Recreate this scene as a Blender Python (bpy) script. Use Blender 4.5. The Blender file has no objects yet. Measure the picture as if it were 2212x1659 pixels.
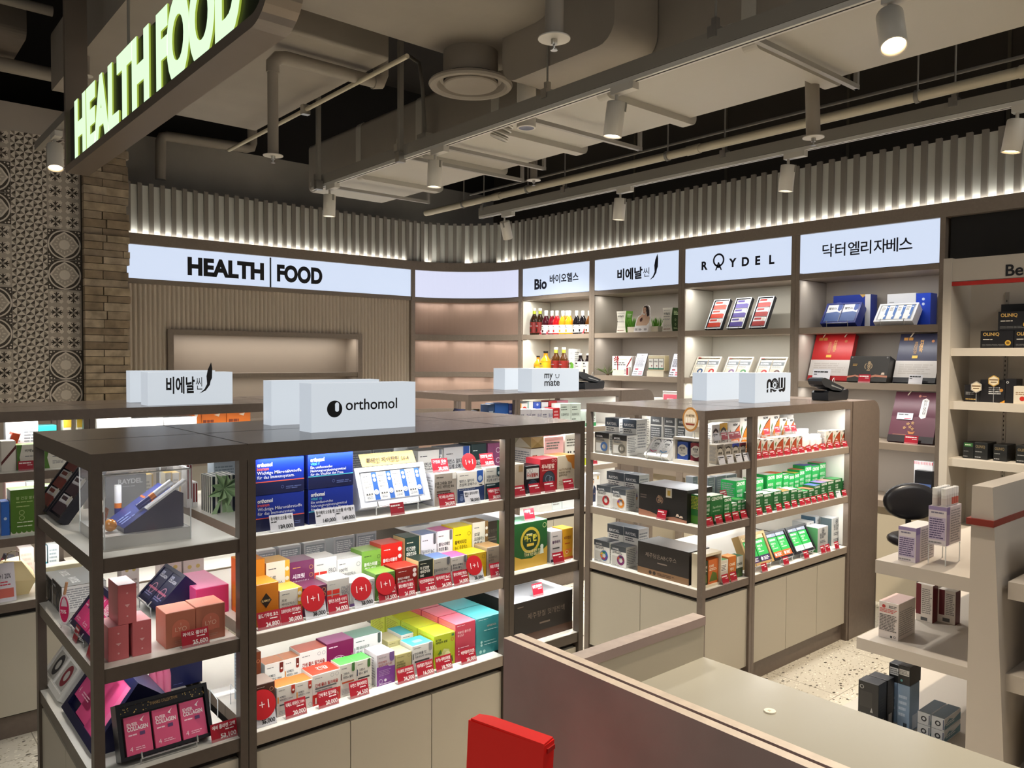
import bpy, math, random
from mathutils import Vector, Matrix
R = random.Random(7)
scn = bpy.context.scene
COL = scn.collection
# ---------------------------------------------------------------- camera, world, exposure
W, H, F = 2212.0, 1659.0, 1703.5
YAW, PITCH, ROLL = math.radians(49.4289), math.radians(1.91675), math.radians(.36197)
CAM = Vector((0, 0, 1.6))
fw = Vector((math.cos(YAW) * math.cos(PITCH), math.sin(YAW) * math.cos(PITCH), -math.sin(PITCH)))
rt = Vector((math.sin(YAW), -math.cos(YAW), 0)); upv = rt.cross(fw)
rt, upv = rt * math.cos(ROLL) + upv * math.sin(ROLL), upv * math.cos(ROLL) - rt * math.sin(ROLL)
cam = bpy.data.cameras.new('camera'); cam.sensor_width = 36; cam.lens = F / W * 36; cam.clip_start = .05
camo = bpy.data.objects.new('camera', cam); COL.objects.link(camo)
m = Matrix.Identity(4)
for i in range(3):
    m[i][0], m[i][1], m[i][2], m[i][3] = rt[i], upv[i], -fw[i], CAM[i]
camo.matrix_world = m
scn.camera = camo
wd = bpy.data.worlds.new('world'); scn.world = wd; wd.use_nodes = True
wd.node_tree.nodes['Background'].inputs[0].default_value = (1, .96, .91, 1)
wd.node_tree.nodes['Background'].inputs[1].default_value = .13
scn.view_settings.view_transform = 'Standard'; scn.view_settings.look = 'None'
scn.view_settings.gamma = 1; scn.view_settings.use_curve_mapping = False
scn.view_settings.exposure = 0.45
try:
    scn.cycles.use_light_tree = True; scn.cycles.max_bounces = 8
    scn.cycles.transparent_max_bounces = 16
except Exception: pass

def area(name, loc, rot, sx, sy, power, col=(1, .97, .92), spread=math.pi):
    l = bpy.data.lights.new(name, 'AREA'); l.shape = 'RECTANGLE'; l.size = sx; l.size_y = sy
    l.energy = power; l.color = col; l.spread = spread
    o = bpy.data.objects.new(name, l); o.location = loc; o.rotation_euler = rot; COL.objects.link(o); return o
# unseen fill lamps added behind and beside the viewpoint to lift dark faces
area('ceiling_light', (-1.2, .4, 3.6), (0, 0, 0), 1.4, 1.4, 26, (1, .965, .91))
area('ceiling_light', (3.6, -1.2, 3.6), (0, 0, 0), 1.6, 1.6, 45, (1, .965, .91))

# ---------------------------------------------------------------- pixel helpers (reference frame 2212x1659)
def ray(x, y): return fw + rt * ((x - W / 2) / F) - upv * ((y - H / 2) / F)
def ZP(x, y, z): d = ray(x, y); return CAM + d * ((z - CAM.z) / d.z)
def XP(x, y, X): d = ray(x, y); return CAM + d * (X / d.x)
def YP(x, y, Y): d = ray(x, y); return CAM + d * (Y / d.y)
def PIX(p):
    q = Vector(p) - CAM; z = q.dot(fw); return (W / 2 + F * q.dot(rt) / z, H / 2 - F * q.dot(upv) / z)

# ---------------------------------------------------------------- materials
MATS = {}
def lin(c): return c / 12.92 if c <= .04045 else ((c + .055) / 1.055) ** 2.4
def rgb(h):
    h = h.lstrip('#')
    if len(h) == 3: h = ''.join(x * 2 for x in h)
    return tuple(lin(int(h[i:i + 2], 16) / 255) for i in (0, 2, 4))
def mat(hexc, rough=.45, metal=0.0, emit=0.0, alpha=None, trans=0.0, bump=None, noise=None, spec=.5):
    key = (hexc, rough, metal, emit, alpha, trans, bump, noise, spec)
    if key in MATS: return MATS[key]
    m = bpy.data.materials.new('m_' + hexc.strip('#')); m.use_nodes = True
    nt = m.node_tree; b = nt.nodes['Principled BSDF']; c = rgb(hexc)
    b.inputs['Base Color'].default_value = (*c, 1); b.inputs['Roughness'].default_value = rough
    b.inputs['Metallic'].default_value = metal; b.inputs['Specular IOR Level'].default_value = spec
    if emit:
        b.inputs['Base Color'].default_value = (*[x * .25 for x in c], 1)
        b.inputs['Emission Color'].default_value = (*c, 1); b.inputs['Emission Strength'].default_value = emit
    if alpha is not None: b.inputs['Alpha'].default_value = alpha
    if trans:
        b.inputs['Transmission Weight'].default_value = trans; b.inputs['IOR'].default_value = 1.45
    if noise or bump:
        tc = nt.nodes.new('ShaderNodeTexCoord')
        nz = nt.nodes.new('ShaderNodeTexNoise'); nz.inputs['Scale'].default_value = (noise or bump)[0]
        nz.inputs['Detail'].default_value = 6
        nt.links.new(tc.outputs['Object'], nz.inputs['Vector'])
        if noise:
            cr = nt.nodes.new('ShaderNodeValToRGB'); k = noise[1]
            cr.color_ramp.elements[0].color = (*[x * (1 - k) for x in c], 1); cr.color_ramp.elements[0].position = .3
            cr.color_ramp.elements[1].color = (*[min(1, x * (1 + k)) for x in c], 1); cr.color_ramp.elements[1].position = .7
            nt.links.new(nz.outputs['Fac'], cr.inputs['Fac']); nt.links.new(cr.outputs['Color'], b.inputs['Base Color'])
        if bump:
            bp = nt.nodes.new('ShaderNodeBump'); bp.inputs['Strength'].default_value = bump[1]; bp.inputs['Distance'].default_value = .004
            nt.links.new(nz.outputs['Fac'], bp.inputs['Height']); nt.links.new(bp.outputs['Normal'], b.inputs['Normal'])
    MATS[key] = m; return m
def M(x): return mat(x) if isinstance(x, str) else x
FRAME = mat('#6b5e54', .38, noise=(60, .06))
TOP = mat('#5b5048', .22, noise=(40, .07))
TAUPE = mat('#968879', .45)
FRAME_SHADED = mat('#50463d', .38, noise=(60, .06))  # FRAME brown darkened for the island whose front faces the dim side
FRAMEW = mat('#877a6d', .4, noise=(60, .06))
WHITE = mat('#e9e6de', .4)
SHELFTOP = mat('#dedbd2', .3)
CREAM = mat('#c9bda4', .5)
PAINT = mat('#a8a092', .6, bump=(25, .25))
STEEL = mat('#b9b7b2', .3, metal=.9)
BLACK = mat('#15130f', .5)
CLEAR = mat('#f4f8f8', .04, alpha=.16, spec=.6)
INK = mat('#14151a', .5)

# ---------------------------------------------------------------- text (built-in font)
TXT = {}
TOBJ = bpy.data.objects.new('t', bpy.data.curves.new('t', 'FONT'))
def text_geo(s, bold=0.0, res=2):
    k = (s, bold)
    if k not in TXT:
        o = TOBJ; c = o.data; c.body = s; c.offset = bold; c.resolution_u = 5 if len(s) < 9 else 1
        me = o.to_mesh()
        v = [(p.co.x, p.co.y) for p in me.vertices]; f = [tuple(p.vertices) for p in me.polygons]
        o.to_mesh_clear()
        if v:
            x0 = min(p[0] for p in v); x1 = max(p[0] for p in v); y0 = min(p[1] for p in v); y1 = max(p[1] for p in v)
        else: x0 = x1 = y0 = y1 = 0
        TXT[k] = (v, f, x0, x1, y0, y1)
    return TXT[k]

# ---------------------------------------------------------------- mesh builder
class MB:
    def __init__(s): s.v = []; s.f = []; s.m = []; s.mats = []; s.sm = []
    def mi(s, m):
        m = M(m)
        if m not in s.mats: s.mats.append(m)
        return s.mats.index(m)
    def add(s, vs, fs, m, smooth=False):
        n = len(s.v); k = s.mi(m); s.v += [tuple(p) for p in vs]
        for f in fs: s.f.append(tuple(i + n for i in f)); s.m.append(k); s.sm.append(smooth)
    def quad(s, pts, m): s.add(pts, [tuple(range(len(pts)))], m)
    def box(s, x0, x1, y0, y1, z0, z1, m, top=None, front=None, bottom=None, T=None):
        v = [(x0, y0, z0), (x1, y0, z0), (x1, y1, z0), (x0, y1, z0), (x0, y0, z1), (x1, y0, z1), (x1, y1, z1), (x0, y1, z1)]
        if T: v = [T @ Vector(p) for p in v]
        n = len(s.v); s.v += [tuple(p) for p in v]
        for f, mm in (((0, 3, 2, 1), bottom or m), ((4, 5, 6, 7), top or m), ((0, 1, 5, 4), front or m), ((1, 2, 6, 5), m), ((2, 3, 7, 6), m), ((3, 0, 4, 7), m)):
            s.f.append(tuple(i + n for i in f)); s.m.append(s.mi(mm)); s.sm.append(False)
    def cyl(s, p0, p1, r, m, n=16, r2=None, caps=True, capm=None):
        p0 = Vector(p0); p1 = Vector(p1); a = (p1 - p0).normalized(); r2 = r if r2 is None else r2
        u = a.orthogonal().normalized(); w = a.cross(u)
        vs = []
        for p, q in ((p0, r), (p1, r2)):
            for i in range(n):
                t = 2 * math.pi * i / n; vs.append(p + (u * math.cos(t) + w * math.sin(t)) * q)
        s.add(vs, [(i, (i + 1) % n, n + (i + 1) % n, n + i) for i in range(n)], m, True)
        if caps:
            s.add(vs[:n], [tuple(reversed(range(n)))], capm or m); s.add(vs[n:], [tuple(range(n))], capm or m)
    def tube(s, pts, r, m, n=10, closed=False):
        pts = [Vector(p) for p in pts]; k = len(pts); vs = []; u = None
        for i, p in enumerate(pts):
            a = (pts[min(i + 1, k - 1)] - pts[max(i - 1, 0)]).normalized()
            u = a.orthogonal().normalized() if u is None else (u - a * u.dot(a)).normalized()
            w = a.cross(u)
            for j in range(n):
                t = 2 * math.pi * j / n; vs.append(p + (u * math.cos(t) + w * math.sin(t)) * r)
        fs = [(i * n + j, i * n + (j + 1) % n, (i + 1) * n + (j + 1) % n, (i + 1) * n + j) for i in range(k - 1) for j in range(n)]
        s.add(vs, fs, m, True); s.add(vs[:n], [tuple(reversed(range(n)))], m); s.add(vs[-n:], [tuple(range(n))], m)
    def lathe(s, prof, m, n=24, c=(0, 0, 0)):
        c = Vector(c); vs = []
        for r, z in prof:
            for i in range(n):
                t = 2 * math.pi * i / n; vs.append((c.x + r * math.cos(t), c.y + r * math.sin(t), c.z + z))
        for k in range(len(prof) - 1):
            mm = m[k] if isinstance(m, list) else m
            s.add(vs[k * n:(k + 2) * n], [(i, (i + 1) % n, n + (i + 1) % n, n + i) for i in range(n)], mm, True)
    def poly(s, p2, o, ux, uy, m):
        o = Vector(o); ux = Vector(ux); uy = Vector(uy); s.quad([o + ux * a + uy * b for a, b in p2], m)
    def prism(s, p2, o, ux, uy, uz, m, edge=None, smooth=False):
        o = Vector(o); ux = Vector(ux); uy = Vector(uy); uz = Vector(uz); n = len(p2)
        a = [o + ux * x + uy * y for x, y in p2]; b = [p + uz for p in a]
        s.add(a, [tuple(reversed(range(n)))], m); s.add(b, [tuple(range(n))], m)
        s.add(a + b, [(i, (i + 1) % n, n + (i + 1) % n, n + i) for i in range(n)], edge or m, smooth)
    def disc(s, o, ux, uy, r, m, n=20, rin=0):
        o = Vector(o); ux = Vector(ux); uy = Vector(uy)
        c = [(math.cos(2 * math.pi * i / n), math.sin(2 * math.pi * i / n)) for i in range(n)]
        if not rin: s.quad([o + ux * (r * a) + uy * (r * b) for a, b in c], m)
        else:
            s.add([o + ux * (r * a) + uy * (r * b) for a, b in c] + [o + ux * (rin * a) + uy * (rin * b) for a, b in c],
                  [(i, (i + 1) % n, n + (i + 1) % n, n + i) for i in range(n)], m)
    def text(s, st, o, ux, uy, size, m, bold=0, align='l', maxw=None, sx=1.0, depth=None):
        v, f, x0, x1, y0, y1 = text_geo(st, bold)
        if not v: return
        o = Vector(o); ux = Vector(ux); uy = Vector(uy); k = size
        wd_ = (x1 - x0) * k * sx; q = k * sx
        if maxw and wd_ > maxw: q *= maxw / wd_; wd_ = maxw
        off = {'l': 0, 'c': -wd_ / 2, 'r': -wd_}[align]
        vs = [o + ux * ((a - x0) * q + off) + uy * (b * k) for a, b in v]
        if depth is None: s.add(vs, f, m)
        else:
            d = Vector(depth); n = len(vs); s.add([p + d for p in vs], f, m)
            cnt = {}
            for t in f:
                for i in range(len(t)):
                    e = (t[i], t[(i + 1) % len(t)]); cnt[e] = 1
            s.add(vs + [p + d for p in vs], [(a, b, n + b, n + a) for a, b in cnt if (b, a) not in cnt], m)
    def build(s, name, parent=None, label=None, cat=None, group=None, kind=None, loc=None, rz=0, rot=None):
        me = bpy.data.meshes.new(name); me.from_pydata(s.v, [], s.f)
        for m in s.mats: me.materials.append(m)
        me.polygons.foreach_set('material_index', s.m); me.polygons.foreach_set('use_smooth', s.sm)
        me.update()
        o = bpy.data.objects.new(name, me); COL.objects.link(o)
        if loc is not None: o.location = loc
        if rot is not None: o.rotation_euler = rot
        elif rz: o.rotation_euler = (0, 0, rz)
        if parent: o.parent = parent
        tag(o, label, cat, group, kind); return o
def tag(o, label=None, cat=None, group=None, kind=None):
    if label: o['label'] = label
    if cat: o['category'] = cat
    if group: o['group'] = group
    if kind: o['kind'] = kind
def empty(name, label, cat, loc=(0, 0, 0), rz=0, group=None, rot=None):
    o = bpy.data.objects.new(name, None); COL.objects.link(o); o.location = loc
    o.rotation_euler = rot if rot is not None else (0, 0, rz); o.empty_display_size = .05
    tag(o, label, cat, group); return o
def boxpart(name, parent, *a, **k):
    b = MB(); b.box(*a, **k); return b.build(name, parent)
def copy_tree(o, parent=None, loc=None, rz=None, label=None, group=None):
    c = o.copy(); COL.objects.link(c)
    if parent: c.parent = parent
    if loc is not None: c.location = loc
    if rz is not None: c.rotation_euler = (0, 0, rz)
    if label: c['label'] = label
    if group: c['group'] = group
    for ch in list(o.children): copy_tree(ch, c)
    return c
UX, UY, UZ = (1, 0, 0), (0, 1, 0), (0, 0, 1)
HALF = math.pi / 2
# ================================================================ THE ROOM
XW, YW = 5.2, 6.72
ARC_C, ARC_R = (4.40, 5.92), .8
def wb(b, name, parent, label=None):            # a part given in world coordinates
    o = b.build(name, parent, label); o.location = -parent.location; return o
def hz(x): return x
# floor: cream terrazzo tiles with dark chips
fm = bpy.data.materials.new('terrazzo'); fm.use_nodes = True
nt = fm.node_tree; bs = nt.nodes['Principled BSDF']; bs.inputs['Roughness'].default_value = .35
tc = nt.nodes.new('ShaderNodeTexCoord')
def nd(t, **k):
    n = nt.nodes.new(t)
    for a, v in k.items(): setattr(n, a, v)
    return n
mp = nd('ShaderNodeMapping'); mp.inputs['Scale'].default_value = (1, 1.7, 1); nt.links.new(tc.outputs['Object'], mp.inputs['Vector'])
base = None
def mixc(fac, a, b_):
    mx = nd('ShaderNodeMix', data_type='RGBA'); nt.links.new(fac, mx.inputs[0])
    for inp, c in ((mx.inputs[6], a), (mx.inputs[7], b_)):
        if isinstance(c, tuple): inp.default_value = (*c, 1)
        else: nt.links.new(c, inp)
    return mx.outputs[2]
col = rgb('#cfc7b6')
for sc_, th, c in ((19, .2, '#4a4234'), (27, .17, '#7d7258'), (34, .2, '#efe8d6'), (46, .2, '#9a8f77')):
    vo = nd('ShaderNodeTexVoronoi'); vo.inputs['Scale'].default_value = sc_; nt.links.new(mp.outputs['Vector'], vo.inputs['Vector'])
    nz = nd('ShaderNodeTexNoise'); nz.inputs['Scale'].default_value = sc_ * 1.8; nt.links.new(tc.outputs['Object'], nz.inputs['Vector'])
    ad = nd('ShaderNodeMath', operation='MULTIPLY_ADD'); nt.links.new(nz.outputs['Fac'], ad.inputs[0]); ad.inputs[1].default_value = .25; nt.links.new(vo.outputs['Distance'], ad.inputs[2])
    lt = nd('ShaderNodeMath', operation='LESS_THAN'); nt.links.new(ad.outputs[0], lt.inputs[0]); lt.inputs[1].default_value = th + .12
    col = mixc(lt.outputs[0], col, rgb(c))
br = nd('ShaderNodeTexBrick'); br.offset = 0; br.inputs['Scale'].default_value = 1; br.inputs['Mortar Size'].default_value = .002
br.inputs['Brick Width'].default_value = .6; br.inputs['Row Height'].default_value = .6; nt.links.new(tc.outputs['Object'], br.inputs['Vector'])
nt.links.new(mixc(br.outputs['Fac'], col, rgb('#8d8471')), bs.inputs['Base Color'])
b = MB(); b.box(-3, 8, -3, 7.6, -.06, 0, fm); b.build('floor', kind='structure')
DARK = mat('#4b4238', .8, noise=(1.5, .35)); OLIVE = mat('#40382d', .75, noise=(.8, .25)); VOID = mat('#1d1813', .9)
b = MB(); b.box(-3, 8, -3, 7.6, 4.35, 4.45, mat('#2c261f', .9, noise=(1, .3))); b.build('ceiling', kind='structure')
b = MB(); b.box(-3, 8, YW + .28, YW + .4, 0, 4.4, mat('#a69f92', .8, noise=(1.1, .22))); b.box(-3, 8, YW + .27, YW + .28, 3.42, 4.4, mat('#1d1915', .9)); b.build('wall_back', kind='structure')
b = MB(); b.box(XW + .5, XW + .6, -3, YW + .3, 0, 4.4, OLIVE)
for y in (4.9, 3.9, 2.85, 1.8, .8): b.box(XW + .49, XW + .5, y, y + .02, 2.4, 4.4, mat('#57503f', .8))
b.build('wall_right', kind='structure')
b = MB(); b.box(XW + .02, XW + .06, -1.2, 1.955, 0, 2.5, mat('#141210', .55)); b.build('wall_black', kind='structure', label='black painted wall behind the white shelf')

# ---- patterned tile wall
TL = .2215
b = MB(); TY = 6.6
b.box(-1.2, 1.402, TY, TY + .12, 0, 3.385, mat('#b8ada0', .5))
D1, D2, D3, L1 = mat('#4a4136', .5), mat('#96897a', .5), mat('#beb2a2', .5), mat('#e6dccd', .5)
def tile(kind, x0, z0):
    y = TY - .001; s = TL; o = (x0, y, z0)
    P = lambda pts, m, e=0: b.poly(pts, (x0, y - e, z0), (s, 0, 0), (0, 0, s), m)
    g = .006
    P([(g, g), (1 - g, g), (1 - g, 1 - g), (g, 1 - g)], {'A': D3, 'B': D1, 'C': D3}[kind])
    if kind == 'A':
        n = 4; q = 1 / n
        for i in range(n):
            for j in range(n):
                cx, cz = (i + .5) * q, (j + .5) * q
                for k in range(8):
                    a0 = math.pi / 4 * k; a1 = a0 + math.pi / 4; r0 = .5 * q / max(abs(math.cos(a0)), abs(math.sin(a0))); r1 = .5 * q / max(abs(math.cos(a1)), abs(math.sin(a1)))
                    am = a0 if (i + j) % 2 else a1; rm_ = r0 if (i + j) % 2 else r1
                    p0 = (cx + math.cos(a0) * r0, cz + math.sin(a0) * r0); p1 = (cx + math.cos(a1) * r1, cz + math.sin(a1) * r1)
                    if (k + i + j) % 2: P([(cx, cz), p0, p1], D1 if k % 4 < 2 else D2, .0003)
                    else: P([(cx, cz), p0, p1], L1, .0003)
    elif kind == 'B':
        C = lambda r, n=28: [(.5 + r * math.cos(2 * math.pi * t / n), .5 + r * math.sin(2 * math.pi * t / n)) for t in range(n)]
        P(C(.49), L1, .0003); P(C(.445), D1, .0006)
        for k in range(4):
            a = math.pi / 4 + k * HALF; P([(.5 + .62 * math.cos(a) + .47 * math.cos(t) * 0 + .0, .5) for t in (0,)] * 3, L1, .0009) if 0 else None
        sq = [(.5 + .44 * math.cos(k * math.pi / 4) * (1 if k % 2 == 0 else .84), .5 + .44 * math.sin(k * math.pi / 4) * (1 if k % 2 == 0 else .84)) for k in range(8)]
        P(sq, L1, .0009); P([(.5 + (x - .5) * .86, .5 + (z - .5) * .86) for x, z in sq], D3, .0012)
        for k in range(16):
            a = math.pi / 8 * k; r0, r1 = .2, .33 if k % 2 == 0 else .27; w = .022
            c, s_ = math.cos(a), math.sin(a)
            P([(.5 + c * r0, .5 + s_ * r0), (.5 + c * (r0 + r1) / 2 - s_ * w, .5 + s_ * (r0 + r1) / 2 + c * w), (.5 + c * r1, .5 + s_ * r1), (.5 + c * (r0 + r1) / 2 + s_ * w, .5 + s_ * (r0 + r1) / 2 - c * w)], L1, .0015)
        P([(.5 + .17 * math.cos(k * math.pi / 4), .5 + .17 * math.sin(k * math.pi / 4)) for k in range(8)], L1, .0015)
        for sx in (0, 1):
            for sz in (0, 1):
                fx = lambda u: u if sx == 0 else 1 - u
                fz = lambda u: u if sz == 0 else 1 - u
                for (u, v, r) in ((.07, .07, .035), (.16, .05, .022), (.05, .16, .022)):
                    P([(fx(u) + r * math.cos(t * math.pi / 4), fz(v) + r * math.sin(t * math.pi / 4)) for t in range(8)], L1, .0006)
    else:
        for i in (0, 1):
            for j in (0, 1):
                cx, cz = .25 + .5 * i, .25 + .5 * j
                if (i + j) % 2 == 0 or True:
                    for k in range(4):
                        a = k * HALF + math.pi / 4; c, s_ = math.cos(a), math.sin(a)
                        P([(cx + c * .25 + s_ * .045, cz + s_ * .25 - c * .045), (cx + c * .25 - s_ * .045, cz + s_ * .25 + c * .045), (cx + c * .08 - s_ * .1, cz + s_ * .08 + c * .1), (cx + c * .08 + s_ * .1, cz + s_ * .08 - c * .1)], L1, .0003)
                        a = k * HALF; c, s_ = math.cos(a), math.sin(a)
                        P([(cx, cz), (cx + c * .1 + s_ * .035, cz + s_ * .1 - c * .035), (cx + c * .19, cz + s_ * .19), (cx + c * .1 - s_ * .035, cz + s_ * .1 + c * .035)], D1, .0009)
                        for w in (-1, 1):
                            P([(cx + c * .1, cz + s_ * .1), (cx + c * .15 + w * s_ * .075, cz + s_ * .15 - w * c * .075), (cx + c * .13 + w * s_ * .085, cz + s_ * .13 - w * c * .085), (cx + c * .06 + w * s_ * .02, cz + s_ * .06 - w * c * .02)], D1, .0009)
ztop = 3.385
for r_ in range(10):
    z = 1.27 + (r_ - .35) * TL * 1.0
    if z + TL > ztop + .02: continue
    k = (r_ // 2) % 2
    tile('BC'[k], 1.402 - TL, z); tile('A', 1.402 - 2 * TL, z); tile('CB'[k], 1.402 - 3 * TL, z)
b.build('wall_tiled', kind='structure')
# ---- stacked stone column
b = MB(); SY = 6.5
stones = [mat(c, .8, noise=(14, .28), bump=(30, .5)) for c in ('#a08f78', '#8f7d66', '#b3a28a', '#99866c', '#ad9b80')]
b.box(1.405, 1.7, SY + .03, YW + .27, 0, 3.55, mat('#3f372c', .9)); z = 1.2; i = 0
while z < 3.5:
    h = R.choice((.052, .058, .064)); sp = 1.40 + (.13 if i % 2 else R.choice((.30, .155, .27)))
    x = 1.40
    for e in (sp, 1.715):
        if e - x > .02:
            d = R.uniform(-.012, .012); b.box(x + .002, min(e, 1.715) + R.uniform(-.008, .004) - .002, SY + d, SY + .06, z + .002, z + h - .002, R.choice(stones))
        x = e
    z += h; i += 1
b.build('wall_stone_column', kind='structure')

# ---- path along the back wall, round the corner and down the side wall
def path(off=0.0, x0=1.715, y1=.2, step=None):
    """points (x, y, nx, ny) along the fascia line moved OFF behind it; n points into the shop"""
    pts = []; r = ARC_R + off
    L1_ = ARC_C[0] - x0; La = r * HALF; L2 = ARC_C[1] - y1
    def at(s):
        if s < L1_: return (x0 + s, YW + off, 0, -1)
        if s < L1_ + La:
            a = HALF - (s - L1_) / r; return (ARC_C[0] + r * math.cos(a), ARC_C[1] + r * math.sin(a), -math.cos(a), -math.sin(a))
        return (XW + off, ARC_C[1] - (s - L1_ - La), -1, 0)
    return at, L1_, La, L2
def strip(b, at, s0, s1, n, z0, z1, th, m):
    vs = []
    for i in range(n + 1):
        x, y, nx, ny = at(s0 + (s1 - s0) * i / n)
        vs += [(x, y, z0), (x, y, z1), (x - nx * th, y - ny * th, z1), (x - nx * th, y - ny * th, z0)]
    fs = []
    for i in range(n):
        a, c = 4 * i, 4 * i + 4
        for k in range(4): fs.append((a + k, c + k, c + (k + 1) % 4, a + (k + 1) % 4))
    fs += [(0, 1, 2, 3), (4 * n + 3, 4 * n + 2, 4 * n + 1, 4 * n)]
    b.add(vs, fs, m)
at, LA, LB, LC = path(.02); LT = LA + LB + LC
b = MB(); SLW = mat('#d3d2c8', .55); RIB_SHADED = mat('#837c72', .55)  # ribs share the panel's paint; the grey is their shading put into colour
for (s0, s1, n) in ((0, LA, 1), (LA, LA + LB, 24), (LA + LB, LT, 1)): strip(b, at, s0, s1, n, 2.5, 2.955, .03, SLW)
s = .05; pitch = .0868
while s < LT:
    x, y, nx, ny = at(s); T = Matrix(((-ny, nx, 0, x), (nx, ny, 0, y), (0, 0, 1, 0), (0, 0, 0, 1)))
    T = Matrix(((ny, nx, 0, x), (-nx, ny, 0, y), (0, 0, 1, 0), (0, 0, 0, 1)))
    b.box(-.0175, .0175, -.002, .02, 2.5, 2.972, RIB_SHADED, T=T); s += pitch
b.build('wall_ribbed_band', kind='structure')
# fascia above and below the sign band: continuous timber-brown trim
at0, A0, B0, C0 = path(0.0, y1=.2)
def three(b, z0, z1, th, m, off=0, end=None):
    at_, a_, b_, c_ = path(off, y1=.2 if end is None else end)
    for (s0, s1, n) in ((0, a_, 1), (a_, a_ + b_, 24), (a_ + b_, a_ + b_ + c_, 1)): strip(b, at_, s0, s1, n, z0, z1, th, m)
b = MB(); three(b, 2.478, 2.565, .09, FRAMEW, -.03); b.build('trim_1', kind='structure')
# cove light behind the fascia, washing up the ribbed band
for (x, y, z, sx, sy) in ((3.05, YW - .005, 2.568, 2.6, .04), (XW - .005, 3.1, 2.568, .04, 5.6)):
    area('cove_light', (x, y, z), (math.pi, 0, 0), sx, sy, 2.6 if sx > 1 else 5.6, (1, .98, .93))
for k in range(3):
    a = math.radians(75 - 30 * k); area('cove_light', (ARC_C[0] + (ARC_R - .015) * math.cos(a), ARC_C[1] + (ARC_R - .015) * math.sin(a), 2.568), (math.pi, 0, 0), .04, .3, .4, (1, .98, .93))

# ================================================================ BACK WALL UNIT (fluted panel, niche, lit sign)
t = empty('wall_panel_unit', 'fluted beige wall unit with long empty niche beside the stone column', 'wall unit', (3.05, YW, 0))
b = MB(); FL = mat('#c4b7a6', .55)
def flute(x0, x1, z0, z1):
    n = int(round((x1 - x0) / .0375)); p = (x1 - x0) / n; vs = []; K = 5
    for i in range(n * K + 1):
        u = i / K; x = x0 + u * p; d = .014 * abs(math.sin(math.pi * (u % 1)))
        vs += [(x, YW + .015 - d, z0), (x, YW + .015 - d, z1)]
    b.add(vs, [(2 * i, 2 * i + 2, 2 * i + 3, 2 * i + 1) for i in range(n * K)], FL)
NX0, NX1, NZ0, NZ1 = 2.05, 3.84, 1.0, 1.815
flute(1.715, NX0, 0, 2.17); flute(NX1, 4.40, 0, 2.17); flute(NX0, NX1, NZ1, 2.17)
wb(b, 'fluted_panel', t)
b = MB(); e = .045
b.box(NX0, NX1, YW - .02, YW + .02, NZ1 - e, NZ1, FRAMEW); b.box(NX0, NX0 + e, YW - .02, YW + .02, NZ0, NZ1 - e, FRAMEW)
b.box(NX1 - e, NX1, YW - .02, YW + .02, NZ0, NZ1 - e, FRAMEW); b.box(NX0 + e, NX1 - e, YW - .02, YW + .24, NZ0, NZ0 + .04, FRAMEW)
b.box(NX0 + e, NX1 - e, YW + .02, YW + .24, NZ1 - .03, NZ1 - .01, FRAMEW)
wb(b, 'niche_frame', t)
b = MB(); b.box(NX0 + e - .02, NX1 - e + .02, YW + .22, YW + .24, NZ0, NZ1, TAUPE); b.box(NX0 + e - .02, NX0 + e, YW + .02, YW + .22, NZ0, NZ1 - .03, TAUPE); b.box(NX1 - e, NX1 - e + .02, YW + .02, YW + .22, NZ0, NZ1 - .03, TAUPE)
wb(b, 'niche_back', t)
b = MB(); b.box(NX0 + e, NX1 - e, YW - .01, YW + .22, 1.412, 1.45, FRAMEW); wb(b, 'shelf', t)
b = MB(); b.box(1.715, 4.40, YW - .03, YW + .05, 2.17, 2.208, FRAMEW); b.box(4.39, 4.437, YW - .03, YW + .05, 0, 2.478, FRAMEW); wb(b, 'frame', t)
area('niche_light', ((NX0 + NX1) / 2, YW + .05, NZ1 - .035), (0, 0, 0), 1.6, .015, 4)
area('niche_light', ((NX0 + NX1) / 2, YW + .05, 1.408), (0, 0, 0), 1.6, .015, 2.0)
SIGNM = mat('#dbe8ff', .3, emit=.64); SIGNE = mat('#c3d6fb', .3, emit=.95)
def lit_sign(name, label, o, ux, wx, z0, z1):
    """lit panel with its lower left corner at o, running along ux"""
    t = empty(name, label, 'sign', o, group='lit signs above the wall shelves'); u = Vector(ux); nrm = Vector((u.y, -u.x, 0))
    hh = z1 - z0; b = MB(); T = Matrix(((u.x, -nrm.x, 0, 0), (u.y, -nrm.y, 0, 0), (0, 0, 1, 0), (0, 0, 0, 1)))
    b.box(0, wx, .001, .05, 0, hh, SIGNM, T=T); b.build('panel', t)
    return t, u, nrm
t, u, n_ = lit_sign('lit_sign', 'long lit sign reading HEALTH FOOD above the fluted panel', (1.72, YW - .02, 2.208), UX, 2.67, 2.208, 2.475)
b = MB(); sx_ = lambda px: YP(px, 590, YW - .02).x - 1.72
b.text('HEALTH', (sx_(405), -.003, .065), UX, UZ, .192, INK, bold=.05, maxw=sx_(570) - sx_(405)); b.text('FOOD', (sx_(598), -.003, .065), UX, UZ, .192, INK, bold=.05, maxw=sx_(696) - sx_(598))
b.box(sx_(582.5), sx_(585.5), -.004, -.001, .0, .26, INK); b.build('lettering', t)
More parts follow.
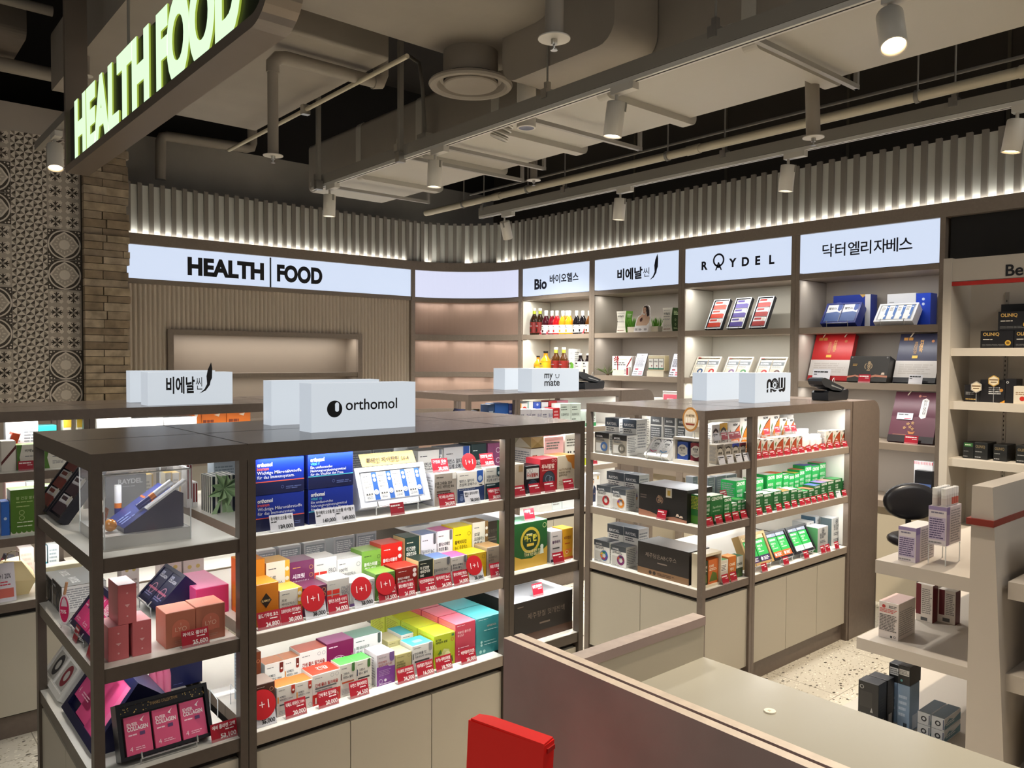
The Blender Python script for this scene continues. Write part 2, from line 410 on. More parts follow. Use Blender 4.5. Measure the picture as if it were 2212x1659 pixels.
# ---- curved corner unit
t = empty('corner_cabinet', 'curved empty brown corner cabinet between the fluted unit and side shelves', 'cabinet', (4.85, 6.37, 0))
b = MB(); ats, aa, bb, cc = path(.03, y1=.2); TERRA = mat('#a68b7b', .5)
strip(b, ats, aa - .0, aa + bb, 24, 0, 2.2, .03, TERRA); wb(b, 'back_panel', t)
for z0, z1 in ((2.16, 2.2), (1.772, 1.83), (1.40, 1.45), (1.02, 1.07)):
    b = MB(); strip(b, path(-.03, y1=.2)[0], aa + .02, aa + bb * .98 - .04, 24, z0, z1, .07, FRAMEW); wb(b, 'shelf', t)
b = MB(); b.box(XW - .03, XW + .03, 5.905, 5.95, 0, 2.478, FRAMEW); wb(b, 'upright', t)
for z in (2.158, 1.77, 1.398):
    for k in range(3):
        a = math.radians(72 - 27 * k); area('shelf_light', (ARC_C[0] + (ARC_R - .03) * math.cos(a), ARC_C[1] + (ARC_R - .03) * math.sin(a), z), (0, 0, a), .014, .3, .26, (1, .95, .9))
t = empty('curved_lit_sign', 'blank curved lit sign panel in the room corner', 'sign', (4.9, 6.4, 2.21), group='lit signs above the wall shelves')
b = MB(); atc, a_, b_, c_ = path(-.02, y1=.2); strip(b, atc, a_ + .03, a_ + b_ - .02, 24, 2.208, 2.475, .03, mat('#e2e6ff', .3, emit=.64)); wb(b, 'panel', t)

# ================================================================ SIDE WALL CABINETS
UP = [5.93, 4.952, 3.957, 2.965, 1.97]
CZ = [1.824, 1.447, 1.06, .68]
BACKW = mat('#d3cfc3', .5); BACKT = mat('#b1a89e', .5)
names = ['juice bottles', 'potted grass', 'slanted ring-logo trays', 'large red and navy gift boxes']
for k in range(4):
    ya, yb = UP[k], UP[k + 1]; bk = BACKW if k in (0, 2) else BACKT
    t = empty('wall_cabinet', f'tall taupe wall cabinet whose shelves hold the {names[k]}', 'cabinet', (XW, (ya + yb) / 2, 0), group='tall cabinets along the side wall')
    b = MB(); b.box(XW + .36, XW + .38, yb, ya, 0, 2.2, bk); wb(b, 'back_panel', t)
    for y in (ya - .0325, yb + .0005):
        b = MB(); b.box(XW - .02, XW + .36, y, y + .032, 0, 2.478, FRAMEW, T=None); b.box(XW - .01, XW + .355, y - .001, y + .033, .64, 2.16, bk); wb(b, 'side_panel', t)
    b = MB(); b.box(XW - .02, XW + .36, yb + .034, ya - .034, 2.165, 2.2, FRAMEW); wb(b, 'top_rail', t)
    for z in CZ:
        b = MB(); b.box(XW - .015, XW + .36, yb + .034, ya - .034, z - .042, z, TAUPE); s_ = wb(b, 'shelf', t)
    b = MB(); b.box(XW + .01, XW + .36, yb + .034, ya - .034, 0, .64, CREAM); wb(b, 'base_cabinet', t)
    for z in [2.163] + [c - .044 for c in CZ[:3]]:
        area('shelf_light', (XW + .05, (ya + yb) / 2 - .014, z), (0, 0, 0), .018, .9, 2.1 if k in (0, 2) else 1.5, (1, .98, .93))
def wall_sign(k, label):
    ya, yb = UP[k] - .034, UP[k + 1] + .034
    return lit_sign('lit_sign', label, (XW - .02, ya, 2.208), (0, -1, 0), ya - yb, 2.208, 2.475) + (ya - yb,)
NAVY = mat('#0d1226', .5)
DY = (0, -1, 0)
def wtext(t, st, px0, px1, py, k, size, m=NAVY, bold=0.0, **kw):
    """lettering whose left and right ends and baseline stand where the photograph shows them"""
    ya = UP[k] - .034; a = XP(px0, py, XW - .02); c = XP(px1, py, XW - .02)
    b = MB(); b.text(st, (-.004, -(ya - a.y), a.z - 2.208), DY, UZ, size, m, bold=bold, maxw=abs(a.y - c.y) if px1 else None, **kw)
    v, f, x0, x1, y0, y1 = text_geo(st, bold); return b
t, *_ = wall_sign(0, 'lit sign with heavy dark latin word and small hangul above juice bottles')
b = wtext(t, 'Bio', 1155, 1183, 625, 0, .135, bold=.04); b.build('lettering', t)
b = wtext(t, '바이오헬스', 1188, 1250, 611, 0, .088, bold=.025); b.build('lettering', t)
def leaf_logo(b, o, ux, uy, s, m):
    L_ = [(0, 0), (.18, .16), (.27, .34), (.25, .62), (.3, .86), (.42, 1.12), (.46, .9), (.45, .55), (.37, .3), (.22, .1)]
    b.poly([(x * s, y * s) for x, y in L_[:4] + [(.40, .45), (.37, .3), (.22, .1)]], o, ux, uy, m); b.poly([(x * s, y * s) for x, y in L_[3:8] + [(.40, .45)]], o, ux, uy, m)
t, *_ = wall_sign(1, 'lit sign with hangul and a dark feather emblem above potted grass')
b = wtext(t, '비에날', 1334, 1389, 604, 1, .105, bold=.035); a = XP(1390, 597, XW - .02); ya = UP[1] - .034
b.text('씬', (-.004, -(ya - a.y), a.z - 2.208), DY, UZ, .085, NAVY, bold=.0)
a = XP(1404, 605, XW - .02); leaf_logo(b, (-.004, -(ya - a.y), a.z - 2.208), DY, UZ, .19, NAVY); b.build('lettering', t)
t, *_ = wall_sign(2, 'lit sign of spaced dark capitals with a ringed letter A')
b = MB(); ya = UP[2] - .034
for ch, p0, p1, py in (('R', 1516, 1530, 583), ('Y', 1575, 1592, 577), ('D', 1603, 1620, 574.5), ('E', 1632, 1646, 572), ('L', 1662, 1676, 570)):
    a = XP(p0, py, XW - .02); c = XP(p1, py, XW - .02); b.text(ch, (-.004, -(ya - a.y), a.z - 2.208), DY, UZ, .088, NAVY, bold=.04, maxw=abs(a.y - c.y))
a = XP(1553, 562, XW - .02); o = Vector((-.004, -(ya - a.y), a.z - 2.208)); b.disc(o, DY, UZ, .052, NAVY, 28, .038)
b.text('A', o + Vector((0, 0, -.075)), DY, UZ, .085, NAVY, bold=.02, align='c'); b.build('lettering', t)
t, *_ = wall_sign(3, 'lit sign of brush-style hangul nearest the black wall end')
ya = UP[3] - .034; b = MB()
for i, ch in enumerate('닥터엘리자베스'):
    a = XP(1777 + 27.6 * i, 554 - 2.2 * i, XW - .02); b.text(ch, (-.004, -(ya - a.y), a.z - 2.208), DY, UZ, .098, NAVY, bold=.012, maxw=.083)
b.build('lettering', t)
# ================================================================ DISPLAY ISLANDS
DOORM = mat('#b5ad9c', .45); GAP = mat('#241f1a', .7)
def island(label, x0, y0, dep, bays, zs, wide_end=None, doors=(3, 3, 3), power=1.0, lit=.035, FRAME=FRAME):
    """framed display island; x runs along its front, bays are the uprights' centre lines"""
    x1 = bays[-1]; y1 = y0 + dep; t = empty('display_island', label, 'display counter', ((x0 + x1) / 2, (y0 + y1) / 2, 0), group='framed display islands')
    H_ = 1.365
    b = MB(); b.box(x0, x1, y0, y1, 1.322, H_, FRAME, top=TOP)
    for s in ([bays[1], bays[2]] if len(bays) > 3 else [bays[1]]): b.box(s - .001, s + .001, y0 - .0005, y1, H_ - .002, H_ + .0004, GAP)
    b.box(x0, x1, (y0 + y1) / 2 - .0008, (y0 + y1) / 2 + .0008, H_ - .002, H_ + .0003, GAP)
    wb(b, 'countertop', t)
    xs = []
    for i, c in enumerate(bays):
        if i == 0: xs.append((c, c + .024))
        elif i == len(bays) - 1: xs.append((c - .024, c))
        else: xs += [(c - .0225, c - .001), (c + .001, c + .0225)]
    for yy in ((y0, y0 + .03), (y1 - .03, y1)):
        for a, c in xs: b = MB(); b.box(a, c, yy[0], yy[1], 0, 1.322, FRAME); wb(b, 'post', t)
    for i in range(len(bays) - 1):
        a = bays[i] + (.024 if i == 0 else .0225); c = bays[i + 1] - (.024 if i == len(bays) - 2 else .0225)
        for k, z in enumerate(zs):
            last = i == len(bays) - 2 and wide_end is None
            em = FRAME if (i == 0 or last) else TAUPE
            b = MB(); b.box(a, c, y0 + .004, y1 - .004, z - .036, z - .001, em); b.box(a, c, y0 + .006, y1 - .006, z - .001, z, SHELFTOP, bottom=em)
            if i == 0: b.box(x0 + .004, a, y0 + .03, y1 - .03, z - .036, z, em if wide_end is None else TAUPE, top=SHELFTOP)
            sh = wb(b, 'shelf', t)
            if k == len(zs) - 1: continue
        zb = zs[-1] - .036
        n = doors[i]; w = (c - a) / n
        if n:
            b = MB(); b.box(a, c, y0 + .03, y1 - .03, .09, zb, GAP); wb(b, 'carcass', t)
            for j in range(n):
                b = MB(); b.box(a + j * w + .0015, a + (j + 1) * w - .0015, y0 + .012, y0 + .03, .1, zb - .022, DOORM); wb(b, 'door', t)
    b = MB(); b.box(x0 + .02, x1 - .02, y0 + .03, y1 - .03, 0, .09, FRAME); wb(b, 'plinth', t)
    zb = zs[-1] - .036; ym = (y0 + y1) / 2
    for (ya, yb) in ((y0 + .03, ym), (ym, y1 - .03)):
        b = MB(); b.box(x0 + .008, x0 + .03, ya + .0015, yb - .0015, .1, zb - .02, DOORM); wb(b, 'side_panel', t)
    for z in [1.32] + [q - .038 for q in zs[:-1]]:
        area('shelf_light', ((bays[1] + x1) / 2, y0 + lit, z), (0, 0, 0), x1 - bays[1] - .1, .016, 2.2 * power * (x1 - bays[1]) / 1.3, (1, .985, .95))
        area('shelf_light', ((x0 + bays[1]) / 2, y0 + .2, z), (0, 0, 0), bays[1] - x0 - .1, .016, 0.6 * power, (1, .985, .95))
        area('shelf_light', ((bays[0] + x1) / 2, y1 - .13, z), (0, 0, 0), x1 - x0 - .2, .016, 1.3 * power, (1, .985, .95))
    if wide_end:
        b = MB(); r = .085; x2 = x1 + wide_end; P2 = [(x1 + .001, 0), (x2, 0)] + [(x2 - r + r * math.cos(a), H_ - r + r * math.sin(a)) for a in [HALF * k / 8 for k in range(9)]] + [(x1 + .001, H_)]
        b.prism(P2, (0, y0 - .004, 0), UX, UZ, (0, dep + .008, 0), FRAME); wb(b, 'end_panel', t)
        b = MB(); b.box(x1 - .004, x1 - .001, y0 + .035, y1 - .035, zs[-1], 1.32, WHITE); wb(b, 'end_liner', t)
    return t
ZN = (1.112, .843, .572); ZR = (1.108, .829, .54)
NX, NY = .452, 2.055; NB = [.452, .83, 1.753, 2.12]
RX, RY = 2.97, 2.13; RB = [2.97, 3.375, 4.36]
MX, MY = 2.99, 3.91; MB_ = [2.99, 3.40, 4.41]
BX, BY = .452, 3.79
island('brown display island topped by lit blocks with a black disc emblem', NX, NY, .72, NB, ZN, None, (1, 3, 1), FRAME=FRAME_SHADED)
island('brown display island topped by lit blocks with bold black lettering and sun', RX, RY, .74, RB, ZR, .33, (1, 3), lit=.02)
island('brown display island topped by lit blocks with a smiley', MX, MY, .68, MB_, ZR, .38, (1, 3), power=.9, lit=.055)
island('brown display island topped by lit blocks with a feather emblem', BX, BY, .70, NB, ZN, None, (1, 3, 1), power=.9, lit=.055)

# ---- lit block signs on the island tops
LB1 = mat('#dfe7ef', .25, emit=.56); LB2 = mat('#d3dce6', .25, emit=.56)
def block(label, fl, fr, bl, top, extra=None):
    """translucent lit block: front-left, front-right and back-left base corners, top height (all pixels on the island top)"""
    a = ZP(*fl, 1.3652); c = ZP(*fr, 1.3652); d = ZP(*bl, 1.3652); h = YP(fl[0], top, a.y).z - 1.3652
    w = c.x - a.x; dp = d.y - a.y
    t = empty('light_box', label, 'sign', (a.x, a.y, 1.3652), group='lit blocks on the island tops')
    b = MB(); b.box(0, w, 0, dp, 0, h, LB2, front=LB1, top=LB1)
    g = mat('#aab4bf', .3)
    b.box(-.0004, .0008, -.0006, dp, 0, h + .0004, g, T=None) if 0 else None
    b.build('body', t); return t, a, w, h
def bx(px, py, a): p = YP(px, py, a.y - .0008); return Vector((p.x - a.x, -.0008, p.z - a.z))
block('plain lit white block behind the disc-emblem block', (586.4, 919.5), (802, 905), (562, 917), 822.6)
t, a, w, h = block('lit white block with black disc emblem and lowercase word', (672.6, 935), (893, 920.6), (642.6, 931), 828.7)
b = MB(); c = bx(723, 883.5, a); r = (bx(739.5, 883, a) - bx(706.5, 884, a)).x / 2
b.disc(c, UX, UZ, r, INK, 40); b.add([(c.x + r * .3 + r * .26 * math.cos(q) * 1, -.0014, c.z + r * .22 + r * .26 * math.sin(q) + (r * .3 if math.sin(q) >= 0 else -r * .3)) for q in [math.pi * 2 * k / 20 for k in range(20)]], [tuple(range(20))], LB1)
p = bx(747, 886, a); q = bx(866, 881, a); b.text('orthomol', p, UX, UZ, .05, INK, bold=.012, maxw=q.x - p.x); b.build('lettering', t)
block('plain lit white block behind the bold-lettered block', (1526.5, 865.7), (1617, 861), (1495, 864), 805.5)
t, a, w, h = block('lit white block with bold rounded black lettering', (1630.5, 870.9), (1718.5, 867), (1595.8, 869), 806)
b = MB(); k = (bx(1697, 845, a).x - bx(1656, 847, a).x) / 48.5; o = bx(1656, 848, a)
def arch(x, wd_, up=True):
    n = 8; r0, r1 = wd_ / 2, wd_ / 2 - 4; cx = x + wd_ / 2
    if up: b.poly([(x, 0), (x, 12)] + [(cx - r0 * math.cos(math.pi * i / n), 12 + r0 * math.sin(math.pi * i / n)) for i in range(n + 1)] + [(x + wd_, 0), (x + wd_ - 4, 0), (x + wd_ - 4, 12)] + [(cx + r1 * math.cos(math.pi * i / n), 12 + r1 * math.sin(math.pi * i / n)) for i in range(n + 1)] + [(x + 4, 0)], o, (k, 0, 0), (0, 0, k), INK)
arch(0, 13); b.disc(o + Vector((20 * k, 0, 10 * k)), UX, UZ, 9.5 * k, INK, 24); b.disc(o + Vector((20 * k, -.0004, 10 * k)), UX, UZ, 4.4 * k, LB1, 16)
for i in range(12):
    q = 2 * math.pi * i / 12; b.poly([(20 + 5.2 * math.cos(q) + .6 * math.sin(q), 10 + 5.2 * math.sin(q) - .6 * math.cos(q)), (20 + 7.6 * math.cos(q), 10 + 7.6 * math.sin(q)), (20 + 5.2 * math.cos(q) - .6 * math.sin(q), 10 + 5.2 * math.sin(q) + .6 * math.cos(q))], o + Vector((0, -.0006, 0)), (k, 0, 0), (0, 0, k), LB1)
b.disc(o + Vector((20 * k, -.0008, 10 * k)), UX, UZ, 2.2 * k, INK, 12)
for x in (29.5, 37.5): b.poly([(x, 20)] + [(x + 5 - 5 * math.cos(math.pi * i / 8), 5 - 5 * math.sin(math.pi * i / 8)) for i in range(9)] + [(x + 10, 20), (x + 6.5, 20), (x + 6.5, 6), (x + 3.5, 6), (x + 3.5, 20)], o, (k, 0, 0), (0, 0, k), INK)
b.poly([(-1, 5.2), (10, 7), (24, 4.2), (40, 6), (41, 4.6), (24, 2.8), (10, 5.4), (-1, 3.8)], o + Vector((0, -.001, 0)), (k, 0, 0), (0, 0, k), LB1)
b.build('lettering', t)
block('plain lit white block behind the smiley block', (1090.4, 842), (1175, 838), (1072, 840.5), 795.8)
t, a, w, h = block('lit white block with two lowercase words and a smiley', (1149, 847), (1234.7, 843), (1129, 845), 796.6)
b = MB()
for s_, x0, x1, y in (('my', 1176, 1194, 817), ('mate', 1176, 1209, 833.5)):
    p = bx(x0, y, a); q = bx(x1, y, a); b.text(s_, p, UX, UZ, .068, INK, bold=.018, sx=(q.x - p.x) / ((text_geo(s_, .018)[3] - text_geo(s_, .018)[2]) * .068))
for px in (1200.2, 1207.6): b.disc(bx(px, 810, a), UX, UZ, .0048, INK, 12)
p = bx(1204, 812, a); b.tube([p + Vector((.0155 * math.cos(q), 0, .014 * math.sin(q))) for q in [math.pi * (1.08 + .84 * i / 10) for i in range(11)]], .0026, INK, 6); b.build('lettering', t)
block('plain lit white block behind the feather-emblem block', (281, 869.5), (449, 862), (269, 868.3), 801)
t, a, w, h = block('lit white block with hangul and black feather emblem', (319.5, 876.5), (490.6, 869), (306, 874), 804.5)
b = MB(); p = bx(359, 847, a); q = bx(421, 845, a); b.text('비에날', p, UX, UZ, .085, INK, bold=.03, maxw=q.x - p.x)
p = bx(423, 840, a); q = bx(437, 840, a); b.text('씬', p, UX, UZ, .068, INK, bold=.0, maxw=q.x - p.x); leaf_logo(b, bx(431, 850, a), UX, UZ, .135, INK); b.build('lettering', t)

# ---- card terminals on the tops
def terminal(label, px, py, rz, s=1.12):
    p = ZP(px, py, 1.3655); t = empty('card_terminal', label, 'card reader', p, rz, group='black card terminals'); BK = mat('#1b1d22', .35); DK = mat('#26292e', .28)
    q = lambda P_: [(x * s, z * s) for x, z in P_]
    b = MB(); b.prism(q([(-.075, .002), (-.068, 0), (.12, 0), (.132, .008), (.138, .046), (.126, .056), (.075, .05), (.06, .04), (-.02, .044), (-.066, .05), (-.078, .04)]), (0, -.05, 0), UX, UZ, (0, .1, 0), BK); b.build('base', t)
    b = MB(); b.prism(q([(-.128, .112), (-.132, .1), (-.118, .082), (-.09, .07), (-.06, .066), (-.03, .056), (.06, .046), (.098, .054), (.102, .064), (-.03, .098), (-.055, .108), (-.1, .117)]), (0, -.043, 0), UX, UZ, (0, .086, 0), DK); b.build('handset', t)
    b = MB(); b.prism(q([(-.035, .0745), (-.035, .082), (.075, .0585), (.075, .053)]), (0, -.0445, 0), UX, UZ, (0, .0012, 0), mat('#a9adb0', .25, metal=.5)); b.build('side_strip', t)
    b = MB(); b.prism(q([(-.115, .1165), (-.113, .1185), (-.06, .1115), (-.06, .109)]), (0, -.034, 0), UX, UZ, (0, .068, 0), mat('#5f666c', .12)); b.build('screen', t)
    b = MB()
    for i in range(4):
        for j in range(3): b.box(s * (.005 + .021 * i), s * (.019 + .021 * i), s * (-.027 + .02 * j), s * (-.014 + .02 * j), s * (.086 - .0056 * i), s * (.0925 - .0056 * i), mat('#8b9096', .4))
    b.build('keypad', t)
    b = MB(); b.tube([(.05, 0, .09), (.06, .0, .118), (.075, 0, .128), (.085, 0, .08)], .002, STEEL, 6); b.build('clip', t); return t
terminal('black card terminal beside the bold-lettered lit block', 1787, 864, 0)
terminal('black card terminal beside the smiley lit block', 1268, 840, .1)

# ================================================================ CASH COUNTER
CONC = mat('#9c8882', .55, noise=(5, .12), bump=(60, .3)); EDGE = mat('#d9c8b5', .5, noise=(30, .1)); REDB = mat('#6a2415', .5); DESK = mat('#aaa698', .18)
KZ = .954
cx0 = ZP(1088, 1378, KZ); cl = cx0.x; cy = cx0.y
ws = [ZP(q, 1378 - (q - 1088) * .3, KZ).x - cl for q in (1103, 1112, 1128)]
t = empty('cash_counter', 'low grey cash counter with a cream desk top and red-striped edge', 'counter', (cl + .3, .7, 0))
b = MB(); b.box(cl, cl + .021, -.8, cy, 0, KZ, CONC, top=EDGE); wb(b, 'front_panel', t)
b = MB(); b.box(cl + .021, cl + .030, -.8, cy - .002, 0, KZ - .012, REDB); wb(b, 'red_stripe', t)
b = MB(); b.box(cl + .030, cl + .052, -.8, cy - .001, 0, KZ, CONC, top=EDGE); wb(b, 'inner_panel', t)
DZ = .73; dcor = ZP(1520, 1419, DZ); dx1 = dcor.x; dy1 = dcor.y
bz = YP(1519, 1332, dy1).z
b = MB(); b.box(cl + .052, dx1, dy1, dy1 + .035, 0, bz - .02, mat('#b3aa97', .5)); wb(b, 'back_panel', t)
b = MB(); b.box(cl + .052, dx1 + .002, dy1 - .004, dy1 + .04, bz - .025, bz, CONC, top=mat('#a5968c', .5, noise=(30, .1))); wb(b, 'cap_rail', t)
b = MB(); b.box(cl + .052, dx1, -.8, dy1, DZ - .03, DZ, DESK); wb(b, 'desktop', t)
b = MB(); b.box(dx1 - .03, dx1 - .01, -.8, dy1, 0, DZ - .03, mat('#a89e8c', .5)); wb(b, 'leg_panel', t)
g = ZP(1663, 1538, DZ); b = MB(); b.lathe([(0, .004), (.014, .004), (.0145, .003), (.015, 0)], mat('#efe7d2', .35), 24, (g.x, g.y, DZ)); b.box(g.x - .005, g.x + .002, g.y - .003, g.y + .004, DZ + .004, DZ + .0045, mat('#c9bca4', .5)); wb(b, 'cable_grommet', t)

# ---- red upright box in front of the counter
rz_ = .93; a = ZP(1012, 1551, rz_); c = ZP(1175, 1608, rz_); d = ZP(1213, 1597, rz_)
u = (c - a); wv = u.length; ang = math.atan2(u.y, u.x); th = abs((d - c).dot(Vector((-u.y, u.x, 0)).normalized()))
RED = mat('#f0140a', .42); t = empty('red_box', 'bright red upright cardboard box leaning before the grey counter', 'box', (a.x, a.y, 0), ang)
b = MB(); b.prism([(0, 0), (wv, 0), (wv, th), (0, th)], (-.03, -.02, 0), UX, UY, (.03, .02, rz_ - .004), RED); b.build('body', t)
b = MB(); b.prism([(.004, .002), (wv, 0), (wv - .002, th * .96), (.03, th), (.01, th * .8)], (0, 0, rz_ - .004), UX, UY, (0, 0, .004), RED); b.build('lid', t)
b = MB(); b.box(wv - .001, wv + .002, th * .3, th * .98, rz_ - .02, rz_ - .012, mat('#b0120a', .5)); b.build('tuck_flap', t)

# ================================================================ WHITE GONDOLA SHELVES (in front of the side wall)
GW = mat('#b9b0a5', .4); GRED = mat('#7c2316', .45); GX = 3.0
t = empty('gondola_shelf', 'white gondola shelf unit with dark red band under its cap', 'shelf unit', (3.4, 1.0, 0))
b = MB(); b.prism([(.97, 1.165), (1.034, 1.165), (1.034, .0), (.90, 0), (.955, .93)], (GX, 0, 0), UY, UZ, (1.6, 0, 0), GW); wb(b, 'spine_panel', t)
b = MB(); b.box(GX - .012, GX + 1.6, .96, 1.046, 1.03, 1.052, GRED); wb(b, 'red_band', t)
for z, y1, th in ((.838, 1.364, .05), (.521, 1.43, .045), (.12, 1.60, .12)):
    b = MB(); b.box(GX, GX + 1.6, 1.034, y1, z - th, z, GW); wb(b, 'shelf', t)
for z, y1 in ((.84, .66), (.52, .62), (.17, .58)):
    b = MB(); b.box(GX + .05, GX + 1.6, y1, .93, z - .06, z, GW); wb(b, 'shelf', t)

# ---- black walled bay with the white bestseller shelf
t = empty('bestseller_shelf', 'tall white shelf unit with red strip and black heading on black wall', 'shelf unit', (XW, 1.4, 0))
BW = mat('#bdb5a8', .5); y0_, y1_ = .55, 1.87
for ya, yb in ((y1_ - .045, y1_), (y0_, y0_ + .045)):
    b = MB(); b.box(XW - .3, XW + .02, ya, yb, 0, 2.19, BW); wb(b, 'side_panel', t)
b = MB(); b.box(XW, XW + .02, y0_, y1_, 0, 2.19, BW); wb(b, 'back_panel', t)
b = MB(); b.box(XW - .29, XW - .27, y0_ + .045, y1_ - .045, 2.055, 2.185, BW); h_ = wb(b, 'header', t)
yy = XP(2172, 596, XW - .292); b = MB(); b.text('Best', (XW - .292, yy.y, yy.z), DY, UZ, .088, INK, bold=.02); wb(b, 'lettering', t)
b = MB(); b.box(XW - .295, XW - .265, y0_ + .045, y1_ - .045, 2.03, 2.052, mat('#b3261c', .4)); wb(b, 'red_strip', t)
BSZ = [XP(2090, 752, XW - .27).z, XP(2080, 868, XW - .27).z, XP(2080, 992, XW - .27).z, .62]
for z in BSZ: b = MB(); b.box(XW - .28, XW, y0_ + .045, y1_ - .045, z - .045, z, BW); wb(b, 'shelf', t)
for yy_ in (1.62,):
    b = MB(); b.box(XW - .006, XW, yy_, yy_ + .02, .3, 2.0, mat('#9f978b', .4, metal=.3))
    for k in range(60): b.box(XW - .0065, XW - .006, yy_ + .008, yy_ + .013, .35 + k * .027, .362 + k * .027, GAP)
    wb(b, 'slotted_rail', t)

# ================================================================ OFFICE CHAIR
cb = XP(1962, 1090, 4.86); t = empty('office_chair', 'black office chair with oval back behind the cash counter', 'chair', (4.86, 1.72, 0)); BKL = mat('#17161a', .32)
def oval(w, h, d, n=28, m_=8):
    v = []; f = []
    for i in range(m_ + 1):
        ph = -HALF + math.pi * i / m_
        for j in range(n):
            th_ = 2 * math.pi * j / n; k = abs(math.cos(ph)) ** .35 if abs(math.cos(ph)) > 1e-6 else 0
            v.append((w * k * math.cos(th_), d * math.sin(ph), h * k * math.sin(th_)))
    for i in range(m_):
        for j in range(n): f.append((i * n + j, i * n + (j + 1) % n, (i + 1) * n + (j + 1) % n, (i + 1) * n + j))
    return v, f
v, f = oval(.165, .112, .035); Tm = Matrix.Rotation(-.75, 4, 'Z'); zc = cb.z
cc_ = XP(1968, 1083, 4.86); t.location = (4.86, cc_.y, 0); zc = cc_.z
b = MB(); b.add([Tm @ Vector((x, y, z)) + Vector((0, 0, zc)) for x, y, z in v], f, BKL, True); b.build('backrest', t)
b = MB(); b.add([Tm @ Vector((x, y * 1 + 0, z)) for x, y, z in []], [], BKL); v2, f2 = oval(.19, .18, .035)
b.add([Tm @ (Vector((x, z, y)) + Vector((0, -.15, zc - .2))) for x, y, z in v2], f2, BKL, True); b.build('seat', t)
b = MB(); b.tube([Tm @ Vector(p) for p in ((0, .03, zc - .06), (0, .03, zc - .16), (0, -.04, zc - .235), (0, -.15, zc - .24))], .016, BLACK); b.build('back_bracket', t)
b = MB(); b.cyl(Tm @ Vector((0, -.15, .12)), Tm @ Vector((0, -.15, zc - .23)), .025, mat('#55555a', .3, metal=.6)); b.build('column', t)
for k in range(5):
    q = 2 * math.pi * k / 5; c0 = Tm @ Vector((0, -.15, 0)); b = MB(); e_ = c0 + Vector((.2 * math.cos(q), .2 * math.sin(q), .07))
    b.tube([c0 + Vector((0, 0, .12)), e_], .018, BLACK); lg = b.build('leg', t)
    b = MB(); b.cyl(e_ + Vector((-.012, 0, -.042)), e_ + Vector((.012, 0, -.042)), .027, BLACK); b.build('caster', lg)
# ================================================================ CEILING SERVICES
DUCT = mat('#9b9285', .6, bump=(6, .5), noise=(2.2, .08)); DUCTB = mat('#c3beb2', .55, bump=(5, .6)); GREY = mat('#8f8a80', .5); RAILM = mat('#a9a59c', .4); WHT = mat('#d9d4c8', .4)
CEIL = 4.35
def rprism(b, prof, o, ux, uy, uz, m): b.prism(prof, o, ux, uy, uz, m, smooth=False)
def rr(x0, x1, z0, z1, r, n=5):
    P_ = []
    for cx, cz, a0 in ((x1 - r, z0 + r, -HALF), (x1 - r, z1 - r, 0), (x0 + r, z1 - r, HALF), (x0 + r, z0 + r, math.pi)):
        P_ += [(cx + r * math.cos(a0 + HALF * i / n), cz + r * math.sin(a0 + HALF * i / n)) for i in range(n + 1)]
    return P_
# big duct along the shop
t = empty('air_duct', 'long painted air duct with pale wavy underside above the spotlight rail', 'air duct', (3.32, 3, 2.95), group='painted air ducts')
b = MB(); b.prism(rr(2.97, 3.69, 2.95, 3.33, .035), (0, .1, 0), UX, UZ, (0, 5.95, 0), DUCT)
b.quad([(3.0, .1, 2.9495), (3.0, 6.05, 2.9495), (3.66, 6.05, 2.9495), (3.66, .1, 2.9495)], DUCTB); wb(b, 'body', t)
for y in (.95, 1.9, 2.75, 3.6, 4.4, 5.2):
    b = MB(); b.prism(rr(2.965, 3.715, 2.915, 3.335, .04), (0, y, 0), UX, UZ, (0, .07, 0), DUCTB); wb(b, 'flange', t)
for px, py in ((925, 440), (1128, 393), (1175, 357), (1382, 326), (1850, 172)):
    q = XP(px, py, 3.75); y = q.y; z = min(q.z, 2.9)
    b = MB(); b.box(2.7, 3.76, y - .012, y + .012, z, z + .022, RAILM); b.box(3.74, 3.76, y - .01, y + .01, z, 3.34, RAILM); wb(b, 'support_bar', t)
# branch duct with the round diffuser
t = empty('air_duct', 'rounded beige branch duct carrying the round diffuser', 'air duct', (2.2, 3.4, 3.25), group='painted air ducts')
b = MB(); b.prism(rr(2.78, 3.70, 3.26, 3.85, .16), (1.05, 0, 0), UY, UZ, (1.91, 0, 0), DUCT, smooth=True); wb(b, 'body', t)
b = MB(); b.prism(rr(2.42, 3.2, 3.02, 3.7, .1), (2.66, 0, 0), UY, UZ, (.30, 0, 0), DUCT, smooth=True); wb(b, 'elbow', t)
t = empty('air_duct', 'flat beige duct over the hanging sign with square end', 'air duct', (1.3, 4.3, 3.1), group='painted air ducts')
b = MB(); b.prism(rr(3.83, 5.68, 3.25, 3.6, .02), (1.05, 0, 0), UY, UZ, (1.31, 0, 0), DUCT); wb(b, 'body', t)
b = MB(); b.box(1.55, 1.59, 3.82, 5.69, 3.235, 3.61, DUCT); wb(b, 'flange', t)
t = empty('air_duct', 'grey duct high between the hanging sign and the stone column', 'air duct', (.3, 5.7, 3.45), group='painted air ducts')
b = MB(); b.prism(rr(5.55, 6.35, 3.5, 3.95, .05), (-1, 0, 0), UY, UZ, (1.9, 0, 0), mat('#6b6156', .7, noise=(3, .2))); wb(b, 'body', t)
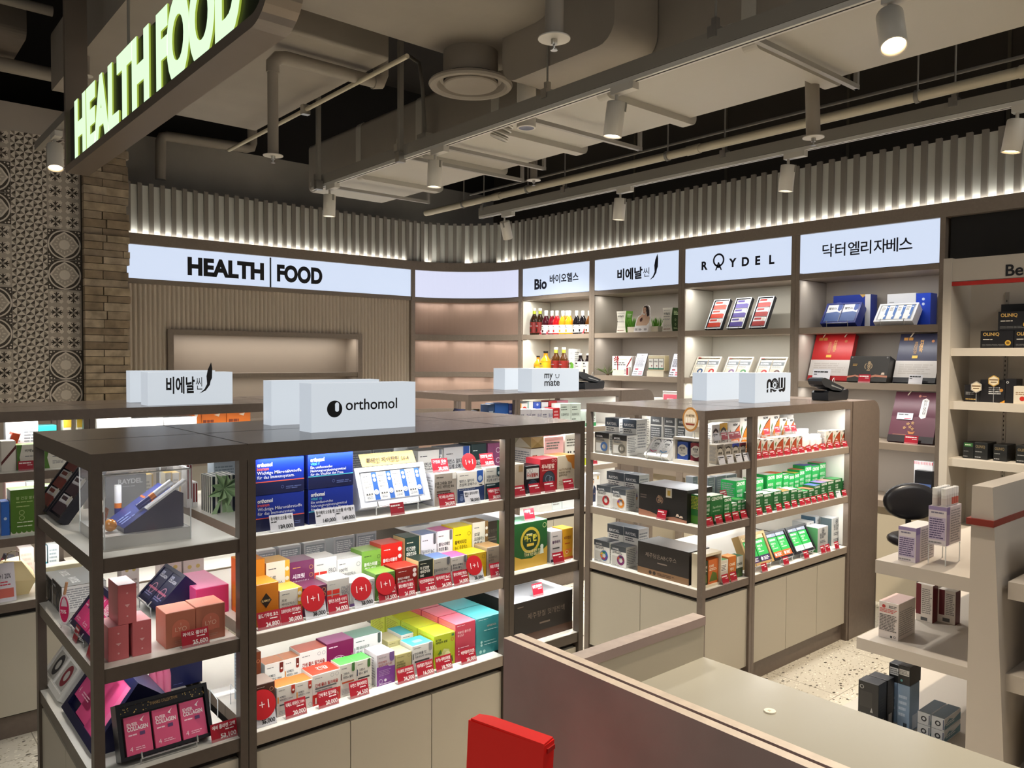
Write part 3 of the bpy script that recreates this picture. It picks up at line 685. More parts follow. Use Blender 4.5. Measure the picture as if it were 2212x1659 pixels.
# round diffuser
dc = (2.66, 3.47); t = empty('air_diffuser', 'round beige ceiling air diffuser with a flat centre disc', 'air vent', (dc[0], dc[1], 3.08))
b = MB(); b.lathe([(.15, .24), (.15, .03), (.19, .03), (.225, .02), (.23, .008), (.222, -.004), (.2, -.006), (.185, .004), (.17, .03), (.165, .045)], DUCT, 40); b.build('drum', t)
b = MB(); b.lathe([(.168, .046), (0, .046)], mat('#100f0c', .8), 40); b.build('throat', t)
b = MB(); b.lathe([(0, .0), (.14, .0), (.147, .006), (.147, .02), (0, .03)], DUCT, 40); b.build('centre_disc', t)
# ---- spotlight rails
def rail(label, x, y0, y1, z, rods):
    t = empty('track_rail', label, 'light track', (x, (y0 + y1) / 2, z), group='spotlight tracks')
    b = MB(); b.box(x - .02, x + .02, y0, y1, z + .022, z + .085, GREY); wb(b, 'carrier', t)
    b = MB(); b.box(x - .018, x + .018, y0, y1, z, z + .02, mat('#d8d5cc', .35)); b.box(x - .004, x + .004, y0, y1, z - .0008, z, GAP); wb(b, 'track', t)
    for y in rods:
        b = MB(); b.cyl((x, y, z + .1), (x, y, CEIL), .005, GREY, 8); r_ = wb(b, 'hanger_rod', t)
        b = MB(); b.box(x - .027, x + .027, y - .02, y + .02, z + .06, z + .105, STEEL); b.box(x - .012, x + .012, y - .012, y + .012, z + .105, z + .14, STEEL); o_ = b.build('hanger_clip', t); o_.location = -t.location
    return t
T1X, T2X, TZ = 2.65, 4.25, 2.80
rail('grey spotlight track under the long duct, carrying four spotlights', T1X, .3, 5.32, TZ, [XP(q, w_, T1X).y for q, w_ in ((862, 350), (1182, 232), (1545, 100), (688, 400))])
rail('grey spotlight track nearer the side wall, carrying four spotlights', T2X, .3, 5.40, TZ, [XP(q, w_, T2X).y for q, w_ in ((1045, 455), (1220, 415), (1565, 340), (2062, 232))])
LAMP = mat('#fff1dd', .3, emit=7.0); LAMPW = mat('#ffd9a8', .3, emit=7.0)
def spot(label, x, y, z, tilt, az, power, warm=False, L=.15, r=.042):
    t = empty('spotlight', label, 'spotlight', (x, y, z), group='white cylinder spotlights')
    b = MB(); b.box(-.02, .02, -.11, .02, -.032, 0, WHT); b.build('adapter', t)
    b = MB(); b.cyl((0, 0, -.03), (0, 0, -.07), .008, WHT, 10); b.build('stem', t)
    Tm = Matrix.Translation((0, 0, -.065)) @ Matrix.Rotation(az, 4, 'Z') @ Matrix.Rotation(tilt, 4, 'X')
    V = lambda x_, y_, z_: Tm @ Vector((x_, y_, z_))
    b = MB(); n = 28; pr = [(0, 0), (r * .96, 0), (r, -.004), (r, -L), (r * .9, -L), (r * .84, -L + .012)]
    vs = [V(q * math.cos(2 * math.pi * i / n), q * math.sin(2 * math.pi * i / n), w) for q, w in pr for i in range(n)]
    b.add(vs, [(k * n + i, (k + 1) * n + i, (k + 1) * n + (i + 1) % n, k * n + (i + 1) % n) for k in range(len(pr) - 1) for i in range(n)], WHT, True)
    b.box(.0, .012, -r - .004, -r + .012, -.04, .0, GREY, T=Tm); b.build('housing', t)
    b = MB(); b.add([V(r * .86 * math.cos(2 * math.pi * i / n), r * .86 * math.sin(2 * math.pi * i / n), -L + .01) for i in range(n)], [tuple(range(n))], LAMPW if warm else LAMP); b.build('lens', t)
    l = bpy.data.lights.new('spot_lamp', 'SPOT'); l.energy = power; l.color = (1, .86, .68) if warm else (1, .965, .9); l.spot_size = math.radians(110); l.spot_blend = 1.0; l.shadow_soft_size = .035
    o = bpy.data.objects.new('lamp', l); COL.objects.link(o); o.parent = t; o.matrix_local = Tm @ Matrix.Translation((0, 0, -L - .005))
    return t
PW = 150
for k, (px, py, ti, az, pw, lb) in enumerate(((712, 417, .05, 0, PW, 'white spotlight at the far end of the track under the duct'), (940, 330, .06, 0, PW, 'white spotlight below the round diffuser, second on its track'), (1332, 200, .12, .4, PW, 'white spotlight centred on the duct track, third from its far end'), (1922, 6, .5, 2.2, PW, 'large white spotlight with glowing ribbed lens, closest on the duct track'))):
    q = XP(px, py, T1X); spot(lb, T1X, q.y, TZ, ti, az, pw, k == 3)
for k, (px, py, ti, az, pw, lb) in enumerate(((1090, 468, .45, -1.2, PW, 'tilted white spotlight at the far end of the side track'), (1340, 417, .1, 0, PW, 'white spotlight above the feather sign, second on the side track'), (1703, 340, .1, 0, PW, 'white spotlight above the ringed-letter sign, third on the side track'), (2198, 237, .15, .3, PW, 'white spotlight with warm glow above the black wall'))):
    q = XP(px, py, T2X); spot(lb, T2X, q.y, TZ, ti, az, pw, k == 3)
q = YP(118, 290, 5.2); spot('white spotlight shining on the patterned tiles beside the hanging sign', q.x, q.y, q.z, .35, 3.0, 70, True)
t = empty('track_rail', 'short spotlight track beside the patterned tile wall', 'light track', (q.x, q.y, q.z + .02), group='spotlight tracks')
b = MB(); b.box(-.018, .018, -.55, .5, -.018, .03, GREY); b.build('track', t); b = MB(); b.cyl((0, -.4, .03), (0, -.4, CEIL - q.z - .02), .005, GREY, 8); b.build('hanger_rod', t)
# ---- cream water pipe and conduit
PIPE = mat('#cfc5ab', .45); PX_, PZ_ = 4.23, 2.95
t = empty('water_pipe', 'long cream water pipe running above the side spotlight track', 'pipe', (PX_, 3.3, PZ_), group='pipes under the ceiling')
b = MB(); b.cyl((PX_, .3, PZ_), (PX_, 6.2, PZ_), .027, PIPE, 18); wb(b, 'tube', t)
for y in (1.2, 3.1, 5.1): b = MB(); b.cyl((PX_, y, PZ_), (PX_, y + .1, PZ_), .031, PIPE, 18); wb(b, 'coupling', t)
for y in (1.75, 3.35, 4.75, 5.6):
    b = MB(); b.cyl((PX_, y, PZ_), (PX_, y + .02, PZ_), .034, GREY, 14); b.cyl((PX_, y + .01, PZ_ + .03), (PX_, y + .01, CEIL), .005, GREY, 8); wb(b, 'hanger', t)
t = empty('conduit', 'thin grey conduit just above the long cream pipe', 'pipe', (PX_ + .06, 3.3, PZ_ + .09), group='pipes under the ceiling')
b = MB(); b.cyl((PX_ + .06, .3, PZ_ + .09), (PX_ + .06, 5.6, PZ_ + .09), .009, GREY, 10); wb(b, 'tube', t)
# ---- sprinkler drops
def drop(label, top, bot, r, rd):
    top, bot = Vector(top), Vector(bot); t = empty('sprinkler_drop', label, 'sprinkler', bot, group='sprinkler drops')
    b = MB(); b.cyl(top, bot + (top - bot) * .01, r, DUCT, 16); wb(b, 'drop_pipe', t)
    b = MB(); b.cyl(bot, bot + Vector((0, 0, .004)), rd, WHT, 28); wb(b, 'escutcheon', t)
    b = MB(); b.cyl(bot, bot - Vector((0, 0, .018)), .011, STEEL, 10); b.cyl(bot - Vector((0, 0, .018)), bot - Vector((0, 0, .034)), .004, STEEL, 8); b.cyl(bot - Vector((0, 0, .034)), bot - Vector((0, 0, .037)), .012, STEEL, 12); wb(b, 'head', t); return t
p = ZP(590, 337, 2.66); zt = XP(590, 132, p.x).z
drop('sprinkler drop under the flat duct beside the hanging sign', (p.x, p.y, zt), p, .028, .052)
q = YP(808, 158, p.y); t = empty('water_pipe', 'fat beige pipe elbow feeding the sprinkler beside the hanging sign', 'pipe', (p.x, p.y, zt), group='pipes under the ceiling')
b = MB(); b.tube([(p.x, p.y, zt - .06), (p.x, p.y, zt - .01), (p.x + .03, p.y, zt + .025), (p.x + .07, p.y, zt + .035), (q.x, p.y, zt + .035)], .036, DUCT, 14); wb(b, 'tube', t)
b = MB(); b.tube([(q.x - .01, p.y, zt + .035), (q.x + .03, p.y, zt + .04), (q.x + .045, p.y, zt + .08), (q.x + .045, p.y, zt + .4)], .044, DUCT, 14); wb(b, 'elbow', t)
p = ZP(1197, 85, 2.66); drop('thick sprinkler drop at the picture top beside the branch duct', (p.x, p.y, 3.6), p, .031, .054)
p = ZP(1757, 298, 2.66); drop('slanted sprinkler drop between the long duct and side track', (p.x + .03, p.y + .04, 3.2), p, .033, .05)
p = XP(1153, 390, 3.85); drop('short sprinkler drop behind the long duct', (p.x, p.y, 3.3), p, .026, .05)
# ---- bent pipe on the back wall, conduits and struts
Yq = 6.86; a = YP(347, 388, Yq); c = YP(347, 292, Yq); d = YP(545, 322, Yq); e = YP(555, 280, Yq)
t = empty('water_pipe', 'bent grey pipe on the wall above the ribbed band', 'pipe', a, group='pipes under the ceiling')
b = MB(); b.tube([a, c - Vector((0, 0, .05)), c + Vector((.015, 0, -.012)), c + Vector((.05, 0, 0)), d - Vector((.05, 0, 0)), d + Vector((-.01, 0, .012)), (d.x, Yq, d.z + .05), (d.x, Yq, CEIL)], .042, DUCT, 14); wb(b, 'tube', t)
t = empty('conduit', 'thin slanting conduit beside the flat duct', 'pipe', (2.3, 4.6, 3.05), group='pipes under the ceiling')
a = ZP(880, 121, 3.16); c = ZP(560, 290, 3.16); b = MB(); b.cyl(a, c + (c - a) * .3, .013, PIPE, 10); wb(b, 'tube', t)
b = MB(); bb_ = a + (c - a) * .62; b.box(bb_.x - .025, bb_.x + .025, bb_.y - .02, bb_.y + .02, bb_.z - .03, bb_.z + .03, STEEL); wb(b, 'clamp', t)
t = empty('conduit', 'curved grey conduit dropping to a junction box on the duct', 'pipe', XP(918, 300, 2.9), group='pipes under the ceiling')
e = XP(918, 290, 2.9); s_ = XP(885, 122, 2.9); b = MB(); b.tube([s_, s_ + (e - s_) * .25 + Vector((0, -.07, .06)), s_ + (e - s_) * .5 + Vector((0, -.06, .03)), e], .012, GREY, 10); wb(b, 'tube', t)
b = MB(); b.box(e.x - .03, e.x + .03, e.y - .05, e.y + .05, e.z - .08, e.z, GREY); wb(b, 'junction_box', t)
for px, y0p, y1p, X_, lb in ((688, 205, 400, 2.6, 'thin vertical strut by the far end of the duct track'), (865, 130, 340, 2.62, 'vertical strut beside the curved conduit')):
    a = XP(px, y1p, X_); c = XP(px, y0p, X_); t = empty('strut', lb, 'strut', a, group='vertical struts'); b = MB(); b.box(a.x - .014, a.x + .014, a.y - .014, a.y + .014, a.z, CEIL, GREY); wb(b, 'channel', t)
    b = MB(); b.box(a.x - .025, a.x + .025, a.y - .02, a.y + .02, a.z - .03, a.z + .03, STEEL); wb(b, 'clamp', t)
# small cylinder speaker and ribbed vent near the rail
p = ZP(1137, 276, 2.84); t = empty('ceiling_speaker', 'small white cylinder with blue-grey face behind the track', 'speaker', p)
b = MB(); b.lathe([(.052, .32), (.052, 0), (.05, -.003), (.042, -.003)], WHT, 28); b.build('housing', t); b = MB(); b.lathe([(.043, -.002), (0, .004)], mat('#6d7388', .4), 28); b.build('grille', t)
p = ZP(1077, 300, 2.82); t = empty('ceiling_speaker', 'ribbed white ring fitting hung askew behind the track', 'speaker', p, rot=(.35, .2, 0))
for k in range(4): b = MB(); b.lathe([(.05, .026 * k), (.055, .026 * k + .006), (.05, .026 * k + .014), (.047, .026 * k)], WHT, 28); b.build('ring', t)
b = MB(); b.lathe([(.047, .002), (0, .002)], mat('#a8a49a', .5), 28); b.build('face', t)
# ---- services in the dark corner over the sign
for i, (y, z, r, x1) in enumerate(((5.35, 3.62, .03, 1.0), (5.9, 3.42, .045, 1.3))):
    t = empty('water_pipe', ('thin', 'thick')[i] + ' beige pipe crossing above the tiled wall', 'pipe', (0, y, z), group='pipes under the ceiling'); b = MB(); b.cyl((-1.2, y, z), (x1, y, z), r, DUCT, 14); wb(b, 'tube', t)
p = YP(186, 165, 4.9); drop('sprinkler drop behind the hanging sign', (p.x, p.y, 3.8), p, .02, .035)
# ================================================================ HANGING SIGN
SX = .88; BRZ = mat('#85796d', .32, metal=.5)
ya, yb = XP(140, 376, SX).y, XP(585, 60, SX).y; zb = XP(140, 376, SX).z
t = empty('hanging_sign', 'hanging black sign with glowing pale green capitals HEALTH FOOD', 'sign', (SX, (ya + yb) / 2, zb))
out = [(ya, 4.3), (ya, zb + .03), (ya - .03, zb)] ; r = .13
out += [(yb + r - r * math.sin(HALF * i / 8), zb + r - r * math.cos(HALF * i / 8)) for i in range(9)] + [(yb, 4.3)]
inn = [(ya - .035, 4.3), (ya - .035, zb + .035)] + [(yb + r - (r - .035) * math.sin(HALF * i / 8), zb + r - (r - .035) * math.cos(HALF * i / 8)) for i in range(9)] + [(yb + .035, 4.3)]
b = MB(); P_ = out + inn[::-1]; n = len(out)
vs = [(SX, y, z) for y, z in out] + [(SX, y, z) for y, z in inn]; k_ = len(inn)
def seq(A, B_):      # face strips between the outer and the inner outline
    fs = []; i = j = 0
    while i < len(A) - 1 or j < len(B_) - 1:
        if j >= len(B_) - 1 or (i < len(A) - 1 and i / len(A) <= j / len(B_)): fs.append((A[i], A[i + 1], B_[j])); i += 1
        else: fs.append((A[i], B_[j + 1], B_[j])); j += 1
    return fs
A = list(range(n)); B2 = list(range(n, n + k_)); fs = seq(A, B2); mtot = n + k_
b.add(vs + [(x + .1, y, z) for x, y, z in vs], fs + [tuple(reversed([i + mtot for i in f])) for f in fs] + [(i, i + mtot, i + 1 + mtot, i + 1) for i in range(n - 1)] + [(n + i + 1, n + i + 1 + mtot, n + i + mtot, n + i) for i in range(k_ - 1)], BRZ); wb(b, 'frame', t)
pt = XP(155, 222, SX).z
b = MB(); b.box(SX + .02, SX + .07, yb + .06, ya - .035, zb + .035, pt, mat('#16170f', .4)); wb(b, 'panel', t)
GLOW = mat('#dcffd2', .3, emit=.8); GEDGE = mat('#b9d24e', .3, emit=.45)
b = MB(); zl = XP(158, 341, SX).z; hh = pt - zl
for word, p0, p1 in (('HEALTH', 155, 314), ('FOOD', 331, 512)):
    q0 = XP(p0, 250, SX).y; q1 = XP(p1, 60, SX).y; s_ = hh / .715
    v_, f_, x0, x1, y0, y1 = text_geo(word, .055)
    b.text(word, (SX + .018, q0, zl), DY, UZ, s_, GEDGE, bold=.055, sx=(q0 - q1) / ((x1 - x0) * s_), depth=(-.006, 0, 0)); b.text(word, (SX + .0115, q0, zl), DY, UZ, s_, GLOW, bold=.055, sx=(q0 - q1) / ((x1 - x0) * s_))
wb(b, 'lettering', t)
b = MB(); yy = XP(278, 90, SX + .05).y; b.cyl((SX + .05, yy, pt), (SX + .05, yy, CEIL), .006, GREY, 8); wb(b, 'hanger_rod', t)
b = MB(); yy = XP(430, 20, SX + .05).y; b.cyl((SX + .05, yy, pt), (SX + .05, yy, CEIL), .006, GREY, 8); wb(b, 'hanger_rod', t)
# ================================================================ PRODUCT KIT
def place(o, loc, ux, uz):
    ux = Vector(ux).normalized(); uz = Vector(uz); uz = (uz - ux * uz.dot(ux)).normalized(); uy = uz.cross(ux)
    m_ = Matrix.Identity(4)
    for i in range(3): m_[i][0], m_[i][1], m_[i][2], m_[i][3] = ux[i], uy[i], uz[i], loc[i]
    o.matrix_world = m_
LR = random.Random(11)
def prints(b, pr, o, ux, uy, un, w, h):
    """printed artwork on a face: o lower-left corner, ux / uy unit directions, un outward normal; pr in fractions of w and h"""
    o, ux, uy, un = map(Vector, (o, ux, uy, un))
    for i, p in enumerate(pr):
        k = p[0]; e = un * (.0003 + .00014 * i)
        Q = lambda u, v: o + ux * (u * w) + uy * (v * h) + e
        if k == 'r': b.quad([Q(p[1], p[2]), Q(p[3], p[2]), Q(p[3], p[4]), Q(p[1], p[4])], p[5])
        elif k == 'p': b.quad([Q(u, v) for u, v in p[1]], p[2])
        elif k == 'c': b.disc(Q(p[1], p[2]), ux, uy, p[3] * w, p[4], 16 if p[3] * w < .02 else 24)
        elif k == 'o': b.disc(Q(p[1], p[2]), ux, uy, p[3] * w, p[5], 22, p[4] * w)
        elif k == 't':   # text, u, v, height, colour, bold, max width, align
            al = p[8] if len(p) > 8 else 'l'
            b.text(p[1], Q(p[2], p[3]), ux, uy, p[4] * h * 1.25, p[5], bold=p[6] if len(p) > 6 else 0, align=al, maxw=(p[7] if len(p) > 7 else .9) * w)
        elif k == 'l':   # lines of fine print
            u0, v0, u1, v1, n, c = p[1:7]; dv = (v1 - v0) / n
            for j in range(n):
                v = v1 - dv * (j + .75); u = u0; end = u1 - LR.random() * .25 * (u1 - u0)
                while u < end - .01:
                    q = min(end, u + LR.uniform(.08, .22)); b.quad([Q(u, v), Q(q, v), Q(q, v + dv * .5), Q(u, v + dv * .5)], c); u = q + .02
CART = {}
def carton_mb(w, d, h, col, pr=(), top=None, side=None, sl=(), sr=(), tp=()):
    b = MB(); c = min(.0012, w * .05); m = mat(col, .38) if isinstance(col, str) else col
    sm = mat(side, .38) if side else m; tm = mat(top, .38) if top else m
    # chamfered carton
    v = [(c, 0, c), (w - c, 0, c), (w - c, 0, h - c), (c, 0, h - c), (c, d, c), (w - c, d, c), (w - c, d, h - c), (c, d, h - c),
         (0, c, c), (0, d - c, c), (0, d - c, h - c), (0, c, h - c), (w, c, c), (w, d - c, c), (w, d - c, h - c), (w, c, h - c),
         (c, c, h), (w - c, c, h), (w - c, d - c, h), (c, d - c, h), (c, c, 0), (w - c, c, 0), (w - c, d - c, 0), (c, d - c, 0)]
    b.add(v, [(0, 1, 2, 3), (5, 4, 7, 6)], m)
    b.add(v, [(9, 8, 11, 10), (12, 13, 14, 15)], sm); b.add(v, [(16, 17, 18, 19)], tm)
    b.add(v, [(23, 22, 21, 20), (3, 2, 17, 16), (7, 19, 18, 6), (0, 3, 11, 8), (1, 12, 15, 2), (4, 9, 10, 7), (5, 6, 14, 13), (11, 16, 19, 10), (11, 3, 16), (15, 17, 2), (15, 14, 18, 17), (10, 19, 7), (14, 6, 18), (0, 20, 21, 1), (8, 9, 23, 20), (12, 21, 22, 13), (4, 5, 22, 23), (0, 8, 20), (1, 21, 12), (4, 23, 9), (5, 13, 22)], m)
    # tuck flap seam on the lid
    g = mat('#8b857b', .6); b.quad([(w * .12, c * 2.2, h + .0003), (w * .88, c * 2.2, h + .0003), (w * .88, c * 2.2 + .0012, h + .0003), (w * .12, c * 2.2 + .0012, h + .0003)], g)
    prints(b, pr, (0, 0, 0), UX, UZ, (0, -1, 0), w, h)
    prints(b, sl, (0, d, 0), (0, -1, 0), UZ, (-1, 0, 0), d, h)
    prints(b, sr, (w, 0, 0), UY, UZ, UX, d, h)
    prints(b, tp, (0, 0, h), UX, UY, UZ, w, d)
    return b
ORD = ['first', 'second', 'third', 'fourth', 'fifth', 'sixth', 'seventh', 'eighth', 'ninth', 'tenth', 'eleventh', 'twelfth', 'thirteenth', 'fourteenth']
NAMES_USED = {}
import re
def nw(lb): return len(re.findall(r"[A-Za-z0-9][A-Za-z0-9'\u2019-]*", lb))
def fit(lb):
    for a, c in ((' of the pair', ''), ('price card with red disc', 'price card under red disc'), (', farther one', ''), ('front row, ', 'front, '), ('back row, ', 'back, '), (', open corner', ''), (', end bay', ''), ('standing ', ''), (' with ', ' '), ('white card', 'card'), ('slanted ', ''), (' and ', ' '), ('the ', ''), (' from ', ' off '), ('small ', '')):
        if nw(lb) <= 16: break
        lb = lb.replace(a, c)
    return lb
def uniq(lb):
    lb = fit(lb)
    k = lb.lower(); NAMES_USED[k] = NAMES_USED.get(k, 0) + 1; return lb
class Face:
    """a row of goods on a shelf: the plane of their fronts (x or y), the shelf height, the place words used in labels"""
    def __init__(s, ax, v, z, where, group, zm=None): s.ax, s.v, s.z, s.where, s.group, s.zm = ax, v, z, where, group, zm
    def P(s, px, py):
        if s.zm: px, py = s.zm[0] + px / s.zm[2], s.zm[1] + py / s.zm[2]
        return YP(px, py, s.v) if s.ax == 'y' else XP(px, py, s.v)
    def U(s): return Vector(UX) if s.ax == 'y' else Vector(DY)
    def box(s, pl, pr_, pt, d, col, desc, pr=(), name='product_carton', cat='box', dz=0, dv=0, **k):
        f = Face(s.ax, s.v + dv, s.z, s.where, s.group, s.zm); a = f.P(pl, pt); c = f.P(pr_, pt); w = (c - a).length; h = a.z - s.z - dz
        if h < .01: h = .02
        b = carton_mb(w, d, h, col, pr, **k); o = b.build(name, None, uniq(f'{desc}, {s.where}'), cat, s.group)
        a.z = s.z + dz; place(o, a, s.U(), UZ); o['_whd'] = (w, h, d); return o
    def tags(s, pts, w, h, what, dz=0, dv=-.03, white=(), start=''):
        for i, (px, py) in enumerate(pts):
            a = s.tag(px, py, w, h, what, '', '', i not in white, dz=dz, dv=dv)
            a['label'] = fit(f'{ORD[i]} {"red" if i not in white else "white"} price card from the {start or "corner post"}, before {what}, {s.where}')
    def tag(s, px, py, w, h, desc, title='', price='', red=True, disc=None, dz=0, dv=-.03, stripe=True):
        """price card with its lower edge's middle at px, py"""
        f = Face(s.ax, s.v + dv, s.z, s.where, s.group, s.zm); a = f.P(px, py); z = s.z + dz
        t = empty('price_tag', uniq(f'{"red" if red else "white"} price card before the {desc}, {s.where}' if not disc else f'{"red" if red else "white"} price card with red disc before the {desc}, {s.where}'), 'price tag', (0, 0, 0), group='price cards')
        a.z = z; place(t, a - s.U() * 0, s.U(), UZ)
        b = MB(); b.box(-w / 2 - .001, w / 2 + .001, .0, .022, 0, .0015, CLEAR); b.quad([(-w / 2 - .001, -.0012, 0), (w / 2 + .001, -.0012, 0), (w / 2 + .001, h * .05 - .0012, h * .18), (-w / 2 - .001, h * .05 - .0012, h * .18)], CLEAR); b.build('holder', t)
        ux = Vector(UX); uy = Vector((0, .28, 1)).normalized(); un = Vector((0, -1, .28)).normalized(); b = MB(); hh = h * 1.03
        cm = mat('#a3142a', .4) if red else mat('#d5d5dc', .4); ink = mat('#f3e6e4', .5) if red else INK
        o = Vector((-w / 2, .0002, .001)); b.quad([o, o + ux * w, o + ux * w + uy * hh, o + uy * hh], cm)
        pr = [('t', title, .06, .68, .2, ink, .02, .88)] if title else [('l', .06, .66, .9, .9, 1, ink)]
        if red: pr += [('l', .55, .5, .95, .62, 1, ink)]
        else: pr += [('l', .06, .52, .3, .64, 1, ink)]
        if price: pr += [('t', '\u20a9', .42, .14, .14, ink, 0, .1), ('t', price, .95, .13, .27, ink, .02, .6, 'r')]
        prints(b, pr, o, ux, uy, un, w, hh); b.build('card', t)
        if disc:
            r = disc; b = MB(); c_ = o + ux * (w * .42) + uy * (hh * .72 + r * .6) + un * .004; RD = mat('#b3141f', .4)
            b.disc(c_, ux, uy, r, RD, 32); b.disc(c_ - un * .0012, ux, uy, r, RD, 32)
            b.text('1+1', c_ + un * .0004 - uy * (r * .3), ux, uy, r * .85, mat('#f4e9e6', .5), bold=-.01, align='c'); b.build('promo_disc', t)
        return t
def std(l1, l2='', ink='#3a3a40', bg=None, badge='#77777c', bar=None, fine=2, s=.085, v=.66, mark=True):
    """typical supplement carton front: small maker's line, two lines of title, round seals, a bar and fine print"""
    p = []
    p += [('l', .08, .86, .45, .9, 1, ink)]
    if mark: p += [('r', .03, v - s * .9, .055, v + s * .8, ink)]
    p += [('t', l1, .09, v, s, ink, .015, .8)]
    if l2: p += [('t', l2, .09, v - s * 1.35, s, ink, .015, .8)]
    if badge: p += [('o', .87, .89, .075, .06, badge), ('o', .87, .75, .075, .06, badge), ('l', .83, .87, .91, .91, 1, badge), ('l', .83, .73, .91, .77, 1, badge)]
    if bar: p += [('r', .09, v - s * 2.9, .7, v - s * 2.3, bar)]
    if fine: p += [('l', .09, v - s * 3 - .06 * fine, .85, v - s * 3, fine, ink)]
    return p
FINE = [('l', .08, .12, .92, .92, 12, '#8d8f94')]
FINEW = [('l', .08, .15, .92, .9, 9, '#9b9da0')]
def slab(name, label, cat, group, bl, br, tl, th, col, pr=(), edge=None, stand=True, packets=(), frame=.06, inset=.012):
    """slanted display tray: bl, br base corners, tl top-left corner of its face; packets = list of (u0, v0, u1, v1, colour, prints)"""
    bl, br, tl = Vector(bl), Vector(br), Vector(tl); ux = (br - bl); w = ux.length; ux.normalize(); uz = tl - bl; uz = uz - ux * uz.dot(ux); h = uz.length
    t = empty(name, uniq(label), cat, bl, group=group); place(t, bl, ux, uz); b = MB(); m_ = M(col)
    fw_ = frame * w; fh = frame * w
    b.box(0, w, inset, th, 0, h, m_)
    for (x0, x1, z0, z1) in ((0, fw_, 0, h), (w - fw_, w, 0, h), (fw_, w - fw_, 0, fh), (fw_, w - fw_, h - fh, h)): b.box(x0, x1, 0, inset + .0005, z0, z1, m_, front=edge)
    prints(b, pr, (0, 0, 0), UX, UZ, (0, -1, 0), w, h); b.build('tray', t)
    for (u0, v0, u1, v1, c, pp) in packets:
        b = MB(); pw, ph = (u1 - u0) * w, (v1 - v0) * h; b.box(u0 * w, u1 * w, inset * .25, inset, v0 * h, v1 * h, M(c)); prints(b, pp, (u0 * w, inset * .25, v0 * h), UX, UZ, (0, -1, 0), pw, ph); b.build('packet', t)
    if stand:
        down = Matrix(((t.matrix_world[0][0], t.matrix_world[1][0], t.matrix_world[2][0]), (t.matrix_world[0][1], t.matrix_world[1][1], t.matrix_world[2][1]), (t.matrix_world[0][2], t.matrix_world[1][2], t.matrix_world[2][2]))) @ Vector((0, 0, -1))
        s_ = max(.0, bl.z - stand) if not isinstance(stand, bool) else .02
        b = MB(); st = mat('#c9ccce', .2, metal=.7)
        V0 = lambda x, f: Vector((x, -.004, -.002)) + f
        for x in (w * .2, w * .8):
            b.tube([Vector((x, -.012, .012)), Vector((x, -.012, -.004)), Vector((x, .0, -.004)), Vector((x, 0, -.004)) + down * s_, Vector((x, 0, -.004)) + down * s_ + Vector((0, down.z * 0, 0)) + (Vector((0, 1, 0)) - down * down.y).normalized() * min(.09, h * .5)], .0022, st, 6)
        b.tube([Vector((w * .2, -.004, -.004)), Vector((w * .8, -.004, -.004))], .0022, st, 6); b.build('stand', t)
    return t
def bottle(name, label, group, loc, r, h, body, cap, label_col, lab=(.12, .45), neck=.42, capw=None, prt=(), neckcol=None, cat='bottle'):
    t = empty(name, label, cat, loc, group=group); bm_ = M(body) if not isinstance(body, str) else mat(body, .12, spec=.6); rn = r * neck
    b = MB(); b.lathe([(0, .0), (r * .92, 0), (r, .004), (r, h * .5), (r * .93, h * .57), (rn * 1.25, h * .74), (rn, h * .8), (rn, h * .93)], bm_, 18); b.build('glass', t)
    b = MB(); b.lathe([(rn * 1.12, h * .91), (rn * 1.15, h), (rn * .9, h * 1.003), (0, h * 1.003)], mat(cap, .4), 16)
    if neckcol: b.lathe([(rn * 1.05, h * .76), (rn * 1.06, h * .92)], mat(neckcol, .45), 16)
    b.build('cap', t)
    if label_col:
        b = MB(); b.lathe([(r * 1.012, h * lab[0]), (r * 1.012, h * lab[1])], mat(label_col, .5), 18)
        for (z0, z1, a0, a1, c) in (prt or ((.8, .9, 150, 185, '#3a3a3e'), (.6, .68, 150, 200, '#8a8a8a'), (.1, .42, 160, 190, body))):
            n = 6; q = h * (lab[1] - lab[0]); vs = []
            for i in range(n + 1):
                a = math.radians(a0 + (a1 - a0) * i / n); vs += [(r * 1.022 * math.cos(a), r * 1.022 * math.sin(a), h * lab[0] + q * z0), (r * 1.022 * math.cos(a), r * 1.022 * math.sin(a), h * lab[0] + q * z1)]
            b.add(vs, [(2 * i, 2 * i + 2, 2 * i + 3, 2 * i + 1) for i in range(n)], c)
        b.build('label', t)
    return t
# ================================================================ GOODS ON THE DISC-EMBLEM ISLAND
GN = 'cartons on the disc-emblem island'; IS = 'disc-emblem island'
WK = '#ece9e2'
# ---- top shelf, middle bay
A1 = Face('y', 2.105, ZN[0], f'top shelf, {IS}', GN); A2 = Face('y', 2.26, ZN[0], f'back row, top shelf, {IS}', GN)
def ortho(c2, ac, l, sub):
    p = [('r', 0, 0, 1, .36, '#0c1646'), ('r', 0, .345, 1, .372, ac)]
    p += [('t', 'orthomol', .05, .79, .12, '#f3f4f8', .035, .3), ('t', sub, .05, .685, .1, ac, .02, .25)]
    for i, s_ in enumerate(l): p += [('t', s_, .05, (.57 if len(l) == 2 else .585) - (.12 if len(l) == 2 else .1) * i, .1 if len(l) == 2 else .085, '#e7eaf5', .008, .9)]
    return p + [('o', .55, .18, .03, .022, '#56639a'), ('l', .62, .1, .95, .2, 2, '#56639a')]
L_IM = ['Wichtige Mikronährstoffe', 'für das Immunsystem.']
o1 = A1.box(550.5, 656.5, 1072, .1, '#12309c', 'navy carton with orange stripe, lower of its stack', ortho(0, '#e8604a', L_IM, 'immun'), side='#15246b')
h1 = A1.P(550.5, 1072).z - A1.z
A1.box(549.5, 656.5, 993.5, .1, '#12309c', 'navy carton with orange stripe, upper of its stack', ortho(0, '#e8604a', L_IM, 'immun'), dz=h1 + .0005, side='#15246b')
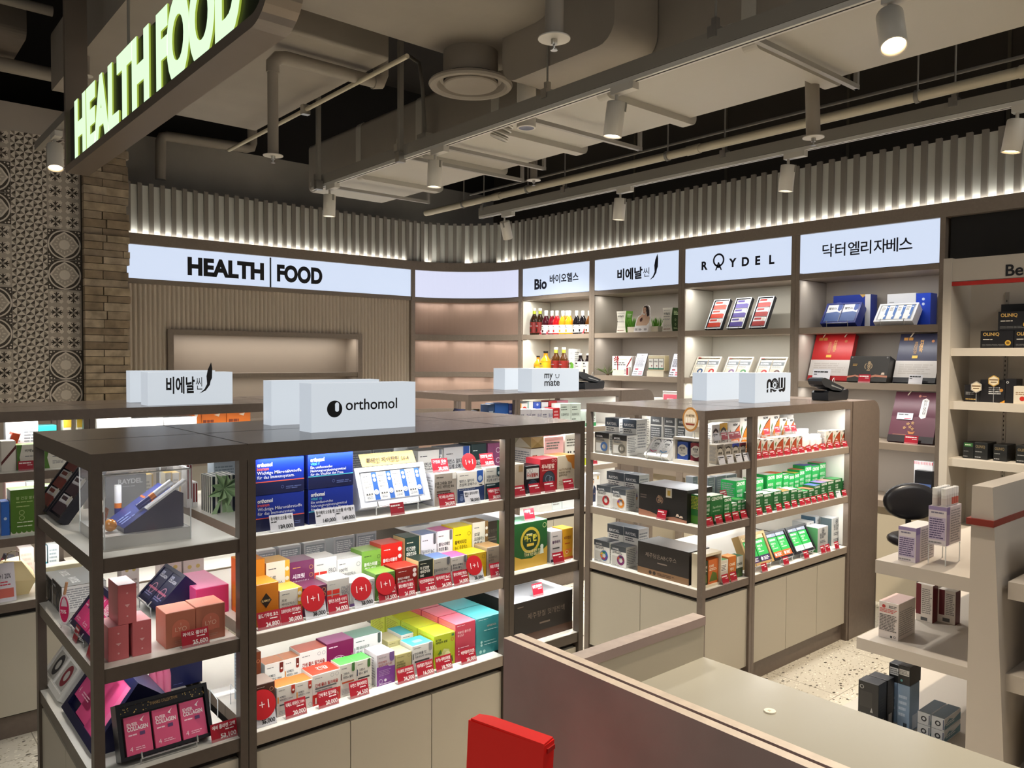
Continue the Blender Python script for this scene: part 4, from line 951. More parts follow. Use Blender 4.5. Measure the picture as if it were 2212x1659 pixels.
L_F = ['Ein umfassendes', 'Nahrungsergänzungsmittel', 'für die Vitalität der Frau.']; L_MM = L_F[:2] + ['für die Vitalität des Mannes.']
h2 = A1.P(666, 1058).z - A1.z
A1.box(666.5, 762.5, 1058, .1, '#12309c', 'navy carton with pale blue stripe, lower of its stack', ortho(0, '#4fb4cc', L_MM, 'vital m'), side='#15246b')
A1.box(665.5, 762.5, 982.5, .1, '#12309c', 'navy carton with pale blue stripe, upper of its stack', ortho(0, '#4fb4cc', L_F, 'vital f'), dz=h2 + .0005, side='#15246b')
A1.tag(611, 1150, .07, .045, 'stack of navy orange-striped cartons', '동아제약 오쏘몰 이뮨', '129,000', False)
A1.tag(706, 1136, .066, .045, 'stack of blue-striped cartons, farther one', '동아제약 오쏘몰 맨', '149,000', False)
A1.tag(748, 1126, .066, .045, 'stack of blue-striped cartons, tray side', '오쏘몰 바이탈 F', '149,000', False)
bl = YP(781, 1098, 2.1); br = YP(931, 1073.5, 2.1); br.z = bl.z; tl = XP(764.5, 1012, bl.x)
def eyep(): return [('r', .66, 0, 1, 1, '#1f5fb8'), ('l', .1, .84, .5, .9, 1, '#7a7d84'), ('t', '눈 건강', .1, .72, .07, '#44474e', 0, .5), ('t', '루테인', .1, .63, .07, '#44474e', 0, .5), ('t', '지아잔틴', .1, .54, .07, '#44474e', 0, .52), ('t', '솔루션', .1, .45, .07, '#44474e', 0, .5), ('c', .82, .87, .11, '#eef2f6'), ('c', .82, .72, .11, '#eef2f6'), ('c', .8, .28, .16, '#eef0f0'), ('o', .8, .28, .09, .06, '#8b8f96'), ('r', .1, .2, .2, .25, '#333'), ('r', .26, .2, .36, .25, '#333'), ('r', .42, .2, .52, .25, '#333'), ('l', .1, .05, .6, .15, 2, '#8a8d92')]
t = slab('gift_tray', f'slanted white tray of four blue-striped eye packets, top shelf of {IS}', 'gift set', GN, bl, br, tl, .06, mat('#dfe2ea', .35), stand=A1.z, packets=[(.085 + .208 * i, .16, .085 + .208 * (i + 1) - .004, .86, '#f0f0ee', eyep()) for i in range(4)], frame=.055)
tw = (br - bl).length; th_ = (tl - bl).length
b = MB(); b.quad([(tw * .12, .002, th_ + .002), (tw * .9, .002, th_ + .002), (tw * .87, -.002, th_ + .042), (tw * .09, -.002, th_ + .042)], mat('#e8c97e', .5)); b.text('루테인 지아잔틴 16:4', (tw * .18, -.003, th_ + .012), UX, UZ, .018, mat('#4a3d28', .5), bold=.02, maxw=tw * .62); b.build('header_card', t)
b = MB(); b.box(tw * .55, tw, .02, .062, -.0, th_ * .3, mat('#1b2c86', .4)); b.build('sleeve', t)
A1.tag(860, 1108, .05, .036, 'slanted white eye-packet tray', '', '', True, dv=-.04)
A1.box(939, 986, 1024.5, .09, '#a9a096', 'grey-brown magnesium carton with white badge', std('마그네슘 350', '위드 비타민 B6', '#2b2724', bar='#5b4d42', badge=None) + [('r', .8, .8, .97, 1, '#e6e4de')], top='#cfcfd2', side='#d5d5da', sl=FINEW)
A1.box(988, 1046, 1021, .08, WK, 'white omega carton with navy lower half', [('p', [(0, 0), (1, 0), (1, .5), (.75, .46), (0, .46)], '#1c3564'), ('r', .72, .72, .95, 1, '#2756a8'), ('c', .835, .72, .115, '#2756a8'), ('c', .835, .74, .08, '#a9c0dc'), ('l', .08, .86, .4, .9, 1, '#666'), ('t', '밸런스 알티지', .07, .66, .085, '#4b4d55', .015, .7), ('t', '초임계 오메가-3', .07, .54, .085, '#4b4d55', .015, .75), ('t', 'BALANCE rTG Omega-3', .06, .4, .05, '#d8deea', 0, .7), ('r', .8, .5, .92, .54, '#333'), ('l', .1, .2, .6, .3, 2, '#7f8fb4'), ('c', .15, .14, .07, '#6f80aa')], sl=FINEW)
A1.box(1048.5, 1083, 1011, .08, '#dcdad0', 'white carton with dark teal lower half', [('p', [(0, 0), (1, 0), (1, .52), (.6, .48), (0, .5)], '#1d3a42'), ('r', .7, .76, .97, 1, '#24464e'), ('c', .835, .78, .13, '#24464e'), ('c', .835, .8, .08, '#b9c9c9'), ('l', .08, .86, .5, .9, 1, '#666'), ('t', '식물성 알티지', .07, .67, .08, '#4b4d55', .015, .62), ('t', '초임계 오메가-3', .07, .56, .08, '#4b4d55', .015, .8), ('r', .08, .42, .6, .46, '#b9c9c9'), ('l', .1, .15, .8, .3, 3, '#6f8a8c')])
A1.tag(968, 1094, .064, .042, 'grey-brown magnesium carton', '마그네슘 350 비타민', '24,000')
A1.tag(1022, 1082, .064, .042, 'white and navy omega carton', '밸런스 알티지오메가', '70,000', False)
A1.tag(1070, 1079, .055, .04, 'white and dark teal carton', '식물성 알티지', '30,000')
A2.box(903, 956, 975, .08, '#f2f1ec', 'tall white citrate carton with grey lid', std('구연산 칼슘', '마그네슘 & D', '#55575c', badge=None) + [('r', .84, .74, .96, 1, '#7d8088'), ('t', '7', .87, .8, .1, '#fff', .03, .1)], top='#8f8a84', sl=FINEW)
A2.box(959, 1016, 967.5, .08, '#cfcfd0', 'grey omega carton with blue wave', [('p', [(0, 0), (1, 0), (1, .55), (.72, .36), (0, .44)], '#1e4ea4'), ('r', .72, .68, .95, 1, '#234f9e'), ('c', .835, .68, .115, '#234f9e'), ('c', .83, .72, .08, '#7fa3d8'), ('l', .08, .84, .4, .88, 1, '#666'), ('t', '밸런스 알티지', .07, .66, .085, '#4b4d55', .015, .7), ('t', '초임계 오메가-3', .07, .55, .085, '#4b4d55', .015, .75), ('l', .1, .2, .6, .34, 2, '#b9c8e4')], top='#2b4f86', sl=FINEW)
A2.box(1018.5, 1051, 960, .08, '#1f3a3d', 'dark teal carton with white lettering', [('l', .1, .84, .5, .88, 1, '#cfd8d6'), ('t', '건강한기름', .12, .58, .08, '#e4e9e6', .02, .75), ('t', '알티지 오메가-3', .12, .47, .08, '#e4e9e6', .02, .8), ('l', .12, .28, .8, .42, 2, '#9fb0ae')], sl=[('l', .1, .2, .9, .8, 8, '#5d7577')])
A2.box(1054, 1089, 958, .08, '#8a4a72', 'purple carton with white seals and pink rabbit', [('o', .62, .84, .13, .1, '#e3cfdc'), ('o', .62, .62, .13, .1, '#e3cfdc'), ('r', .36, .1, .38, .98, '#75385e'), ('c', .8, .2, .16, '#d96a9a'), ('p', [(.72, .3), (.76, .52), (.82, .3)], '#d96a9a'), ('p', [(.8, .3), (.88, .5), (.9, .28)], '#d96a9a')])
hb = A1.P(939, 1024.5).z - A1.z
def raised(px, py, base, desc, ttl, pr_, w=.064): A1.tag(px, py, w, .044, desc, ttl, pr_, True, dz=base, dv=.02)
raised(953, 1022, hb + .001, 'tall white citrate carton', '구연산 칼슘', '28,000')
raised(1054, 1008, A1.P(1048.5, 1011).z - A1.z + .001, 'dark teal carton', '건강한기름 오메가', '50,000', .06)
t = A1.tag(1016, 1025, .03, .012, 'white and navy omega carton, on its lid', '', '', True, disc=.03, dz=A1.P(988, 1021).z - A1.z + .001, dv=.015)
A1.box(1085, 1096, 1010, .08, WK, 'narrow white carton beside the dark teal one', [('l', .1, .2, .9, .9, 8, '#888')]) if 0 else None
AB = Face('y', 2.50, ZN[0], f'far side, top shelf, {IS}', 'cartons turned away on the disc-emblem island')
def back_box(F_, l, r, t_, i, w_='first'): return F_.box(l, r, t_, .1, '#c9ccd0', f'pale grey carton seen from behind, {w_}', [('r', .06, .5, .94, .93, '#9aa1a9'), ('l', .1, .53, .9, .9, 7, '#e3e6e9'), ('l', .08, .1, .92, .45, 6, '#9da1a6')], top='#e7e7e4')
_ORD = ['first', 'second', 'third', 'fourth', 'fifth', 'sixth', 'seventh', 'eighth', 'ninth', 'tenth', 'eleventh', 'twelfth', 'thirteenth', 'fourteenth']
for i, (l, r, t_) in enumerate(((757, 803, 972), (805, 851, 967), (880, 905, 962))): back_box(AB, l, r, t_, i, ORD[i] + ' from the navy stacks')
# ---- middle shelf
B1 = Face('y', 2.11, ZN[1], f'front row, middle shelf, {IS}', GN); B2 = Face('y', 2.225, ZN[1], f'back row, middle shelf, {IS}', GN)  # front-row carton colours hold their shade; back-row twins are tinted as lit
KAM = [('p', [(.5, .42), (.72, .6), (.5, .78), (.28, .6)], '#2a1d14'), ('t', 'KAMUT', .33, .57, .06, '#e7c88a', .02, .34), ('r', 0, .02, 1, .025, '#4a2b10'), ('t', '골드 카무트효소', .25, .27, .045, '#4a2b10', .01, .5), ('r', 0, .2, 1, .206, '#4a2b10')]
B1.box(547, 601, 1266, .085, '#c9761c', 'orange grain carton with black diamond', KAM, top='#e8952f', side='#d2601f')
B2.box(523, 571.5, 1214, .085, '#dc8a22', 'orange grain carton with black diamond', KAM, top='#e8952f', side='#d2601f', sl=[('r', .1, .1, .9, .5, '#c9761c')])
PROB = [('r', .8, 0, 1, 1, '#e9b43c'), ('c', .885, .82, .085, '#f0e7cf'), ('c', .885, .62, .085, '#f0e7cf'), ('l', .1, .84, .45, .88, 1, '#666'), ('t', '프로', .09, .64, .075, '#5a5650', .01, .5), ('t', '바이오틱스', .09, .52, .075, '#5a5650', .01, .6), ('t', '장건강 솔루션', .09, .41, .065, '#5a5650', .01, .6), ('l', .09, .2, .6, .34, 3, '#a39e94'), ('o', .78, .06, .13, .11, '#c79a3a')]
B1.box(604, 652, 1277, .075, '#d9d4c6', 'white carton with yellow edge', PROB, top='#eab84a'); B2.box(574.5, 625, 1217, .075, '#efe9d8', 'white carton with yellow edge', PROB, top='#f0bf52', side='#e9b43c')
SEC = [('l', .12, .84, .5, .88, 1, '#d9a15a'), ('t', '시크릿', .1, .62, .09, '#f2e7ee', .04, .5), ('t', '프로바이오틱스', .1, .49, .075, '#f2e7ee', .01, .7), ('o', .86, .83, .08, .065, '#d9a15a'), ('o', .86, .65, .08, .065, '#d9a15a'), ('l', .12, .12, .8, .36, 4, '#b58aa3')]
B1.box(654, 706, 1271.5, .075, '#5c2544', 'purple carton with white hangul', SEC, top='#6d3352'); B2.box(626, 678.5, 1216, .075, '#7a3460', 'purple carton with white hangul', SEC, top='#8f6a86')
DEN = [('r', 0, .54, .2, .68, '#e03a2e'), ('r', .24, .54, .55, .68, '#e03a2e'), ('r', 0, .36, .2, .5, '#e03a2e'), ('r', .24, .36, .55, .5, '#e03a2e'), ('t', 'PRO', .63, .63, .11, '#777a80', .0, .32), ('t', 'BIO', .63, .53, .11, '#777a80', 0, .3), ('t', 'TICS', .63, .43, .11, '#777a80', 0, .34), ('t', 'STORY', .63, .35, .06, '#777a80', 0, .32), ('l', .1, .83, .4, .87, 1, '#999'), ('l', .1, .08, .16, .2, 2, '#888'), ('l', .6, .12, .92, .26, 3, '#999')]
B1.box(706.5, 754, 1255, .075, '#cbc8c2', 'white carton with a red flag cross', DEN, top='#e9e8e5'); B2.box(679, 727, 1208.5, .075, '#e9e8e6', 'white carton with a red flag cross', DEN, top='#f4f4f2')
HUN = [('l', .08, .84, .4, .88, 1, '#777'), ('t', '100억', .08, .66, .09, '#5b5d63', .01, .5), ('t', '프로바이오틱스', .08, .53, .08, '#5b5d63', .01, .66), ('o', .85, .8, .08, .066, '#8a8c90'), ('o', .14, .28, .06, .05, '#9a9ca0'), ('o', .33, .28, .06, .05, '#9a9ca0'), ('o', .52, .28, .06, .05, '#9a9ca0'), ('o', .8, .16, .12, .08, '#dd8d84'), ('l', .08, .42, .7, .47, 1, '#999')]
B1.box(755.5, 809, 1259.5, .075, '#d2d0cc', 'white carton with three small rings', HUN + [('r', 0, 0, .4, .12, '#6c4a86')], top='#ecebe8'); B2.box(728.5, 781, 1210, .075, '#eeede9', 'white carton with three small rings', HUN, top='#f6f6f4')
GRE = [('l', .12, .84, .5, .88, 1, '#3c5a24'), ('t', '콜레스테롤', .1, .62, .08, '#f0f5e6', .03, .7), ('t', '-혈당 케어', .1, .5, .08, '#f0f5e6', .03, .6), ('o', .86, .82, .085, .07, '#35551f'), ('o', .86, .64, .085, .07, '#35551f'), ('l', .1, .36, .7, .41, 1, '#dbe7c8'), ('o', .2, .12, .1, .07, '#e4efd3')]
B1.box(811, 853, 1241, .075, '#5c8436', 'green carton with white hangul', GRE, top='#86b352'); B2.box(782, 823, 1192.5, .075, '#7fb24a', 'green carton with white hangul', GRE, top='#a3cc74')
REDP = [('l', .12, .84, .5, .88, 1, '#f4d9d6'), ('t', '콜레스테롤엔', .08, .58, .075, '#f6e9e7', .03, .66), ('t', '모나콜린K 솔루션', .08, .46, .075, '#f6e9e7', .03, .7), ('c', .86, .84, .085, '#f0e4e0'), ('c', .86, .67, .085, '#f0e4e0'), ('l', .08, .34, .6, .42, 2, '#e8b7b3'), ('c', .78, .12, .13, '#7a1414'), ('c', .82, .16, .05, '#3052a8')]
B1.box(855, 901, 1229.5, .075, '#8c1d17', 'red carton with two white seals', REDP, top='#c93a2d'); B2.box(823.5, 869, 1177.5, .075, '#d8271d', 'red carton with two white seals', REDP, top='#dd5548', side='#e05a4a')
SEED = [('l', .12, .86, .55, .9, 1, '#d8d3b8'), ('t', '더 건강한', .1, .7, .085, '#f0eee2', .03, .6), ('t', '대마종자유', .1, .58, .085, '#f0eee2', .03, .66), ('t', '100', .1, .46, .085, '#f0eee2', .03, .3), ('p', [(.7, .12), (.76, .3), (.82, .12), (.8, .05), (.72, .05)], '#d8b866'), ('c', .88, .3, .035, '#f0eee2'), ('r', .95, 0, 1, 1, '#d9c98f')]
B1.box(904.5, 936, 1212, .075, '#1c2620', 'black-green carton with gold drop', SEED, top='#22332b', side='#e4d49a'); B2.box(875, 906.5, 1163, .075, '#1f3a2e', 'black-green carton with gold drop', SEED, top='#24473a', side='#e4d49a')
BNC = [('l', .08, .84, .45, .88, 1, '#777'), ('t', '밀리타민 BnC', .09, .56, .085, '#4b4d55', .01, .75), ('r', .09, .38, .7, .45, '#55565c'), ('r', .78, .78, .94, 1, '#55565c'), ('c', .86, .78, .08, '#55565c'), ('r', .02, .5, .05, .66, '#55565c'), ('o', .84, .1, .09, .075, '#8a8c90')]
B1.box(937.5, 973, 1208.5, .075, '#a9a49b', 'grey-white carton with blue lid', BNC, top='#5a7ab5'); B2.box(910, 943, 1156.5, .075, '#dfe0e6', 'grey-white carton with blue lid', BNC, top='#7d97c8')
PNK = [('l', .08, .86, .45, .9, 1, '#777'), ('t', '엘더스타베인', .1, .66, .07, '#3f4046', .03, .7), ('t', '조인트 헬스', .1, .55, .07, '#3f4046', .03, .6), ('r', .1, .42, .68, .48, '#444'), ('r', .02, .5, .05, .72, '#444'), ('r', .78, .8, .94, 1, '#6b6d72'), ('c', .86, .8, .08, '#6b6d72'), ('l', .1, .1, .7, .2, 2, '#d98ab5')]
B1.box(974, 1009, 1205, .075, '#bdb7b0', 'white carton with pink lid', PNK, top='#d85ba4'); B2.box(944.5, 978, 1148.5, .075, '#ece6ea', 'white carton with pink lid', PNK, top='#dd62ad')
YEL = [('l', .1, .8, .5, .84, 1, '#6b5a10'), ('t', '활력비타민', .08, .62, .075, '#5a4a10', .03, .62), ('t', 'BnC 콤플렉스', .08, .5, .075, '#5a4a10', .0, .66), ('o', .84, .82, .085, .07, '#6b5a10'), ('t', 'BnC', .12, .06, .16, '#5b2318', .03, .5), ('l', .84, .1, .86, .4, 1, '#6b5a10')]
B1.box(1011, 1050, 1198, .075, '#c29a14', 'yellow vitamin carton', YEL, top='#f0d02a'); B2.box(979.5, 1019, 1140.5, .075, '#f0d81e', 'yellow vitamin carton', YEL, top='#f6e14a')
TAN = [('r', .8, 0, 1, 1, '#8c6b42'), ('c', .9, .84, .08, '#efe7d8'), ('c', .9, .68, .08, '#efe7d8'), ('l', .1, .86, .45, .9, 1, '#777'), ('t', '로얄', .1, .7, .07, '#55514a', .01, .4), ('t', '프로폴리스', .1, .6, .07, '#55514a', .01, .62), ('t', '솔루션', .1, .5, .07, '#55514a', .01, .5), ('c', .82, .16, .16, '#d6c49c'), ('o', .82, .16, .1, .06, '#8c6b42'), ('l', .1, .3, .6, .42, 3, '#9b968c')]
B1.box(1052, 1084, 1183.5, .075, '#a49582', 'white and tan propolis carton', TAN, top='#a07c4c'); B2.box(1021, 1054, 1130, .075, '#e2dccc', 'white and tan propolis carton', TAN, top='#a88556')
BB = Face('y', 2.46, ZN[1], f'far side, middle shelf, {IS}', 'cartons turned away on the disc-emblem island')
for i, (l, r, t_) in enumerate(((556, 596, 1192), (604, 650, 1183), (657, 703, 1174), (722, 766, 1162), (770, 813, 1153), (876, 927, 1130))): back_box(BB, l, r, t_, i, ORD[i] + ' from the double post')
B3 = Face('y', 2.42, ZN[1], f'middle shelf, {IS}', GN)
for (px, py, desc, ttl, pr_, red, dsc) in ((583, 1367, 'orange grain carton', '골드 카무트 효소', '24,800', 1, 0), (632, 1356, 'white carton with yellow edge', '프로바이오틱스 장건강솔루션', '30,000', 1, 0), (684, 1345, 'purple carton', '시크릿 프로바이오틱스', '38,000', 0, .037), (733, 1331, 'white carton with red flag cross', '덴마크 유산균 이야기', '34,000', 1, 0), (788, 1319, 'white carton with three rings', '100억 프로바이오틱스', '38,000', 0, .035), (840, 1307, 'green carton', '콜레스테롤 혈당케어', '17,500', 1, .034), (881, 1296, 'red carton', '콜레스테롤엔 모나콜린K', '21,000', 1, 0), (926, 1287, 'black-green carton', '더건강한대마종자유100', '22,900', 1, 0), (961, 1275, 'grey-white carton with blue lid', '밀리타민 BnC', '24,500', 1, 0), (998, 1266, 'white carton with pink lid', '엘더스타베인 조인트', '34,000', 1, 0), (1031, 1259, 'yellow vitamin carton', '활력비타민 BnC', '35,000', 0, .033), (1076, 1250, 'white and tan propolis carton', '로얄 프로폴리스', '27,300', 1, 0)):
    B1.tag(px, py, .066 if px < 860 else .062, .046, desc, ttl, pr_, bool(red), dsc or None)
# ---- bottom shelf
C1 = Face('y', 2.11, ZN[2], f'front row, bottom shelf, {IS}', GN); C2 = Face('y', 2.235, ZN[2], f'back row, bottom shelf, {IS}', GN)  # front cartons coloured as shaded, their back-row copies as lit by the shelf
BRW = [('l', .1, .9, .5, .93, 1, '#b9a79a'), ('t', '맥주효모', .1, .72, .06, '#d9cec4', .0, .62), ('t', '비오틴', .1, .62, .06, '#d9cec4', .0, .5), ('o', .82, .82, .1, .08, '#c98d6a')]
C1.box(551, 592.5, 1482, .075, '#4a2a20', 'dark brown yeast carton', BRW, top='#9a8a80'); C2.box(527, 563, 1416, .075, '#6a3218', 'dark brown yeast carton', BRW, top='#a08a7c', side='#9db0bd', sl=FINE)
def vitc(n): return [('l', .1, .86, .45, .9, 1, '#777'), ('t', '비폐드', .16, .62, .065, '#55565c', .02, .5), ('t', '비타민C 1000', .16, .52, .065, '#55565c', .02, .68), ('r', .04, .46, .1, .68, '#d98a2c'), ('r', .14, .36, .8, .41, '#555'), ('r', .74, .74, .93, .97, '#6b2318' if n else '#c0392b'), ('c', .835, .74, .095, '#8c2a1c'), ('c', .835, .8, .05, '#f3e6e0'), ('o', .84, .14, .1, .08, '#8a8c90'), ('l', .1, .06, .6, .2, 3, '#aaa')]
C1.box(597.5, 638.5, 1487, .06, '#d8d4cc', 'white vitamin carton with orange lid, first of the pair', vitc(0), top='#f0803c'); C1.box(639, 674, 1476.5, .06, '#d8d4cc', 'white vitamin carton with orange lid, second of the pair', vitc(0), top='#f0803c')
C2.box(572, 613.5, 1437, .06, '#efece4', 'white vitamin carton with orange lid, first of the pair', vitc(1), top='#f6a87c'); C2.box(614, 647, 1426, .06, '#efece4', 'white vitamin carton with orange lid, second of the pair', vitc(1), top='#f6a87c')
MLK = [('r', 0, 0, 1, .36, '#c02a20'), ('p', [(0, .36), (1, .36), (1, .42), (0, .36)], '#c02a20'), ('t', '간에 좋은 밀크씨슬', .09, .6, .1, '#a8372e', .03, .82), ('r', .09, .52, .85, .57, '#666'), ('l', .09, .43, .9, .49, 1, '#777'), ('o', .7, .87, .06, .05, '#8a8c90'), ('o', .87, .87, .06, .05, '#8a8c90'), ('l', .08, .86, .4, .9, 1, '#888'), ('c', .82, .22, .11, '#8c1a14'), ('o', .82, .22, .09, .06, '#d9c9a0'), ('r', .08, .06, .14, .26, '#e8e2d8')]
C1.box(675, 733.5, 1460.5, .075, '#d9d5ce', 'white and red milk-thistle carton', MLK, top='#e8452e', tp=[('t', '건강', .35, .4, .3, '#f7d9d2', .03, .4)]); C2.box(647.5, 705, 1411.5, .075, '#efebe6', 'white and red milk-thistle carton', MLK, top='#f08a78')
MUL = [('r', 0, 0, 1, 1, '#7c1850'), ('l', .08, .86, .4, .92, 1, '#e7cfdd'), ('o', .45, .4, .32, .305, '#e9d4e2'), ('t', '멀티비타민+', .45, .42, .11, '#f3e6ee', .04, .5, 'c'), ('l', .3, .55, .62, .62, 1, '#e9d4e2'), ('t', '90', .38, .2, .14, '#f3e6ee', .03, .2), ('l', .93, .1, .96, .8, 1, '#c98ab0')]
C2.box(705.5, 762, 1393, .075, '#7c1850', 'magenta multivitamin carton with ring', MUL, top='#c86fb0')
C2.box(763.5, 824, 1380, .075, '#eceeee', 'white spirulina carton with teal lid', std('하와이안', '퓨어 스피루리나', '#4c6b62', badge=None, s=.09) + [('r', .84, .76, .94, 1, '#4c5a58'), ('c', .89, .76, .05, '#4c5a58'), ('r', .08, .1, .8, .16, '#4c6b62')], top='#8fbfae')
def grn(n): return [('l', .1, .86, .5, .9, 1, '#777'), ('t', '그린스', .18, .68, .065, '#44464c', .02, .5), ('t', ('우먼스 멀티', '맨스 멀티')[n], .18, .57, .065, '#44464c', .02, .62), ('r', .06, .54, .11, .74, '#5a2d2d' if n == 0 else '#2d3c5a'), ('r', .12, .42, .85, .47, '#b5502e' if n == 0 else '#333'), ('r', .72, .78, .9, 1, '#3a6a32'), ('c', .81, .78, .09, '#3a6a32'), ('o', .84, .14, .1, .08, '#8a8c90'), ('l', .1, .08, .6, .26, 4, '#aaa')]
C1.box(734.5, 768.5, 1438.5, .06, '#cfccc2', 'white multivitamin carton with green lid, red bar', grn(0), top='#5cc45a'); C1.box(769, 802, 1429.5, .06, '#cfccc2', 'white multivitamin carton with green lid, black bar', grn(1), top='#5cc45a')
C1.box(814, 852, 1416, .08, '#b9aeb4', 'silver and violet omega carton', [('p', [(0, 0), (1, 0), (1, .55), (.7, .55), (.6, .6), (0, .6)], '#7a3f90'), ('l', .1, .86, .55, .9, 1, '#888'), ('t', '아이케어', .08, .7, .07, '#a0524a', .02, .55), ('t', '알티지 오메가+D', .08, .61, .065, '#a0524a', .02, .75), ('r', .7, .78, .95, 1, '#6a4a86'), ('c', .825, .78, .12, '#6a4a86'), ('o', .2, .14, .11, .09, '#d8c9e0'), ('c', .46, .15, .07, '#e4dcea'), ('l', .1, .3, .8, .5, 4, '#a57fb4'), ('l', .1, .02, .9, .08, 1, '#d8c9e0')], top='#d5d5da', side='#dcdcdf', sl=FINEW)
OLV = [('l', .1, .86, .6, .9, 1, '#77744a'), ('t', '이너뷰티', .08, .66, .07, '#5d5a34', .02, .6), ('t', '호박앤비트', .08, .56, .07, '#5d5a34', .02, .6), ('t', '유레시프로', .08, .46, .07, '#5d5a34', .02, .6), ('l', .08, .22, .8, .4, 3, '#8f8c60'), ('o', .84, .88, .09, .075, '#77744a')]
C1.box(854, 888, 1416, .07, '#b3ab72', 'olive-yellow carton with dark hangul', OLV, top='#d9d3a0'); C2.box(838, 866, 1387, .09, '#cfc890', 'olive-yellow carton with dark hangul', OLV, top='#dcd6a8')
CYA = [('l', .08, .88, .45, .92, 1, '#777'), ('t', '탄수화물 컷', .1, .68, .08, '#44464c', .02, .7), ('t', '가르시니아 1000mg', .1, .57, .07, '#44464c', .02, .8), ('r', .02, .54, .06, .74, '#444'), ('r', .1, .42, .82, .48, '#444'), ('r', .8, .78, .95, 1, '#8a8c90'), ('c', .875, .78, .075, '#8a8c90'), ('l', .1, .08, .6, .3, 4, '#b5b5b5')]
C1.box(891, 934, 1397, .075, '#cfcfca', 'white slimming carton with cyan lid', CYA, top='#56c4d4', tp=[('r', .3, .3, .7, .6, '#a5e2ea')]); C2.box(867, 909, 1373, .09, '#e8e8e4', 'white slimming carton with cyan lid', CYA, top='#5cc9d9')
LIM = [('t', '유기농', .06, .82, .06, '#3c4a10', .03, .4), ('t', '새싹보리 분말', .06, .74, .06, '#3c4a10', .03, .66), ('p', [(.1, .2), (.45, .55), (.7, .5), (.8, .2), (.5, .1)], '#c9cf86'), ('p', [(.15, .42), (.3, .55), (.35, .4)], '#4f7a2a'), ('c', .62, .35, .14, '#dfe4a8'), ('p', [(.55, .1), (.85, .3), (.9, .1)], '#3c4a10'), ('o', .86, .78, .07, .05, '#b5562c'), ('r', .82, .88, .94, .95, '#2f6a3c'), ('t', 'C', .05, .03, .07, '#3c4a10', .03, .1)]
PKT = [('l', .08, .93, .5, .95, 1, '#f3d5da'), ('t', '저분자 콜라겐', .1, .74, .06, '#f7e2e6', .0, .78), ('t', '유산균', .1, .66, .06, '#f7e2e6', .0, .5), ('c', .16, .36, .035, '#f0c8d0'), ('c', .16, .28, .035, '#f0c8d0'), ('c', .16, .2, .035, '#f0c8d0'), ('l', .24, .34, .7, .38, 1, '#f0c8d0'), ('l', .24, .26, .7, .3, 1, '#f0c8d0')]
TEA = [('l', .08, .93, .5, .95, 1, '#bfe0de'), ('t', '바이오닉스', .42, .72, .055, '#d8b39a', .0, .5), ('l', .3, .62, .9, .66, 1, '#a5d0cf'), ('c', .2, .34, .04, '#a5d0cf'), ('c', .2, .26, .04, '#a5d0cf'), ('l', .3, .32, .8, .36, 1, '#a5d0cf'), ('l', .3, .24, .85, .28, 1, '#a5d0cf'), ('c', .16, .09, .05, '#8fc4c2'), ('c', .3, .09, .05, '#8fc4c2')]
def deep(n, l, r, t_, col, pr, top, side, desc, d):
    for i in range(n):
        C1.box(l, r, t_, d, col, f'{desc}, {ORD[i]} from the front', pr, top=top, side=side, dv=0, sl=[('l', .08, .1, .92, .9, 14, '#a9b020' if 'lime' in desc else ('#f28a9a' if 'pink' in desc else '#7fd0d2'))]).location.y += i * (d + .003)
deep(4, 938.5, 982, 1375, '#a9b824', LIM, '#d7e23c', '#cddb2e', 'tall lime barley carton', .1)
deep(4, 984, 1026, 1350, '#b93a50', PKT, '#f2788e', '#f0707f', 'tall pink collagen carton', .1)
deep(3, 1029, 1083, 1338, '#2f8286', TEA, '#5ec6cc', '#62c8d0', 'tall teal carton', .12)
for (px, py, desc, ttl, pr_, red, dsc) in ((574, 1583, 'dark brown yeast carton', '맥주효모 비오틴', '35,000', 0, .04), (641, 1557, 'white vitamin pair with orange lids', '비폐드 비타민C 1000', '20,000', 1, 0), (711, 1532, 'white and red milk-thistle carton', '간에 좋은 밀크씨슬', '20,000', 1, 0), (778, 1511, 'white multivitamin pair with green lids', '우먼스 멀티비타민', '24,500', 1, 0), (879, 1479, 'olive-yellow carton', '이너뷰티 호박앤비트', '74,500', 1, 0), (921, 1466, 'white slimming carton', '탄수화물컷 가르시니아', '16,000', 1, 0), (961, 1456, 'tall lime barley carton', '유기농 새싹보리분말', '18,900', 1, 0), (1014, 1439, 'tall pink collagen carton', '저분자콜라겐 유산균', '25,000', 1, 0)):
    C1.tag(px, py, .064, .046, desc, ttl, pr_, bool(red), dsc or None)
b = carton_mb(.16, .14, .21, '#57534c', [('t', '제주황칠', .25, .7, .08, '#a59f94', 0, .5)], top='#d4d4d2'); o = b.build('product_carton', None, f'dark grey carton behind the tall teal ones, bottom shelf of {IS}', 'box', GN); place(o, (1.545, 2.52, ZN[2]), UX, UZ)
